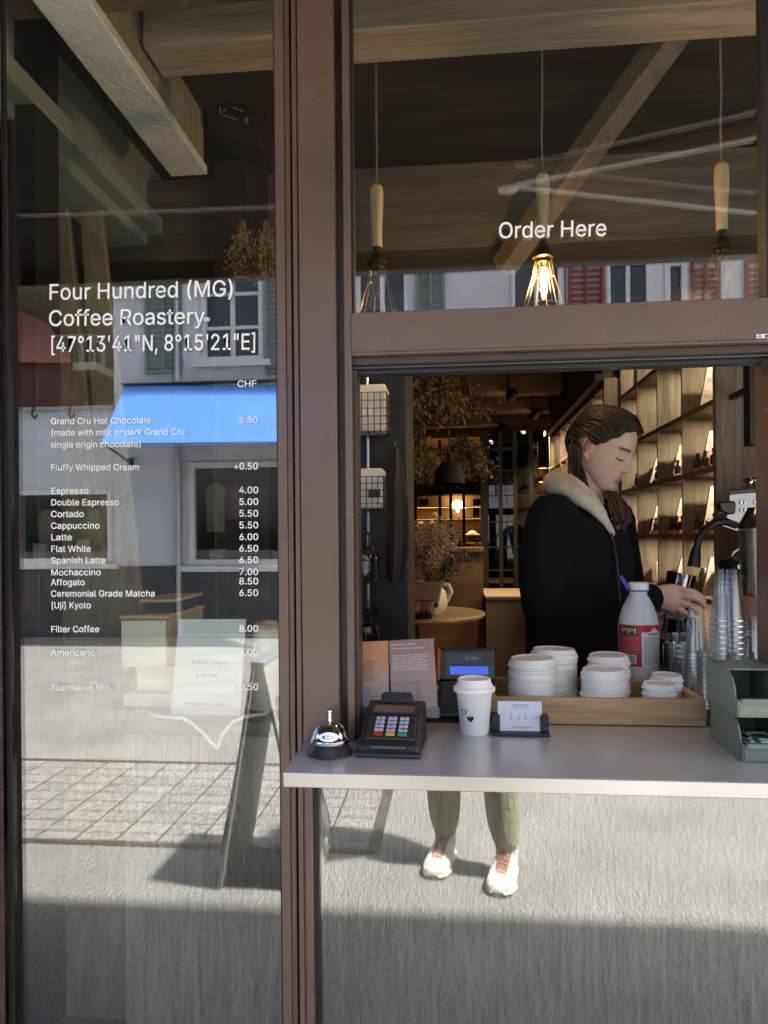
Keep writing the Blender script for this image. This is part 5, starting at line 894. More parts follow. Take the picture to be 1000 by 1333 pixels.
for r_ in range(5):
    t0 = .80 - .165 * r_
    for c_ in range(3):
        x0 = -.034 + c_ * .025; m_ = KEY if r_ < 4 else [mat('red_key', (.55, .03, .03), .5), mat('yellow_key', (.75, .42, .04), .5), mat('green_key', (.03, .36, .16), .5)][c_]
        b = MB(); b.hexa([slope(x0, t0, .002), slope(x0 + .019, t0, .002), slope(x0 + .019, t0 + .115, .002), slope(x0, t0 + .115, .002)], [slope(x0 + .001, t0 + .008, .0055), slope(x0 + .018, t0 + .008, .0055), slope(x0 + .018, t0 + .107, .0055), slope(x0 + .001, t0 + .107, .0055)]); ko = b.build('key', m_, te, bevel=.0006)
        if r_ < 4:
            g = '123456789*0#'[r_ * 3 + c_]; nn = (TM.to_3x3() @ V((0, -.43, .9))).normalized(); b = MB(); letters(b, g + g.replace(g, '  ') if False else g, slope(x0 + .007, t0 + .02, .0058), slope(x0 + .012, t0 + .02, .0058), .0052, nn, .0002); b.build('digit', BLACK, ko, smooth=False)
b = MB(); b.hexa([slope2(-.052, .05, 0), slope2(.052, .05, 0), slope2(.052, .72, 0), slope2(-.052, .72, 0)], [slope2(-.052, .05, .002), slope2(.052, .05, .002), slope2(.052, .72, .002), slope2(-.052, .72, .002)]); b.build('screen_bezel', BP2, te, bevel=.0008)
b = MB(); b.hexa([slope2(-.044, .15, .002), slope2(.044, .15, .002), slope2(.044, .62, .002), slope2(-.044, .62, .002)], [slope2(-.044, .15, .0026), slope2(.044, .15, .0026), slope2(.044, .62, .0026), slope2(-.044, .62, .0026)]); b.build('screen', mat('dull_screen', (.16, .10, .085), .12), te, smooth=False)
b = MB(); b.slab([P(-.038, .140, .072), P(-.034, .142, .094), P(-.030, .158, .097), P(.030, .158, .097), P(.034, .142, .094), P(.038, .140, .072)], TM.to_3x3() @ V((0, .022, -.012))); b.build('paper_cover', BP, te, bevel=.003)
b = MB(); b.box((-.034, -.0012, .013), (.034, .001, .0165), TM); b.build('card_slot', BLACK, te)
b = MB(); b.box((-.036, -.002, .0175), (.036, .001, .0225), TM); b.build('slot_lip', mat('slate_plastic', (.10, .105, .11), .3), te, bevel=.0008)
b = MB(); b.tube([P(.0, .17, .012), P(-.02, .2, .01), P(-.09, .215, .006), P(-.12, .19, .004)], .003, 8); b.build('cable', BLACK, te)
# acrylic stand with two printed sheets
ORG_T = bpy.data.materials.new('orange_fade_print')
def fade(m, c0, c1, axis=2, lo=0, hi=1):
    m.use_nodes = True; t = m.node_tree; bs = t.nodes['Principled BSDF']; tc = t.nodes.new('ShaderNodeTexCoord'); sp = t.nodes.new('ShaderNodeSeparateXYZ'); r = t.nodes.new('ShaderNodeValToRGB')
    n = t.nodes.new('ShaderNodeTexNoise'); n.inputs['Scale'].default_value = 3; ad = t.nodes.new('ShaderNodeMath'); ad.operation = 'MULTIPLY_ADD'; ad.inputs[1].default_value = .25
    t.links.new(tc.outputs['Generated'], sp.inputs[0]); t.links.new(tc.outputs['Generated'], n.inputs[0]); t.links.new(n.outputs[0], ad.inputs[0]); t.links.new(sp.outputs[axis], ad.inputs[2]); t.links.new(ad.outputs[0], r.inputs[0])
    e = r.color_ramp.elements; e[0].position = lo; e[0].color = (*c0, 1); e[1].position = hi; e[1].color = (*c1, 1); t.links.new(r.outputs[0], bs.inputs['Base Color']); bs.inputs['Roughness'].default_value = .35; return m
fade(ORG_T, (.44, .44, .46), (.56, .26, .12), 2, .25, .8)
BRN_T = fade(bpy.data.materials.new('dusty_pink_print'), (.40, .31, .26), (.27, .17, .15), 2, .3, 1.)
def sheet(px0, py0, px1, py1, Y, tl, label, m, ink, nrm, rows_, title):
    a, c, d, e = at(px0, py1[0], Y), at(px1, py1[1], Y), at(px1 + tl[1], py0[1], Y + .035), at(px0 + tl[0], py0[0], Y + .035)
    root = thing('printed_sheet', label, 'leaflet', a); nn = (c - a).cross(e - a).normalized()
    if nn.y > 0: nn = -nn
    b = MB(); b.slab([a, c, d, e], -nn * .002); b.build('card', m, root, smooth=False)
    def uv(u, v_): return (a.lerp(c, u)).lerp(e.lerp(d, u), v_)
    b = MB(); rr = random.Random(len(label))
    for v_, u0, u1, cp in rows_: scribble(b, uv(u0, v_), uv(u1, v_), cp, nn, rr, .0006)
    for tx_, v_, u0, u1, cp in title: letters(b, tx_, uv(u0, v_), uv(u1, v_), cp, nn, .0006)
    b.build('print', ink, root, smooth=False)
    return root, uv, nn
INK = mat('dark_ink', (.10, .06, .05), .7); WINK = mat('white_ink', (.75, .68, .64), .7)
rws = [(.70 - .035 * i, .12, .12 + .6 * rnd.uniform(.55, 1), .0022) for i in range(9)] + [(.34 - .035 * i, .16, .16 + rnd.uniform(.2, .5), .0022) for i in range(4)] + [(.2, .16, .7, .0022)]
sheet(463, (836, 834), 507, (927, 925), .105, (-2, -1.5), 'orange to grey printed sheet standing at the left behind the card terminal', ORG_T, INK, None, rws, [])
rws = [(.77 - .03 * i, .05, .05 + .9 * rnd.uniform(.75, 1), .0020) for i in range(8)] + [(.07, .8, .96, .0018), (.04, .8, .94, .0018)]
sh2, uv2, n2 = sheet(510, (834, 831), 570, (924, 921), .102, (-3.5, -5.5), 'dusty pink printed sheet with white text standing right of the orange one', BRN_T, WINK, None, rws, [("Pedro Nolan's Decaf", .92, .05, .58, .0038), ("Anaerobic Natural", .865, .05, .8, .0036)])
b = MB()
for u0, v0, u1, v1 in ((.15, .36, .55, .39), (.27, .18, .34, .36), (.45, .36, .76, .39), (.56, .17, .65, .36), (.5, .15, .7, .17)): b.add([uv2(u0, v0) + n2 * .0007, uv2(u1, v0) + n2 * .0007, uv2(u1, v1) + n2 * .0007, uv2(u0, v1) + n2 * .0007], [(0, 1, 2, 3)])
b.build('emblem', mat('faded_emblem', (.33, .255, .22), .7), sh2, smooth=False)
b = MB(); b.box(at(462, 926, .135) + V((0, 0, -.004)), at(572, 922, .10)); st_ = mesh1('sheet_stand', b, mat('smoky_acrylic', (.25, .25, .26), .1), 'low clear acrylic foot holding the two printed sheets upright', 'stand', bevel=.001)
# register display
pz = at(570, 930, .24); rg = thing('register_display', 'dark grey till display with a lit blue screen behind the paper cup', 'till', (at(608, 697, .24).x, .24, ZC - .004))
GRY = mat('till_grey', (.045, .044, .043), .5, var=.1)
def RP(px, py, Y=.24): return at(px, py, Y)
b = MB(); b.hexa([RP(571, 885, .215), RP(644, 885, .215), RP(644, 847, .245), RP(571, 847, .245)], [RP(571, 885, .215) + V((0, .07, 0)), RP(644, 885, .215) + V((0, .07, 0)), RP(644, 847, .245) + V((0, .05, 0)), RP(571, 847, .245) + V((0, .05, 0))]); b.build('head', GRY, rg, bevel=.003)
b = MB(); q0, q1 = RP(571, 885, .225), RP(646, 885, .225); b.box((q0.x, .222, ZC - .004), (q1.x, .30, q0.z - .0005)); b.build('column', mat('gloss_black', (.01, .01, .011), .15), rg, bevel=.002)
def face(px, py, k): return RP(px, py, .215 + .03 * (885 - py) / 38 - k)
def rect(mb, x0, y0, x1, y1, k, t=.0015): mb.slab([face(x0, y1, k), face(x1, y1, k), face(x1, y0, k), face(x0, y0, k)], (0, t, 0))
b = MB(); rect(b, 581, 850.5, 627, 864, .001); rect(b, 581, 866.5, 643.5, 880, .001); b.build('window', mat('gloss_black', (.01, .01, .011), .15), rg, smooth=False)
b = MB(); rect(b, 586, 867.7, 635.5, 878, .0018); b.build('screen', emis('blue_lcd', (.075, .14, .70), .16), rg, smooth=False)
b = MB()
for i in range(4):
    for s in (-1, 1):
        c0 = face(606 + i * 2.4, 857, .002); c1 = face(608 + i * 2.4, 857 + s * (2.6 - .2 * i), .002); b.bar(c0, c1, .0007, .0006)
for i in range(5): c0 = face(615 + i * 1.8, 854.5 + (i % 2), .002); c1 = face(616 + i * 1.8, 858 + (i % 3), .002); b.bar(c0, c1, .0006, .0006)
b.build('contactless_mark', mat('white_mark', (.6, .6, .55), .6), rg, smooth=False)
b = MB(); b.slab([RP(567.5, 886, .2), RP(572.5, 885, .2), RP(573.5, 845, .24), RP(569.5, 845, .24)], (0, .012, 0)); mesh1('orange_folder', b, mat('orange_plastic', (.5, .10, .02), .35), 'thin orange plastic folder wedged against the left side of the till display', 'folder', bevel=.002)
# takeaway cup with lid
q = at(618, 951, .09); q = V((q.x, .09, ZC)); px_m = 1.64 / 950; cu = thing('paper_cup', 'white paper cup with lid and two small hearts standing alone on the shelf', 'cup', q)
b = MB(); b.lathe([(0, .004), (.029, .004), (.0305, .0005), (.0315, .0005), (.040, .098), (.0415, .1), (.040, .102), (.038, .1)], q, 48); b.build('sleeve', WP, cu)
b = MB(); b.lathe([(.0455, .094), (.0465, .097), (.0465, .101), (.0445, .1035), (.0425, .1045), (.0405, .108), (.038, .112), (.0365, .120), (.035, .1225), (.033, .1225), (.031, .119), (.012, .1165), (0, .1165)], q, 48); lid = b.build('lid', LIDM, cu, ang=50)
b = MB(); rr = random.Random(2)
for i in range(9): an = R(205 + i * 14); p = q + V((.026 * math.cos(an), .026 * math.sin(an), .1192)); b.cbox(p, (.0022, .0032, .0012), Matrix.Rotation(an, 4, 'Z'))
b.build('embossing', mat('lid_print', (.16, .15, .14), .6), lid, smooth=False)
def heart(mb, cx, cz, s, fill, rot=0.):
    pts = []
    for i in range(28):
        t = 2 * math.pi * i / 28; x = 16 * math.sin(t) ** 3 / 17; y = (13 * math.cos(t) - 5 * math.cos(2 * t) - 2 * math.cos(3 * t) - math.cos(4 * t)) / 17
        x, y = x * math.cos(rot) - y * math.sin(rot), x * math.sin(rot) + y * math.cos(rot); pts.append((cx + x * s, cz + y * s))
    def on(a_, z_): 
        r_ = .0315 + (.040 - .0315) * z_ / .098 + .0004; return q + V((r_ * math.cos(a_), r_ * math.sin(a_), z_))
    o3 = [on(-math.pi / 2 + p[0] / .036, p[1]) for p in pts]
    if fill: mb.add([on(-math.pi / 2 + cx / .036, cz)] + o3, [(0, i + 1, (i + 1) % 28 + 1) for i in range(28)])
    else:
        inn = [on(-math.pi / 2 + (cx + (p[0] - cx) * .68) / .036, cz + (p[1] - cz) * .68) for p in pts]; mb.add(o3 + inn, [(i, (i + 1) % 28, 28 + (i + 1) % 28, 28 + i) for i in range(28)])
b = MB(); heart(b, -.010, .0385, .0085, True, .1); heart(b, -.026, .052, .0085, False, -.15); b.build('hearts', mat('black_ink', (.012, .012, .012), .6), cu, smooth=False)
# card holder with one card
q = at(677, 952, .085); q = V((q.x, .085, ZC)); ch = thing('card_holder', 'black card holder standing to the right of the paper cup', 'card holder', q)
b = MB(); b.cbox(q + V((0, .0, .004)), (.126, .05, .007)); b.build('base', BP, ch, bevel=.002)
for s in (-1, 1): b = MB(); b.cbox(q + V((s * .053, .006, .0255)), (.018, .03, .036)); b.build('arm', BP, ch, bevel=.002)
b = MB(); b.cbox(q + V((0, .02, .02)), (.10, .004, .025)); b.build('back', BP, ch, bevel=.001)
cdq = q + V((0, -.006, .0082)); cm = Matrix.Rotation(R(-8), 3, 'X'); hc = .064
ca = thing('visiting_card', 'white printed card standing in the black holder', 'card', cdq)
b = MB(); cw2 = .048; nn = cm @ V((0, -1, 0)); 
def CP(u, v_): return cdq + cm @ V((cw2 * (2 * u - 1), 0, hc * v_))
b.slab([CP(0, 0), CP(1, 0), CP(1, 1), CP(0, 1)], -nn * .001); b.build('paper', mat('blue_white_paper', (.72, .73, .80), .6), ca, smooth=False)
b = MB(); scribble(b, CP(.3, .86), CP(.72, .86), .0024, nn, rr); scribble(b, CP(.35, .78), CP(.68, .78), .0022, nn, rr); scribble(b, CP(.33, .12), CP(.78, .12), .0024, nn, rr); scribble(b, CP(.8, .44), CP(.95, .44), .0024, nn, rr)
for u in (.3, .47, .63):
    for v_ in (.41, .52): p = CP(u, v_) + nn * .0006; b.lathe([(0, 0), (.0017, 0)], p, 8, Matrix.Rotation(R(82), 3, 'X'))
b.build('print', mat('grey_ink', (.2, .2, .26), .7), ca, smooth=False)

# wooden tray of lids
MW = wood('mango_wood', (.34, .19, .075), (.68, .48, .26), 'x', 16, .5, .2)
yT0, yT1 = .170, .415; xt0, xt1 = at(650, 900, .17).x - .02, at(919, 900, .17).x; zt_ = .062; zb_ = ZC + .0005; tr = thing('wooden_tray', 'long pale wooden tray full of white lids behind the card holder', 'tray', ((xt0 + xt1) / 2, yT0, zb_))
b = MB(); b.box((xt0, yT0, zb_), (xt1, yT0 + .014, zb_ + zt_)); b.build('front', MW, tr, bevel=.002)
b = MB(); b.box((xt0, yT1 - .014, zb_), (xt1, yT1, zb_ + zt_)); b.build('back', MW, tr, bevel=.002)
for x in (xt0, xt1 - .014): b = MB(); b.box((x, yT0 + .0142, zb_), (x + .014, yT1 - .0142, zb_ + zt_)); b.build('side', MW, tr, bevel=.002)
b = MB(); b.box((xt0 + .0142, yT0 + .0142, zb_), (xt1 - .0142, yT1 - .0142, zb_ + .006)); b.build('bottom', MW, tr)
def lid_proto(r, nm, label, group):
    root = thing(nm, label, 'lid', (0, 0, 0), group)
    b = MB(); b.lathe([(r * .93, -.0062), (r, -.006), (r, -.0028), (r * .955, -.0016), (r * .93, .0), (r * .90, .007), (r * .86, .0085), (r * .82, .0085), (r * .79, .006), (r * .3, .0052), (0, .0052)], (0, 0, 0), 40)
    b.build('shell', LIDM, root, ang=40); b = MB(); b.cbox((0, -r * .66, .0056), (r * .22, r * .09, .0006)); b.build('sip_hole', mat('lid_shadow', (.25, .24, .22), .7), root); return root
stacks = [(693, 858, .255, .058, 16, 'front left tall stack'), (721, 846, .335, .058, 18, 'back left tall stack'), (786, 872, .245, .054, 11, 'middle front stack'), (792, 854, .330, .052, 13, 'middle back stack'), (858, 891, .245, .040, 6, 'small right front stack'), (868, 880, .320, .040, 7, 'small right back stack')]
for px, pyt, Y, r, n, nm in stacks:
    top = at(px, pyt, Y); zb2 = zb_ + .012; dz = (top.z - zb2 - .004) / (n - 1); grp = 'lids in the ' + nm
    kind_ = 'white plastic cup lid nested in the ' + nm + ' of the wooden tray'
    pr_ = lid_proto(r, 'cup_cover', 'white plastic cup lid lying uppermost on the ' + nm + ' of the tray', grp); ks = children(pr_)
    pr_.location = (top.x, Y, zb2 + dz * (n - 1)); pr_.rotation_euler = (rnd.uniform(-.03, .03), rnd.uniform(-.03, .03), rnd.uniform(-.3, .3))
    for i in range(n - 1):
        o = dup(pr_, (top.x + rnd.uniform(-.0022, .0022), Y + rnd.uniform(-.002, .002), zb2 + dz * i), kind_, grp, rnd.uniform(-.5, .5), ks); o.rotation_euler[0] = rnd.uniform(-.035, .035); o.rotation_euler[1] = rnd.uniform(-.035, .035)
# milk bottle
q = at(832, 885, .47); q = V((q.x, .47, ZC - .003)); zt2 = at(832, 758, .47).z; Hb = zt2 - q.z; rb = 24.5 * 2.02 / 950
mk = thing('milk_bottle', 'white plastic milk bottle with red and white label and open blue cap', 'bottle', q)
MILK = mat('milk_plastic', (.66, .69, .72), .35, var=.04)
b = MB(); pf = [(0, .001), (rb * .92, .001), (rb, .01), (rb, .60 * Hb)]
for i in range(1, 11): t = i / 10; pf.append((rb * (1 - .58 * t ** 2.0), Hb * (.60 + .30 * t)))
pf += [(rb * .44, Hb * .905), (rb * .44, Hb * .935), (0, Hb * .935)]
b.lathe(pf, q, 48); b.build('body', MILK, mk)
b = MB(); b.lathe([(0, Hb * .9355), (rb * .50, Hb * .9355), (rb * .52, Hb * .945), (rb * .52, Hb * .985), (rb * .47, Hb), (0, Hb)], q, 32); b.build('mouth', mat('white_cap', (.8, .8, .82), .4), mk)
b = MB(); b.lathe([(rb * .52, Hb * .925), (rb * .54, Hb * .925), (rb * .54, Hb * .937), (rb * .52, Hb * .937)], q, 32, closed=True); b.build('ring', mat('blue_cap', (.03, .035, .30), .4), mk)
b = MB(); c0 = at(818, 768, .46); c1 = at(807, 749, .46); b.bar(c0, c1, .012, .022, V((0, 1, 0))); b.build('cap', mat('blue_cap', (.03, .035, .30), .4), mk, bevel=.003)
# label wrapped round the front
def arc(mb, a0, a1, z0, z1, rr_): 
    n = max(2, int(abs(a1 - a0) / .08)); vs = []; 
    for i in range(n + 1): a = a0 + (a1 - a0) * i / n; vs += [q + V((rr_ * math.sin(a), -rr_ * math.cos(a), z0)), q + V((rr_ * math.sin(a), -rr_ * math.cos(a), z1))]
    mb.add(vs, [(2 * i, 2 * i + 2, 2 * i + 3, 2 * i + 1) for i in range(n)])
zz = lambda py: at(832, py, .42).z
ZL0, ZL1 = at(832, 868, .42).z - q.z, at(832, 814, .42).z - q.z; hL = ZL1 - ZL0; aM = -.10
def band(nm, a0, a1, v0, v1, m, lay): mb = MB(); arc(mb, a0, a1, ZL0 + hL * v0, ZL0 + hL * v1, rb + .0004 * lay); return mb.build(nm, m, lab)
LR = mat('label_red', (.42, .012, .03), .4); LW_ = mat('label_white', (.66, .66, .66), .5); LB = mat('label_dark', (.03, .04, .03), .5)
mb = MB(); arc(mb, -1.75, 1.75, ZL0 - .002, ZL1 + .002, rb + .0004); lab = mb.build('label', LW_, mk)
band('red_panel', -1.5, aM, 0, 1, LR, 2); band('red_band', aM, 1.7, .83, 1., LR, 2); band('logo_plate', -1.25, -.28, .76, .97, LB, 3); band('bar_code_plate', -1.0, -.35, .06, .28, LW_, 3)
mb = MB()
for i in range(7): arc(mb, -1.15 + i * .12, -1.08 + i * .12, ZL0 + hL * (.80 + .03 * (i % 3)), ZL0 + hL * (.93 - .02 * (i % 2)), rb + .0016)
mb.build('logo_marks', mat('logo_cream', (.6, .55, .35), .5), lab)
mb = MB()
for i in range(11): arc(mb, -.95 + i * .05, -.95 + i * .05 + (.02 if i % 3 else .035), ZL0 + hL * .09, ZL0 + hL * .25, rb + .0016)
mb.build('bars', mat('bar_dark', (.06, .06, .05), .6), lab)
mb = MB()
for j in range(15):
    a = .0 + .0; e_ = rnd.uniform(1.0, 1.25)
    while a < e_: wv = rnd.uniform(.05, .2); arc(mb, a + .04, min(a + wv, e_) + .04, ZL0 + hL * (.68 - .044 * j), ZL0 + hL * (.695 - .044 * j), rb + .0012); a += wv + .03
mb.build('small_print', mat('grey_ink', (.2, .2, .26), .7), lab)
mb = MB()
for j in range(9):
    a = -1.3
    while a < -.25: wv = rnd.uniform(.05, .2); arc(mb, a, min(a + wv, -.2), ZL0 + hL * (.68 - .045 * j), ZL0 + hL * (.695 - .045 * j), rb + .0014); a += wv + .03
mb.build('small_print', mat('pink_ink', (.6, .25, .26), .6), lab)
mb = MB(); n_ = 6
for i in range(n_): t = i / n_; arc(mb, .32 + .27 * t, .86 - .27 * t, ZL0 + hL * (.83 + .10 * t), ZL0 + hL * (.83 + .10 * (t + 1 / n_)), rb + .0012)
mb.build('peak_emblem', LW_, lab)
mb = MB(); arc(mb, .25, .95, ZL0 + hL * .765, ZL0 + hL * .80, rb + .0014); mb.build('peak_name', mat('label_pink_red', (.5, .06, .10), .5), lab)

# pale green stacking organisers
SG = mat('sage_metal', (.17, .21, .17), .42, var=.05, vscale=4)
def organiser(x0, yF, yB, z0, h, label):
    root = thing('organiser_tray', label, 'organiser', (x0 + .15, (yF + yB) / 2, z0), 'sage green organiser trays'); x1 = x0 + .34; t = .003
    prof = [(yB, 0), (yF, 0), (yF, h * .40)]
    for i in range(0, 9): a = i / 8 * math.pi / 2; prof.append((yF + .012 + .05 * (1 - math.cos(a)), h * .42 + (h * .58) * math.sin(a)))
    prof += [(yB, h)]
    b = MB(); b.slab([(x0, y, z0 + z + .0003) for y, z in prof], (t, 0, 0)); b.build('side', SG, root, bevel=.0008)
    b = MB(); b.slab([(x1, y, z0 + z + .0003) for y, z in prof], (t, 0, 0)); b.build('side', SG, root, bevel=.0008)
    b = MB(); b.box((x0 + t + .0002, yF + .0005, z0 + .0004), (x1 - .0002, yB - .0005, z0 + .003)); b.build('bottom', SG, root)
    b = MB(); b.box((x0 + t + .0002, yB - .003, z0 + .0032), (x1 - .0002, yB - .0004, z0 + h)); b.build('back', SG, root)
    b = MB(); b.box((x0 + t + .0002, yF - .001, z0 + .0034), (x1 - .0002, yF + .002, z0 + h * .40)); b.box((x0 + t + .004, yF - .006, z0 + h * .40), (x1, yF + .004, z0 + h * .44)); b.slab([(x0 + t + .004, yF - .006, z0 + h * .415), (x0 + t + .004, yF - .0075, z0 + h * .33), (x0 + t + .004, yF - .006, z0 + h * .33)], (.32, 0, 0)); b.build('front_lip', SG, root, bevel=.001)
    b = MB(); b.box((x0 + t + .0002, yF + .062, z0 + h - .0025), (x1 - .0002, yB - .0035, z0 + h)); b.build('top', SG, root)
    b = MB(); b.box((x0 + .09, yF + .02, z0 + .0034), (x0 + .092, yB - .004, z0 + h - .003)); b.build('divider', SG, root)
    return root
ox = at(967, 990, -.09).x; hO = .083
organiser(ox, -.09, .085, ZC + .0005, hO, 'lower sage green organiser full of wrapped sugar sticks')
organiser(ox - .006, -.083, .094, ZC + .0012 + hO, hO, 'upper sage green organiser stacked on another one at the right end')
ST = [mat('stick_white', (.70, .71, .70), .55), mat('stick_green', (.02, .13, .075), .5), mat('stick_dark', (.03, .035, .04), .5)]
sgrp = 'sugar sticks in the lower organiser'; protos = {}
for i in range(46):
    c_ = rnd.choice((0, 0, 1, 2, 0)); z = ZC + .008 + .0014 * (i % 26) ; x = ox + rnd.uniform(.03, .24); y = rnd.uniform(-.065, .02); an = rnd.uniform(-.7, .7) + (1.2 if rnd.random() < .4 else 0)
    lb = ('white paper', 'dark green paper', 'black paper')[c_] + ' sugar stick in the jumble inside the lower green organiser'
    if c_ not in protos:
        root = thing('sugar_stick', lb, 'sugar stick', (0, 0, 0), sgrp); b = MB(); b.box((-.0038, -.042, -.0016), (.0038, .042, .0016)); b.build('wrapper', ST[c_], root, bevel=.0012); b = MB(); b.box((-.0039, .022, -.0017), (.0039, .034, .0017)); b.build('band', ST[(c_ + 1) % 2], root); protos[c_] = (root, children(root)); o = root
        o.location = (x, y, z)
    else: o = dup(protos[c_][0], (x, y, z), lb, sgrp, None, protos[c_][1])
    o.rotation_euler = (rnd.uniform(-.12, .12), rnd.uniform(-.1, .1), an)
# upturned clear cups in stacks
CLR = glass('clear_plastic', .035, (.975, .98, .985), .06); CLR2 = glass('clear_rim', .30, (.80, .82, .85), .22)
def clear_cup(label, grp, h, r0, r1):
    root = thing('plastic_cup', label, 'plastic cup', (0, 0, 0), grp)
    b = MB(); b.lathe([(r1, .003), (r0, h), (r0 * .96, h + .0004), (0, h - .002)], (0, 0, 0), 40); b.build('wall', CLR, root)
    b = MB(); b.lathe([(r1, 0), (r1 + .0025, 0), (r1 + .0025, .003), (r1, .003)], (0, 0, 0), 40, closed=True); b.build('rim', CLR2, root)
    return root
for px, pyt, Y, n, hh, r0, r1, nm in ((947, 741, .33, 18, .125, .027, .041, 'tall stack in front of the blender'), (906, 789, .36, 16, .12, .017, .030, 'narrow stack beside the tall cup stack'), (975, 800, .42, 12, .11, .027, .041, 'half hidden stack behind the green organiser')):
    top = at(px, pyt, Y); zb3 = ZC - .003; dz = (top.z - zb3 - hh) / (n - 1); grp = 'clear cups in the ' + nm
    po = clear_cup('clear plastic cup upturned at the top of the ' + nm, grp, hh, r0, r1); ks = children(po); po.location = (top.x, Y, zb3 + dz * (n - 1))
    for i in range(n - 1): dup(po, (top.x + rnd.uniform(-.0008, .0008), Y, zb3 + dz * i), 'clear plastic cup upside down in the ' + nm, grp, None, ks)
q = at(888, 880, .42); q = V((q.x, .42, ZC - .0035)); gg = glass('clear_tumbler', .08, (.9, .92, .9), .0)
gt = thing('glass_tumbler', 'x', 'glass', (0, 0, 0), 'small ribbed glasses stacked beside the cups'); b = MB(); b.lathe([(0, .002), (.022, .002), (.03, .07), (.032, .07), (.0235, 0), (0, 0)], (0, 0, 0), 24); b.build('bowl', gg, gt); b = MB(); b.lathe([(.0305, .0702), (.0325, .0702), (.0325, .0725), (.0305, .0725)], (0, 0, 0), 24, closed=True); b.build('rim', CLR2, gt); ks = children(gt)
gt.location = q; gt['label'] = 'lowest ribbed glass in the short stack between the tray and the cups'
for i in range(1, 7): dup(gt, q + V((0, 0, .014 * i)), 'topmost ribbed glass in the short stack between the tray and the cups' if i == 6 else 'ribbed glass in the middle of the short stack beside the clear cups', None, None, ks)

# espresso machine, grinder jar and metal ware at the right
INX = mat('machine_steel', (.34, .33, .31), .28, 1., var=.1, vscale=5); YM = .95
back = thing('back_counter', 'dark counter along the right wall carrying the espresso machine', 'counter', (1.2, .9, FLOOR_Z))
b = MB(); b.box((at(905, 697, .62).x, .62, FLOOR_Z), (1.6, 1.34, 1.02)); b.build('body', mat('dark_counter', (.05, .045, .04), .5), back); b = MB(); b.box((at(905, 697, .62).x - .01, .61, 1.0205), (1.6, 1.345, 1.045)); b.build('top', mat('dark_counter', (.05, .045, .04), .5), back, bevel=.003)
em = thing('espresso_machine', 'steel espresso machine with black knob and curved black wand by the oak panel', 'coffee machine', (at(970, 697, YM).x, YM, 1.045))
def MP(px, py, Y=YM): return at(px, py, Y)
b = MB(); b.slab([MP(944, 682), MP(950, 641), MP(1040, 634), MP(1040, 682)], (.125, .3, 0)); b.build('body', INX, em, bevel=.004)
b = MB(); b.slab([MP(948, 644, YM - .005), MP(951, 638, YM - .005), MP(1040, 631, YM - .005), MP(1040, 636.5, YM - .005)], (.13, .31, 0)); b.build('top_trim', BP2, em, bevel=.003)
b = MB(); b.slab([MP(935, 684, YM - .02), MP(937, 680, YM - .02), MP(1040, 679, YM - .02), MP(1040, 690, YM - .02), MP(960, 692, YM - .02)], (.13, .32, 0)); b.build('drip_edge', INX, em, bevel=.003)
b = MB(); q = MP(962, 700, YM + .1); b.slab([MP(958, 692, YM), MP(1040, 690, YM), MP(1040, 830, YM), MP(990, 830, YM), MP(972, 740, YM)], (.12, .28, 0)); b.build('column', BP, em, bevel=.004)
b = MB(); Mk = Matrix.Rotation(R(90), 3, 'X'); c_ = MP(948, 660, YM - .03)
b.slab([MP(937, 656, YM - .05), MP(940, 652.5, YM - .05), MP(957, 652, YM - .05), MP(959, 656, YM - .05), MP(958, 669, YM - .05), MP(948, 670, YM - .05), MP(939, 666, YM - .05)], (0, .045, 0)); b.build('knob', mat('black_glossy', (.012, .012, .012), .18), em, bevel=.006, seg=3)
b = MB()
for i, (x, y) in enumerate(((965, 654), (970, 654), (965, 664), (970, 664), (983, 653), (988, 653), (993, 652))):
    p = MP(x, y, YM - .003); b.cbox(p, (.007, .006, .012))
b.build('button', mat('button_steel', (.6, .6, .58), .25, .9), em, bevel=.001)
b = MB(); wd = [MP(958, 684, .82), MP(945, 679, .80), MP(930, 681, .78), MP(918, 689, .77), MP(910, 701, .765), MP(907, 714, .765)]; b.tube(wd, [.011, .012, .012, .0115, .011, .0105], 14); b.tube([MP(907, 713, .765), MP(905.5, 722, .765), MP(903, 738, .765)], [.012, .0165, .019], 14); b.build('wand', mat('black_rubber', (.012, .012, .013), .4), em)
b = MB(); b.tube([MP(950, 727, .85), MP(955, 718, .85), MP(966, 711, .85), MP(985, 710, .85)], .006, 10); b.build('steam_pipe', INX, em)
b = MB(); q = MP(955, 734, .80); b.tube([MP(943, 736, .74), MP(950, 733, .76), MP(962, 730, .84)], [.017, .02, .013], 14); b.build('portafilter_handle', mat('black_glossy', (.012, .012, .012), .18), em); b = MB(); b.tube([MP(961, 727, .82), MP(963, 740, .82)], .012, 12); b.build('portafilter_collar', CHR, em)
b = MB(); q = MP(982, 634, YM + .1); b.lathe([(0, 0), (.04, 0), (.042, .006), (.03, .012), (.028, .02), (.038, .024), (.04, .03), (0, .031)], q, 24); mesh1('steel_cup', b, CHR, 'low steel cup on top of the espresso machine', 'cup')
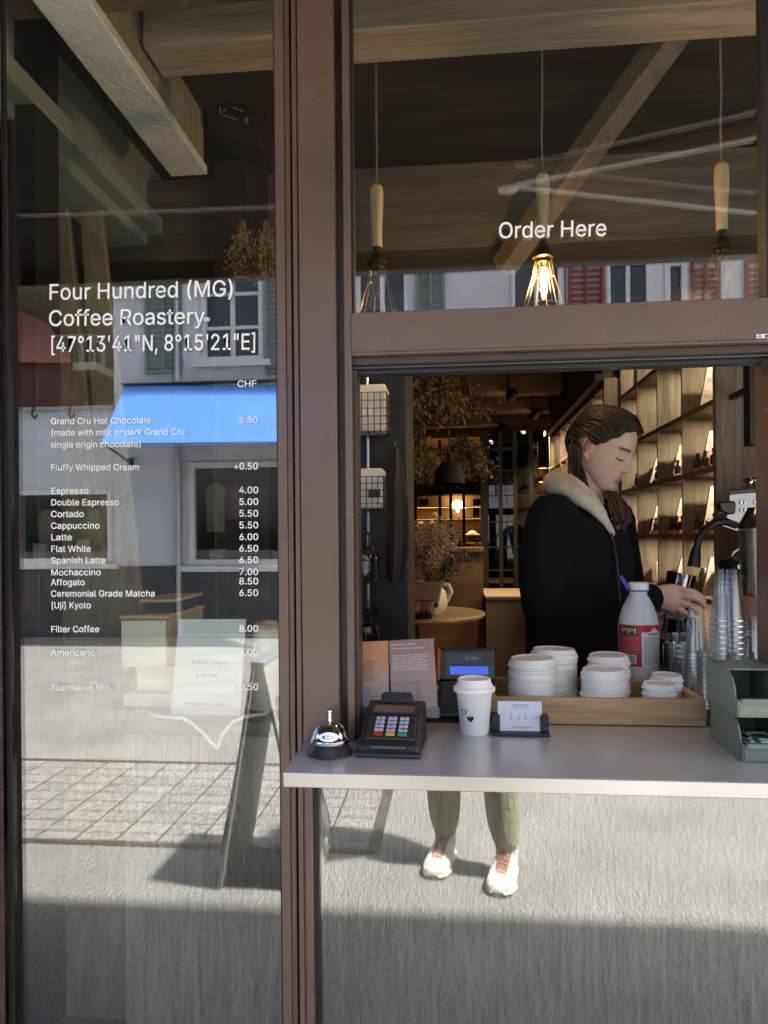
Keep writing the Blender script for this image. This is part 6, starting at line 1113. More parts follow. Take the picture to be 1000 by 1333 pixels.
# blender jar
YB_ = .62; gj = thing('blender_jar', 'frosted blender jar with a black lid and pale pink drink in it', 'blender', at(985, 860, YB_)); 
def jar(mb, x0, y0, x1, y1, xt, r=.0): c0 = at((x0 + x1) / 2, y1, YB_); 
cb_ = at(990, 800, YB_); k = 2.17 / 950
z_a, z_b, z_c, z_d = at(990, 688, YB_).z, at(990, 775, YB_).z, at(990, 803, YB_).z, at(990, 850, YB_).z; cx = at(994, 750, YB_).x
b = MB(); b.lathe([(24 * k, z_b), (27 * k, z_a), (28 * k, z_a), (25 * k, z_b)], (cx, YB_, 0), 36, closed=True); b.build('jar', glass('frosted_jar', .14, (.62, .62, .60), .25), gj)
b = MB(); b.lathe([(0, z_c), (22.5 * k, z_c), (23.5 * k, z_b), (0, z_b)], (cx, YB_, 0), 36); b.build('drink', mat('pink_drink', (.45, .26, .22), .5), gj)
b = MB(); b.lathe([(28.5 * k, z_a), (28.5 * k, z_a + .008), (20 * k, z_a + .045), (17 * k, z_a + .06), (0, z_a + .06), (0, z_a)], (cx, YB_, 0), 36); b.build('lid', mat('black_glossy', (.012, .012, .012), .18), gj)
b = MB(); b.lathe([(0, 1.046), (26 * k, 1.046), (27 * k, 1.06), (24 * k, z_d), (23 * k, z_c - .001), (0, z_c - .001)], (cx, YB_, 0), 36); b.build('motor_base', INX, gj)
# jugs and metal between hands and cups
q = at(863, 790, .80); q = V((q.x, .80, 1.10)); pj = thing('milk_pitcher', 'dark shiny steel milk pitcher tipped on the low shelf behind the hands', 'pitcher', q)
Mr = Matrix.Rotation(R(12), 3, 'Y'); zt3 = at(863, 744, .8).z - q.z
b = MB(); b.lathe([(0, 0), (.048, 0), (.05, .02), (.042, zt3 * .9), (.045, zt3), (.043, zt3), (.04, zt3 * .9), (.046, .02), (0, .004)], q, 32, Mr); b.build('body', mat('dark_chrome', (.25, .26, .27), .08, 1.), pj)
b = MB(); b.tube([q + Mr @ V((-.045, -.01, zt3 * .85)), q + Mr @ V((-.075, -.01, zt3 * .8)), q + Mr @ V((-.075, -.01, zt3 * .4)), q + Mr @ V((-.05, -.01, zt3 * .3))], .005, 8); b.build('handle', mat('dark_chrome', (.25, .26, .27), .08, 1.), pj)
b = MB(); b.box((at(835, 697, .72).x, .72, .15), (at(905, 697, .72).x, 1.1, 1.10 - .001)); mesh1('low_cupboard', b, OAK, 'low oak cupboard behind the barista hands under the steel pitcher', 'cupboard', bevel=.003)
q = at(893, 868, .50); q = V((q.x, .52, ZC)); jg = thing('glass_jug', 'small clear glass jug with a wire handle under the hands', 'jug', q)
zj = at(893, 826, .52).z - ZC; b = MB(); b.lathe([(0, 0), (.036, 0), (.04, .01), (.038, zj * .8), (.042, zj), (.04, zj), (.036, zj * .8), (.037, .012), (0, .006)], q, 28); b.build('body', gg, jg); b = MB(); b.lathe([(0, .006), (.034, .006), (.035, .03), (0, .03)], q, 24); b.build('milk', mat('milk_white', (.75, .72, .66), .4), jg)
b = MB(); b.tube([q + V((-.04, -.01, zj * .9)), q + V((-.058, -.015, zj * .85)), q + V((-.055, -.015, zj * .5)), q + V((-.04, -.01, zj * .35))], .0022, 8); b.build('handle', CHR, jg)
q = at(888, 830, .62); mt = thing('metal_tamper_cup', 'bright steel cup standing behind the glass jug under the hands', 'cup', q); z_ = q.z
b = MB(); b.lathe([(0, ZC), (.042, ZC), (.042, z_ + .05), (.045, z_ + .055), (.04, z_ + .055), (.038, ZC + .01), (0, ZC + .01)], (q.x, .62, 0), 28); b.build('body', CHR, mt)
# rack of metal parts at the far right behind the organiser
q = at(978, 850, .52); rk = thing('wire_rack', 'chrome wire rack of dark cups at the right edge behind the green organiser', 'rack', V((q.x, .52, ZC)))
b = MB()
for i in range(6):
    z = ZC + .03 + .034 * i; b.tube([(q.x - .04, .48, z), (q.x + .05, .48, z), (q.x + .05, .56, z), (q.x - .04, .56, z), (q.x - .04, .48, z)], .002, 6)
for x, y in ((-.04, .48), (.05, .48), (.05, .56), (-.04, .56)): b.tube([(q.x + x, y, ZC), (q.x + x, y, ZC + .21)], .0025, 6)
b.build('frame', CHR, rk)
for i in range(4): b = MB(); b.lathe([(0, 0), (.028, 0), (.034, .03), (.03, .03), (.025, .004), (0, .004)], (q.x + .005, .52, ZC + .0325 + .034 * i + (.0 if i else 0)), 20); mesh1('espresso_cup', b, mat('dark_cup', (.03, .028, .027), .2), ('lowest', 'second lowest', 'second highest', 'highest')[i] + ' dark espresso cup in the chrome wire rack', 'cup', 'espresso cups in the wire rack')

# things on the counter behind the left pane
CREAM = mat('cream_enamel', (.86, .82, .66), .5, var=.04); BIR = wood('birch_lid', (.50, .34, .15), (.66, .48, .25), 'x', 14, .5, .1); zk = ZC - .004
def L3(px, py, Y): return at(px, py, Y)
gm = thing('batch_grinder', 'cream boxy coffee grinder with birch lid and perforated front behind the left pane', 'grinder', (at(190, 697, .3).x, .42, zk))
f0, f1 = .29, .56; x0, x1 = at(159, 836, f0).x, at(217, 836, f0).x; zt_g, zb_g = at(190, 806, f0).z, at(190, 868, f0).z
b = MB(); b.box((x0 + .003, f0, zb_g), (x1 + .004, f1, zt_g)); b.build('head', mat('olive_cream', (.42, .38, .24), .5), gm, bevel=.004)
b = MB(); b.box((x0, f0 - .008, zb_g), (x1, f0 - .0005, zt_g - .002)); fp = b.build('front_plate', CREAM, gm, bevel=.006, seg=3)
b = MB()
for i in range(10):
    for j in range(10): b.lathe([(0, 0), (.0007, 0)], (x0 + .009 + (x1 - x0 - .018) * i / 9, f0 - .0084, zb_g + .009 + (zt_g - zb_g - .018) * j / 9), 6, Matrix.Rotation(R(90), 3, 'X'))
for i in (0, 1):
    for j in (0, 1): b.lathe([(0, 0), (.002, 0)], (x0 + .009 + (x1 - x0 - .018) * i, f0 - .0086, zb_g + .009 + (zt_g - zb_g - .018) * j), 10, Matrix.Rotation(R(90), 3, 'X'))
b.build('perforation', mat('hole_dark', (.05, .05, .045), .7), fp, smooth=False)
b = MB(); b.box((x0 - .002, f0 - .01, zt_g + .0005), (x1 + .006, f1 + .004, zt_g + .011)); b.build('lid', BIR, gm, bevel=.002)
hx0, hx1 = at(185, 790, .34).x, at(228, 790, .34).x; zh = at(200, 784, .34).z
b = MB(); b.box((hx0, .34, zt_g + .0115), (hx1, .5, zh)); b.build('hopper', glass('hopper_glass', .10, (.8, .82, .8)), gm, smooth=False)
b = MB(); b.box((hx0 - .003, .33, zh + .0005), (hx1 + .003, .55, zh + .009)); b.build('hopper_lid', BIR, gm, bevel=.002)
n0, n1 = at(177, 890, .32).x, at(222, 890, .32).x; b = MB(); b.box((n0, .32, zk + .035), (n1, .52, zb_g - .0005)); b.build('neck', CREAM, gm, bevel=.004)
b = MB(); b.box((at(161, 920, .30).x, .295, zk + .0003), (at(232, 920, .3).x, .58, zk + .0345)); b.build('base', CREAM, gm, bevel=.004)
# leaning summer sign
Y_ = .225; sg = thing('counter_sign', 'pale Summer Special price sign leaning on the counter behind the left pane', 'sign', at(267, 935, Y_))
a, c, d, e = at(222, 931, Y_), at(312, 935, Y_), at(320, 806, Y_ + .05), at(233, 806, Y_ + .05); nn = (c - a).cross(e - a).normalized(); nn = nn if nn.y < 0 else -nn
b = MB(); b.slab([a, c, d, e], -nn * .003); b.build('panel', mat('pale_sign', (.88, .91, .86), .35, var=.02), sg, smooth=False)
def SG_(u, v_): return a.lerp(c, u).lerp(e.lerp(d, u), v_)
b = MB(); letters(b, "Summer Special", SG_(.25, .535), SG_(.76, .535), .0082, nn); letters(b, "6.50 CHF", SG_(.33, .40), SG_(.64, .40), .0082, nn); letters(b, "(ask barista for details)", SG_(.19, .115), SG_(.78, .115), .006, nn, bold=0); b.build('lettering', mat('grey_print', (.20, .20, .18), .7), sg, smooth=False)
# conical brewer and scoop, white cable
q = at(352, 930, .33); q = V((q.x, .33, zk)); br_ = thing('cone_brewer', 'cream cone shaped brewer with birch lid partly behind the pillar', 'brewer', q); ztop = at(352, 816, .33).z - zk; k = 1.88 / 950
b = MB(); b.lathe([(0, .0005), (34 * k, .0005), (34 * k, .014), (0, .014)], q, 36); b.build('base', CREAM, br_, bevel=.003)
b = MB(); b.lathe([(0, .0145), (27 * k, .0145), (28 * k, .03), (21 * k, ztop - .002), (0, ztop - .002)], q, 40); b.build('cone', CREAM, br_)
b = MB(); b.lathe([(0, ztop - .0015), (22 * k, ztop - .0015), (22 * k, ztop + .008), (10 * k, ztop + .008), (9 * k, ztop + .016), (0, ztop + .016)], q, 36); b.build('lid', BIR, br_)
b = MB(); b.bar(at(338, 896, .29), at(372, 858, .26), .006, .004); b.build('spout', mat('pale_cream', (.72, .7, .6), .5), br_)
WC = mat('white_cable', (.75, .74, .66), .5); b = MB()
path = [at(187, 925, .26), at(196, 931, .2), at(215, 933.5, .17), at(238, 935, .145), at(252, 943, .142), at(268, 958, .142), at(283, 975, .142)]
b.tube(path, .0042, 8); b.tube([at(283, 975, .1425), at(290, 955, .142), at(302, 941, .142), at(318, 933, .145), at(345, 929.5, .19), at(352, 925, .25)], .0042, 8)
mesh1('power_cable', b, WC, 'white cable drooping in a V over the counter edge behind the left pane', 'cable')
# A-frame board on the street, mirrored in the left pane
ab = thing('a_frame_board', 'grey folding A-frame board on the pavement mirrored in the left pane', 'board', (-.85, -1.6, 0))
A1, A2 = gz(312, 1108), gz(345, 1180); apex_z = .95; PB = mat('board_grey', (.30, .29, .28), .6, var=.1)
xb0 = -1.0; ya_, yb_ = -1.42, -1.92; xap = -.83
for s, xf in ((-1, xb0), (1, -.62)):
    b = MB(); b.slab([(xf, ya_, .0), (xf, yb_, .0), (xap + s * .01, yb_, apex_z), (xap + s * .01, ya_, apex_z)], (s * .018, 0, 0)); b.build('panel', PB, ab, bevel=.004)
    b = MB(); b.slab([(xf + s * .0185, ya_ - .05, .12), (xf + s * .0185, yb_ + .05, .12), (xap + s * .034, yb_ + .05, apex_z - .06), (xap + s * .034, ya_ - .05, apex_z - .06)], (s * .003, 0, 0)); b.build('poster', mat('poster_dark', (.13, .13, .14), .5, var=.3), ab)
b = MB(); b.box((xap - .03, yb_, apex_z + .0005), (xap + .03, ya_, apex_z + .02)); b.build('hinge_bar', mat('zinc', (.45, .47, .48), .4, .8), ab, bevel=.003)
b = MB(); b.tube([(-.93, -1.45, .35), (-.85, -1.43, .2), (-.72, -1.44, .15), (-.68, -1.45, .3)], .006, 8); b.build('cord', BLACK, ab)
# ================================================================== people
def loft(mb, rings, n=20, cap=True):
    vs = []; fs = []
    for c, ax, ay in rings:
        c, ax, ay = V(c), V(ax), V(ay)
        vs += [c + ax * math.cos(2 * math.pi * k / n) + ay * math.sin(2 * math.pi * k / n) for k in range(n)]
    for i in range(len(rings) - 1):
        for k in range(n): fs.append((i * n + k, i * n + (k + 1) % n, (i + 1) * n + (k + 1) % n, (i + 1) * n + k))
    if cap: fs += [tuple(range(n))[::-1], tuple(range((len(rings) - 1) * n, len(rings) * n))]
    return mb.add(vs, fs)
def limb(mb, pts, rs, n=16):
    """rounded tapering limb through pts, with ball ends"""
    P_ = [V(p) for p in pts]; out = []; ro = []
    for i in range(len(P_) - 1):
        p_1 = P_[max(0, i - 1)]; p0_, p1_, p2_ = P_[i], P_[i + 1], P_[min(len(P_) - 1, i + 2)]
        for k in range(5):
            t = k / 5; q = .5 * ((2 * p0_) + (p1_ - p_1) * t + (2 * p_1 - 5 * p0_ + 4 * p1_ - p2_) * t * t + (3 * p0_ - p_1 - 3 * p1_ + p2_) * t ** 3)
            out.append(q); ro.append(rs[i] + (rs[i + 1] - rs[i]) * t)
    out.append(P_[-1]); ro.append(rs[-1]); mb.tube(out, ro, n)
    mb.ell(out[0], (ro[0],) * 3, 12); mb.ell(out[-1], (ro[-1],) * 3, 12); return mb
def fuse(mb, name, m, parent=None, voxel=.004, smooth=4, origin=None):
    o = mb.build(name, m, parent, smooth=False)
    r_ = o.modifiers.new('r', 'REMESH'); r_.mode = 'VOXEL'; r_.voxel_size = voxel; r_.use_smooth_shade = True
    if smooth: s_ = o.modifiers.new('s', 'SMOOTH'); s_.iterations = smooth; s_.factor = .5
    apply_mods(o); o.data.polygons.foreach_set('use_smooth', [True] * len(o.data.polygons)); return o
HT = [(.118, -.004, -.006, .001), (.115, .018, -.030, .020), (.108, .040, -.054, .039), (.096, .058, -.072, .053), (.08, .073, -.087, .063), (.06, .083, -.097, .070), (.03, .087, -.102, .0745), (.0, .083, -.100, .0735), (-.02, .083, -.094, .071), (-.04, .083, -.084, .066), (-.06, .081, -.068, .060),
      (-.08, .078, -.045, .052), (-.095, .075, -.015, .044), (-.108, .068, .012, .033), (-.116, .057, .032, .019), (-.119, .046, .042, .003)]
def htab(z):
    for i in range(len(HT) - 1):
        a, c = HT[i], HT[i + 1]
        if a[0] >= z >= c[0]:
            t = (a[0] - z) / (a[0] - c[0]); t = t * t * (3 - 2 * t) * .3 + t * .7; return [a[j] + (c[j] - a[j]) * t for j in (1, 2, 3)]
    return list(HT[0][1:]) if z > 0 else list(HT[-1][1:])
def pl(x, tab):
    if x <= tab[0][0]: return tab[0][1]
    for (a, b_), (c, d) in zip(tab, tab[1:]):
        if a <= x <= c: t = (x - a) / (c - a); t = t * t * (3 - 2 * t); return b_ + (d - b_) * t
    return tab[-1][1]
def gs_(x, s): return math.exp(-(x / s) ** 2)
NOSE = [(-.050, 0), (-.044, .004), (-.038, .019), (-.031, .028), (-.024, .026), (-.010, .017), (.004, .010), (.018, .006), (.03, 0)]
def headpt(az, z, off=0.):
    xf, xb, w_ = htab(z); cx = (xf + xb) / 2; hl = (xf - xb) / 2; c, s = math.cos(az), math.sin(az)
    e = .88; x = cx + hl * math.copysign(abs(c) ** e, c); y = w_ * math.copysign(abs(s) ** e, s)
    fr = max(0., c) ** .5 if c > 0 else 0.
    dx = 0.
    if c > .2:
        ns = pl(z, NOSE); wy = .0085 + .007 * gs_(z + .034, .012); dx += ns * gs_(y, wy) + .007 * gs_(abs(y) - .014, .006) * gs_(z + .036, .007)
        dx += -.010 * gs_(abs(y) - .031, .015) * gs_(z - .004, .012) + .0065 * gs_(abs(y) - .031, .011) * gs_(z - .002, .0075)
        dx += .0045 * gs_(abs(y) - .026, .022) * gs_(z - .024, .009)
        dx += .0065 * gs_(y, .021) * gs_(z + .060, .0045) + .0065 * gs_(y, .018) * gs_(z + .0705, .005) - .003 * gs_(y, .024) * gs_(z + .0652, .0022) - .004 * gs_(y, .018) * gs_(z + .081, .006)
        dx += .006 * gs_(y, .018) * gs_(z + .100, .011) + .004 * gs_(abs(y) - .043, .016) * gs_(z + .02, .016) + .003 * gs_(y, .026) * gs_(z + .062, .018)
    n_ = V((c / max(hl, .02), s / max(w_, .02), 0.)); n_.z = (.9 if z > .06 else 0.) * (z - .05) * 160 if z > .05 else 0
    n_ = n_.normalized() if n_.length > 0 else V((0, 0, 1))
    return V((x + dx, y, z)) + n_ * off
def head_mesh(mb, M, sc=1.):
    zs = [.118, .117, .115, .112]; z = .108
    while z > -.119: zs.append(z); z -= .0032
    zs.append(-.119); n = 120; vs = []; fs = []
    for z in zs: vs += [M @ (headpt(2 * math.pi * k / n, z) * sc) for k in range(n)]
    for i in range(len(zs) - 1):
        for k in range(n): fs.append((i * n + k, (i + 1) * n + k, (i + 1) * n + (k + 1) % n, i * n + (k + 1) % n))
    fs += [tuple(range(n)), tuple(range((len(zs) - 1) * n, len(zs) * n))[::-1]]; mb.add(vs, fs)
    for s in (-1, 1):   # ears: shell with a raised rim
        er = Matrix.Rotation(s * R(22), 3, 'Z') @ Matrix.Rotation(R(-12), 3, 'Y'); M3 = M.to_3x3()
        mb.ell(M @ (V((-.012, s * .075, -.004)) * sc), (.016 * sc, .0065 * sc, .027 * sc), 16, M3 @ er)
        rim = [M @ (V((-.012 + .0155 * math.cos(a) - .004, s * (.0815 + .003 * math.sin(a)), -.002 + .0275 * math.sin(a))) * sc) for a in [R(-110 + 26 * i) for i in range(12)]]
        mb.tube(rim, [.0042 * sc] * 12, 8)
        mb.ell(M @ (V((-.008, s * .077, -.032)) * sc), (.008 * sc, .005 * sc, .009 * sc), 10, M3)
def skin_mat(name, base, lip):
    m = bpy.data.materials.new(name); m.use_nodes = True; t = m.node_tree; bs = t.nodes['Principled BSDF']; a = t.nodes.new('ShaderNodeAttribute'); a.attribute_name = 'tone'; L = t.links.new
    n = t.nodes.new('ShaderNodeTexNoise'); n.inputs['Scale'].default_value = 220; n.inputs['Detail'].default_value = 4; tc = t.nodes.new('ShaderNodeTexCoord'); L(tc.outputs['Object'], n.inputs[0])
    n2 = t.nodes.new('ShaderNodeTexNoise'); n2.inputs['Scale'].default_value = 25; L(tc.outputs['Object'], n2.inputs[0])
    mx = t.nodes.new('ShaderNodeMix'); mx.data_type = 'RGBA'; mx.blend_type = 'MULTIPLY'; mx.inputs[0].default_value = .35; L(a.outputs['Color'], mx.inputs[6]); L(n2.outputs['Color'], mx.inputs[7])
    mx2 = t.nodes.new('ShaderNodeMix'); mx2.data_type = 'RGBA'; mx2.inputs[0].default_value = .75; L(mx.outputs[2], mx2.inputs[6]); L(a.outputs['Color'], mx2.inputs[7]); L(mx2.outputs[2], bs.inputs['Base Color'])
    bs.inputs['Roughness'].default_value = .52; bs.inputs['Subsurface Weight'].default_value = .12; bs.inputs['Subsurface Radius'].default_value = (.010, .0035, .002)
    bp = t.nodes.new('ShaderNodeBump'); bp.inputs['Strength'].default_value = .12; bp.inputs['Distance'].default_value = .002; L(n.outputs[0], bp.inputs['Height']); L(bp.outputs[0], bs.inputs['Normal']); return m
def paint_skin(o, M, sc, base, lip, blush, brow=None):
    Mi = M.inverted(); me = o.data; at_ = me.color_attributes.new('tone', 'FLOAT_COLOR', 'POINT'); buf = []; off = o.matrix_world.translation
    for v in me.vertices:
        p = Mi @ (v.co + off) / sc; c = V(base)
        if p.length < .17 and p.x > 0:
            l = max(gs_(p.y, .019) * max(gs_(p.z + .0600, .0048), gs_(p.z + .0702, .0052)), 0) * (1 if p.x > .06 else 0); c = c.lerp(V(lip), min(1, l * 1.1))
            bl = gs_(abs(p.y) - .045, .02) * gs_(p.z + .03, .022) * .55 + gs_(p.y, .014) * gs_(p.z + .032, .012) * .5; c = c.lerp(V(blush), min(1, bl))
            if brow:
                yy = abs(p.y); l = (1.35 * gs_(p.z - (.0215 + .0028 * math.sin(max(0, min(1, (yy - .012) / .04)) * 2.4)), .0036) if .011 < yy < .052 else 0) * (1 if p.x > .045 else 0); c = c.lerp(V(brow), min(1, l * .95))
        if abs(p.x + .012) < .03 and .066 < abs(p.y) < .1 and abs(p.z) < .045: c = c.lerp(V(blush), .55)
        buf += [c.x, c.y, c.z, 1]
    at_.data.foreach_set('color', buf)
HAIR = mat('dark_brown_hair', (.016, .009, .0065), .5, var=.35, vscale=60)
def hairline(az):
    d = abs(math.degrees(az)); d = d if d <= 180 else 360 - d
    return pl(d, [(0, .078), (35, .070), (58, .045), (74, .020), (84, .006), (92, .028), (108, .022), (122, -.035), (140, -.075), (180, -.088)])
def hair_cap(mb, M, sc, off=.012):
    n = 96; m_ = 16; vs = []; fs = []
    for k in range(n):
        az = 2 * math.pi * k / n - math.pi; zl = hairline(az)
        for j in range(m_ + 1):
            t = j / m_; z = zl + (.1185 - zl) * (1 - (1 - t) ** 1.7); o_ = off * min(1, .25 + t * 4) * (1 - .55 * gs_(az, .9) * (1 - t)) + .0022 * math.sin(az * 31 + 3 * t) * min(1, t * 3)
            p = headpt(az, z, o_); p.z += off * .9 * max(0, (z - .06) / .06); vs.append(M @ (p * sc))
    for k in range(n):
        for j in range(m_): a = k * (m_ + 1) + j; b_ = ((k + 1) % n) * (m_ + 1) + j; fs.append((a, b_, b_ + 1, a + 1))
    mb.add(vs, fs)
def hair_strands(mb, M, sc, n, rn, tie=V((-.118, 0, -.055)), off=.0135):
    for i in range(n):
        s = rn.choice((-1, 1)); az0 = s * R(rn.uniform(0, 118)); z0_ = hairline(az0) + .002 + (.04 * rn.random() if rn.random() < .5 else 0); pts = []; az1 = s * R(180); w0 = rn.uniform(.3, 1.0)
        for j in range(12):
            t = j / 11; az = az0 + (az1 - az0) * t ** .85; zz_ = z0_ + (-.05 - z0_) * t + math.sin(math.pi * min(1, t * 1.15)) * (.03 + .055 * w0) * (1 if abs(az0) < 1.2 else .4); zz_ = min(.1165, max(zz_, hairline(az) * .9))
            p = headpt(az, zz_, off + rn.uniform(-.002, .004) + .003 * math.sin(t * 9 + i)); p.z += off * .9 * max(0, (zz_ - .06) / .06); pts.append(M @ (p * sc))
        mb.tube(pts, [.0008] + [.0019] * 10 + [.0012], 5)
def finger(mb, pts, r0, r1): limb(mb, pts, [r0 + (r1 - r0) * i / (len(pts) - 1) for i in range(len(pts))], 10)

# ---------------------------------------------------------------- the barista
YBAR = .72
def B(px, py, dy=0.): return at(px, py, YBAR + dy)
fy = R(-30); fT = V((math.cos(fy), math.sin(fy), 0)); sT = V((-fT.y, fT.x, 0))
ba = None
hy = R(-33); tilt = R(24); fH = V((math.cos(hy), math.sin(hy), 0)); FH = fH * math.cos(tilt) - UP * math.sin(tilt); UH = fH * math.sin(tilt) + UP * math.cos(tilt); SH = UH.cross(FH)
ho = B(785, 585)
MH = Matrix(((FH.x, SH.x, UH.x, ho.x), (FH.y, SH.y, UH.y, ho.y), (FH.z, SH.z, UH.z, ho.z), (0, 0, 0, 1)))
mb = MB(); head_mesh(mb, MH)
nb = B(764, 662); limb(mb, [ho + FH * -.035 - UH * .055, (ho - UH * .10 - FH * .03).lerp(nb, .5), nb + V((0, 0, -.02))], [.056, .052, .06])
cT = lambda py: B(755, py)
loft(mb, [(cT(668), sT * .06, fT * .06), (cT(690), sT * .155, fT * .085), (cT(730), sT * .165, fT * .11), (cT(800), sT * .14, fT * .10), (cT(860), sT * .14, fT * .1), (cT(930), sT * .165, fT * .12)])
hipz = B(755, 930).z
for s in (-1, 1):
    hp = B(755, 925) + sT * s * .085; fo = V((hp.x + fT.x * .0, hp.y, FLOOR_Z + .09)); limb(mb, [hp, hp.lerp(fo, .5) + fT * .02, fo], [.085, .058, .04]); limb(mb, [fo, V((fo.x, fo.y, FLOOR_Z + .05)) + fT * .1], [.04, .035])
rs, re_, rw = B(716, 674, -.165), B(712, 792, -.15), B(851, 778, -.10)
ls, le, lw = B(797, 676, .165), B(818, 800, .12), B(848, 816, -.02)
limb(mb, [rs, re_], [.052, .043]); limb(mb, [re_, re_.lerp(rw, .5), rw], [.043, .038, .029])
limb(mb, [ls, le], [.052, .043]); limb(mb, [le, lw], [.040, .029])
# right hand: back of the hand to the street, fingers pointing right and bending down
def hp_(px, py, dy): return B(px, py, -.10 + dy)
loft(mb, [(hp_(848, 778, 0), V((0, 0, .031)), V((.0, .023, 0))), (hp_(860, 777, .0), V((0, 0, .034)), V((0, .021, 0))), (hp_(874, 779, .002), V((.004, 0, .043)), V((0, .020, 0))), (hp_(887, 781, .004), V((.006, 0, .041)), V((0, .016, 0)))], 18)
finger(mb, [hp_(884, 769, -.002), hp_(898, 769.5, -.010), hp_(910, 775, -.004), hp_(916.5, 782, .006)], .0105, .0078)
finger(mb, [hp_(886, 776.5, -.004), hp_(902, 778, -.014), hp_(912, 783, -.008), hp_(917, 790, .004)], .0108, .0078)
finger(mb, [hp_(885, 785, -.004), hp_(898, 788.5, -.012), hp_(905, 794, -.006), hp_(907, 799, .006)], .0102, .0074)
finger(mb, [hp_(881, 792, -.002), hp_(890, 796.5, -.008), hp_(895, 801, -.002), hp_(896, 805, .008)], .009, .0066)
finger(mb, [hp_(862, 772, .018), hp_(880, 771, .032), hp_(897, 776, .034), hp_(910, 784, .024)], .0125, .009)
# left hand lower down, closed round the wire handle of the jug
def lp(px, py, dy): return B(px, py, -.05 + dy)
loft(mb, [(lp(846, 817, .02), V((0, 0, .028)), V((0, .022, 0))), (lp(855, 815, .01), V((0, 0, .034)), V((0, .02, 0))), (lp(866, 814, .0), V((.004, 0, .040)), V((0, .018, 0)))], 16)
finger(mb, [lp(856, 800, -.01), lp(866, 795.5, -.022), lp(877, 798, -.024), lp(886, 805, -.018)], .0125, .0085)
finger(mb, [lp(865, 803, -.006), lp(879, 803, -.016), lp(887, 809, -.012), lp(882, 815, -.02)], .0100, .0078)
finger(mb, [lp(866, 813, -.006), lp(880, 814, -.016), lp(886, 820, -.012), lp(879, 824, -.022)], .0102, .0078)
finger(mb, [lp(865, 822, -.004), lp(877, 824, -.014), lp(882, 830, -.01), lp(875, 832.5, -.02)], .0098, .0074)
finger(mb, [lp(863, 830, -.002), lp(872, 833, -.010), lp(876, 838, -.006), lp(870, 839, -.016)], .0088, .0066)
SK = skin_mat('fair_skin', None, None)
ba = fuse(mb, 'person', SK, None, .0027, 5)
tag(ba, 'barista in black fleece with cream hood looking down behind the hatch', 'person')
paint_skin(ba, MH, 1, (.56, .375, .295), (.36, .11, .095), (.54, .29, .225), (.028, .014, .009))
# hair, lashes
hb_ = MB(); hair_cap(hb_, MH, 1.0); rn = random.Random(4); hair_strands(hb_, MH, 1.0, 420, rn)
o = hb_.build('hair', HAIR, ba, ang=80); sm = o.modifiers.new('t', 'SOLIDIFY'); sm.thickness = .002
mb = MB()
for i in range(48):   # loose hair behind the ear, down onto the hood
    a = MH @ V((-.03 - .05 * rn.random(), -.078 + rn.uniform(-.004, .006), -.0 - .03 * rn.random())); e = B(rn.uniform(748, 770), rn.uniform(636, 662), -.095 + rn.uniform(-.012, .012)); m1 = a.lerp(e, .5) + V((rn.uniform(-.012, .004), -.004, .0))
    mb.tube([a, a.lerp(m1, .5) + V((-.004, -.004, 0)), m1, m1.lerp(e, .5), e], [.0022, .002, .0016, .0011, .0005], 5)
for i in range(0):
    a = MH @ V((.02 + .02 * rn.random(), -.07, .02 - .02 * rn.random())); e = MH @ V((.0 + rn.uniform(-.01, .02), -.079, -.03 - .03 * rn.random())); mb.tube([a, a.lerp(e, .5) + V((0, -.003, 0)), e], [.0007, .0006, .0003], 4)
mb.build('loose_hair', HAIR, ba, ang=80)
mb = MB(); c0, c1 = B(796, 640, -.03), B(808, 676, -.13)
for i in range(90):
    o1 = V((rn.gauss(0, .006), rn.gauss(0, .008), 0)); o2 = V((rn.gauss(0, .009), rn.gauss(0, .007), rn.gauss(0, .006))); e = c1 + o2 + V((rn.uniform(-.022, .012), rn.uniform(-.012, .008), rn.uniform(-.024, .0)))
    mb.tube([c0 + o1, c0.lerp(c1, .5) + (o1 + o2) * .7 + V((.006 * math.sin(i), .004 * math.cos(i), 0)), c1 + o2 * 1.1, e], [.0028, .0034, .003, .0006], 5)
mb.build('braid', mat('red_brown_hair', (.035, .015, .010), .4, var=.3, vscale=60), ba, ang=80)
for s in (-1, 1):
    mb = MB()
    pts = [MH @ (headpt(s * a, -.0050 - .0050 * math.sin(k / 6 * math.pi), .0012)) for k, a in enumerate([R(11 + 4.6 * i) for i in range(7)])]; mb.tube(pts, [.0007, .0014, .0018, .0020, .0020, .0018, .0009], 6)
    for k in range(7): mb.tube([pts[k], pts[k] + FH * .006 - UH * .005], [.0006, .0002], 4)
    mb.build('eyelash', mat('lash_dark', (.012, .008, .006), .5), ba)
# fleece jacket, hood, trousers, shoes
FLE = mat('black_fleece', (.0055, .0056, .0062), .95, var=.3, vscale=120, bump=.5, bscale=300, spec=.15)
mb = MB()
loft(mb, [(B(758, 657), sT * .07, fT * .075), (B(757, 668), sT * .155, fT * .10), (cT(684), sT * .195, fT * .125), (cT(720), sT * .205, fT * .150), (cT(780), sT * .20, fT * .158), (cT(840), sT * .195, fT * .155), (cT(900), sT * .20, fT * .155), (cT(920), sT * .185, fT * .145)], 28)
limb(mb, [rs + V((.012, .02, -.006)), rs.lerp(re_, .5) + V((-.014, -.006, 0)), re_ + V((-.006, 0, -.002))], [.078, .073, .064]); limb(mb, [re_, re_.lerp(rw, .4), re_.lerp(rw, .75), re_.lerp(rw, .955)], [.064, .058, .052, .044])
limb(mb, [ls + V((-.01, -.02, -.004)), le], [.078, .064]); limb(mb, [le, le.lerp(lw, .85)], [.06, .045])
fl = fuse(mb, 'jacket', FLE, ba, .006, 6)
mb = MB()
zp = [B(797, 694, -.135), B(803, 730, -.16), B(808, 790, -.17)]
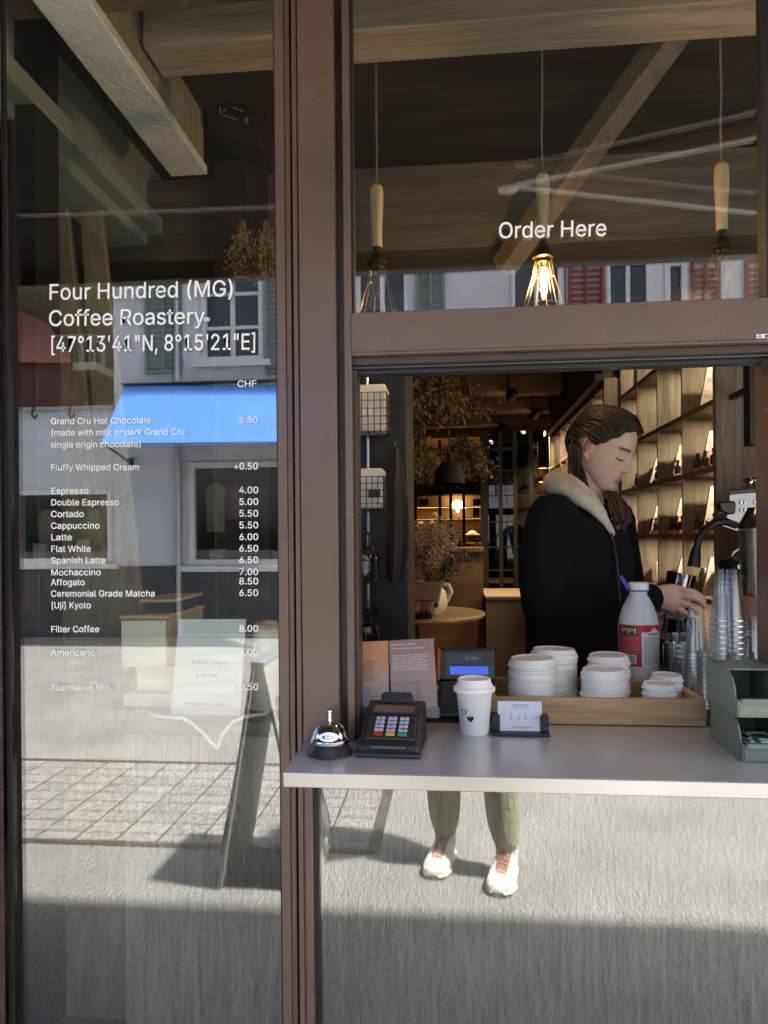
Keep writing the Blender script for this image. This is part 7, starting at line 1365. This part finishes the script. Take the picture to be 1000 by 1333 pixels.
mb.tube(zp, .0028, 6); mb.cbox(B(797, 698, -.145), (.006, .004, .018)); mb.build('zip', mat('zip_grey', (.03, .03, .03), .4, .7), ba)
HOD = mat('cream_cotton', (.50, .46, .385), .95, var=.12, vscale=30, bump=.5, bscale=160)
mb = MB()
lp1 = [B(797, 694, -.125), B(786, 676, -.135), B(770, 658, -.14), B(750, 645, -.125), B(730, 634, -.07), B(722, 628, .02), B(738, 622, .09), B(768, 628, .125), B(792, 642, .09), B(806, 662, .01), B(803, 684, -.09)]
limb(mb, lp1, [.010, .014, .020, .027, .033, .036, .032, .025, .019, .015, .012])
lp2 = [B(790, 672, -.125), B(776, 652, -.12), B(757, 634, -.10), B(739, 622, -.05), B(733, 616, .02), B(748, 612, .07)]
limb(mb, lp2, [.006, .010, .014, .018, .022, .019])
fuse(mb, 'hood', HOD, ba, .004, 7)
TRO = mat('black_trousers', (.012, .012, .014), .85)
mb = MB(); loft(mb, [(cT(905), sT * .17, fT * .125), (cT(935), sT * .18, fT * .135), (cT(985), sT * .175, fT * .13)], 24)
for s in (-1, 1): hp = B(755, 950) + sT * s * .09; fo = V((hp.x, hp.y, FLOOR_Z + .10)); limb(mb, [hp, hp.lerp(fo, .5) + fT * .02, fo], [.098, .078, .06])
fuse(mb, 'trousers', TRO, ba, .008, 4)
for s in (-1, 1): hp = B(755, 950) + sT * s * .09; mb = MB(); c = V((hp.x, hp.y, FLOOR_Z + .04)); loft(mb, [(c - fT * .08, sT * .035, UP * .035), (c, sT * .045, UP * .039), (c + fT * .1, sT * .048, UP * .034), (c + fT * .17, sT * .03, UP * .02)], 16); mb.build('shoe', BLACK, ba)
q = lp(862, 807, -.004); mb = MB(); mb.tube([q + V((.004 * math.sin(a), .030 * math.cos(a), .036 * math.sin(a) + .002)) for a in [i * math.pi / 12 for i in range(25)]], .0028, 8); mb.build('hair_tie', mat('black_rubber', (.012, .012, .013), .4), ba)

# ---------------------------------------------------------------- the photographer, mirrored in the low pane
px0, py0 = .05, -1.86
fl_, fr_ = gz(563, 1147), gz(648, 1170); FLo = V((fl_.x, fl_.y, 0)); FRo = V((fr_.x, fr_.y, 0))   # toe tips
mb = MB(); fo = V((0, 1, 0)); sd_ = V((1, 0, 0)); hd = V((.02, -1.90, 1.70))
MP_ = Matrix(((0, -1, 0, hd.x), (1, 0, 0, hd.y), (0, 0, 1, hd.z), (0, 0, 0, 1))) @ Matrix.Rotation(R(14), 4, 'Y')
head_mesh(mb, MP_)
limb(mb, [hd + V((0, -.03, -.07)), V((.03, -1.94, 1.50))], [.056, .062])
loft(mb, [(V((.03, -1.93, 1.52)), sd_ * .07, fo * .06), (V((.03, -1.92, 1.46)), sd_ * .17, fo * .085), (V((.04, -1.90, 1.32)), sd_ * .165, fo * .11), (V((.045, -1.88, 1.12)), sd_ * .14, fo * .10), (V((.05, -1.87, .92)), sd_ * .16, fo * .12)])
DSH = V((-.24, .971, 0)); ankL, ankR = FLo - DSH * .22 + UP * .09, FRo - DSH * .22 + UP * .09
for s, an in ((-1, ankL), (1, ankR)):
    hp = V((.05 + s * .09, -1.87, .93)); kn = hp.lerp(an, .52) + V((s * .01, .05, 0)); limb(mb, [hp, kn, an], [.085, .055, .036]); limb(mb, [an - V((0, 0, .04)), an + V((0, .12, -.055))], [.035, .028])
for s in (-1, 1):
    sh2_ = V((.03 + s * .18, -1.92, 1.44)); el2 = V((.02 + s * .23, -1.80, 1.20)); wr = V((s * .085, -1.655, 1.44)); limb(mb, [sh2_, el2], [.052, .042]); limb(mb, [el2, wr], [.04, .028])
    loft(mb, [(wr, V((.0, .016, .022)), V((.016, 0, 0))), (wr + V((-s * .008, .02, .035)), V((0, .022, .030)), V((.014, 0, 0))), (wr + V((-s * .012, .03, .07)), V((0, .024, .02)), V((.012, 0, 0)))], 14)
    for k in range(4): bz = wr + V((-s * .006, .035, .075 - .021 * k + .0)); finger(mb, [bz, bz + V((s * .0, .030, .004)), bz + V((-s * .020, .042, .004)), bz + V((-s * .040, .036, .002))], .009, .007)
    tb_ = wr + V((-s * .01, -.004, .045)); finger(mb, [tb_, tb_ + V((-s * .02, -.002, .025)), tb_ + V((-s * .038, .010, .038))], .011, .008)
SK2 = skin_mat('tan_skin', None, None); ph = fuse(mb, 'person', SK2, None, .0045, 4)
tag(ph, 'person in khaki trousers and white sneakers mirrored in the lower pane', 'person'); paint_skin(ph, MP_, 1, (.5, .31, .23), (.4, .16, .14), (.5, .25, .19), (.04, .025, .017))
hb_ = MB(); hair_cap(hb_, MP_, 1.0); hair_strands(hb_, MP_, 1.0, 90, rn); o = hb_.build('hair', HAIR, ph, ang=80); sm = o.modifiers.new('t', 'SOLIDIFY'); sm.thickness = .002
KH = mat('khaki_cotton', (.30, .28, .20), .95, var=.12, vscale=14, bump=.6, bscale=60); GJ = mat('grey_jacket', (.10, .105, .11), .9, var=.1)
mb = MB(); loft(mb, [(V((.045, -1.88, 1.10)), sd_ * .165, fo * .125), (V((.05, -1.87, .98)), sd_ * .18, fo * .14), (V((.05, -1.87, .86)), sd_ * .185, fo * .14)], 24)
for s, an in ((-1, ankL), (1, ankR)):
    hp = V((.05 + s * .09, -1.87, .90)); kn = hp.lerp(an, .52) + V((s * .01, .05, 0)); limb(mb, [hp, kn, kn.lerp(an, .6), an + V((0, 0, .06))], [.105, .084, .075, .056])
tr_ = fuse(mb, 'trousers', KH, ph, .006, 3)
mb = MB(); loft(mb, [(V((.03, -1.93, 1.53)), sd_ * .08, fo * .075), (V((.03, -1.92, 1.47)), sd_ * .19, fo * .11), (V((.04, -1.90, 1.32)), sd_ * .195, fo * .14), (V((.045, -1.88, 1.12)), sd_ * .185, fo * .14), (V((.05, -1.87, .96)), sd_ * .195, fo * .15)], 24)
for s in (-1, 1): sh2_ = V((.03 + s * .18, -1.92, 1.44)); el2 = V((.02 + s * .23, -1.80, 1.20)); wr = V((s * .085, -1.655, 1.44)); limb(mb, [sh2_, el2], [.075, .062]); limb(mb, [el2, el2.lerp(wr, .93)], [.06, .042])
fuse(mb, 'jacket', GJ, ph, .007, 5)
SNK = mat('white_knit', (.72, .68, .62), .85, var=.12, vscale=40, bump=.8, bscale=90); SOL = mat('pale_sole', (.70, .64, .55), .7); LAC = mat('pink_lace', (.42, .20, .14), .8)
for s, ft in ((-1, FLo), (1, FRo)):
    d = DSH; e = V((d.y, -d.x, 0)) * 1.35; base = ft - d * .285
    mb = MB(); loft(mb, [(base + d * .0 + UP * .0148, e * .028, UP * .0145), (base + d * .03 + UP * .0148, e * .036, UP * .0145), (base + d * .12 + UP * .0138, e * .038, UP * .0135), (base + d * .2 + UP * .0138, e * .050, UP * .0135), (base + d * .26 + UP * .0152, e * .042, UP * .0135), (base + d * .285 + UP * .017, e * .022, UP * .011)], 20); sole = mb.build('sole', SOL, ph)
    mb = MB(); loft(mb, [(base + d * .012 + UP * .068, e * .028, UP * .045), (base + d * .05 + UP * .072, e * .035, UP * .055), (base + d * .10 + UP * .060, e * .037, UP * .046), (base + d * .17 + UP * .047, e * .043, UP * .034), (base + d * .23 + UP * .037, e * .044, UP * .025), (base + d * .268 + UP * .03, e * .034, UP * .016), (base + d * .28 + UP * .026, e * .018, UP * .008)], 22)
    limb(mb, [base + d * .05 + UP * .09, base + d * .055 + UP * .125], [.050, .050]); up_ = fuse(mb, 'upper', SNK, ph, .004, 3)
    mb = MB()
    for k in range(6):
        t = .088 + .023 * k; zt_k = .121 - .42 * (t - .088); w_k = .02
        mb.tube([base + d * (t - .006) - e * w_k + UP * (zt_k - .008), base + d * t + UP * (zt_k + .002), base + d * (t + .012) + e * w_k + UP * (zt_k - .011)], .0045, 6); mb.tube([base + d * (t - .006) + e * w_k + UP * (zt_k - .008), base + d * t + UP * (zt_k + .003), base + d * (t + .012) - e * w_k + UP * (zt_k - .011)], .0032, 6)
    mb.build('laces', LAC, ph)
    mb = MB(); limb(mb, [base + d * .055 + UP * .11, base + d * .05 + UP * .18], [.040, .038]); mb.build('sock', mat('grey_sock', (.2, .19, .16), .9), ph)
mb = MB(); mb.box((-.036, -1.592, 1.43), (.036, -1.584, 1.575)); pn = mesh1('phone', mb, mat('dark_phone', (.02, .02, .022), .2), 'dark phone held upright in the hands of the person in khaki trousers', 'phone', bevel=.003)
mb = MB(); mb.box((-.033, -1.5935, 1.436), (.033, -1.5925, 1.569)); mb.build('screen', mat('phone_glass', (.01, .01, .012), .05), pn)
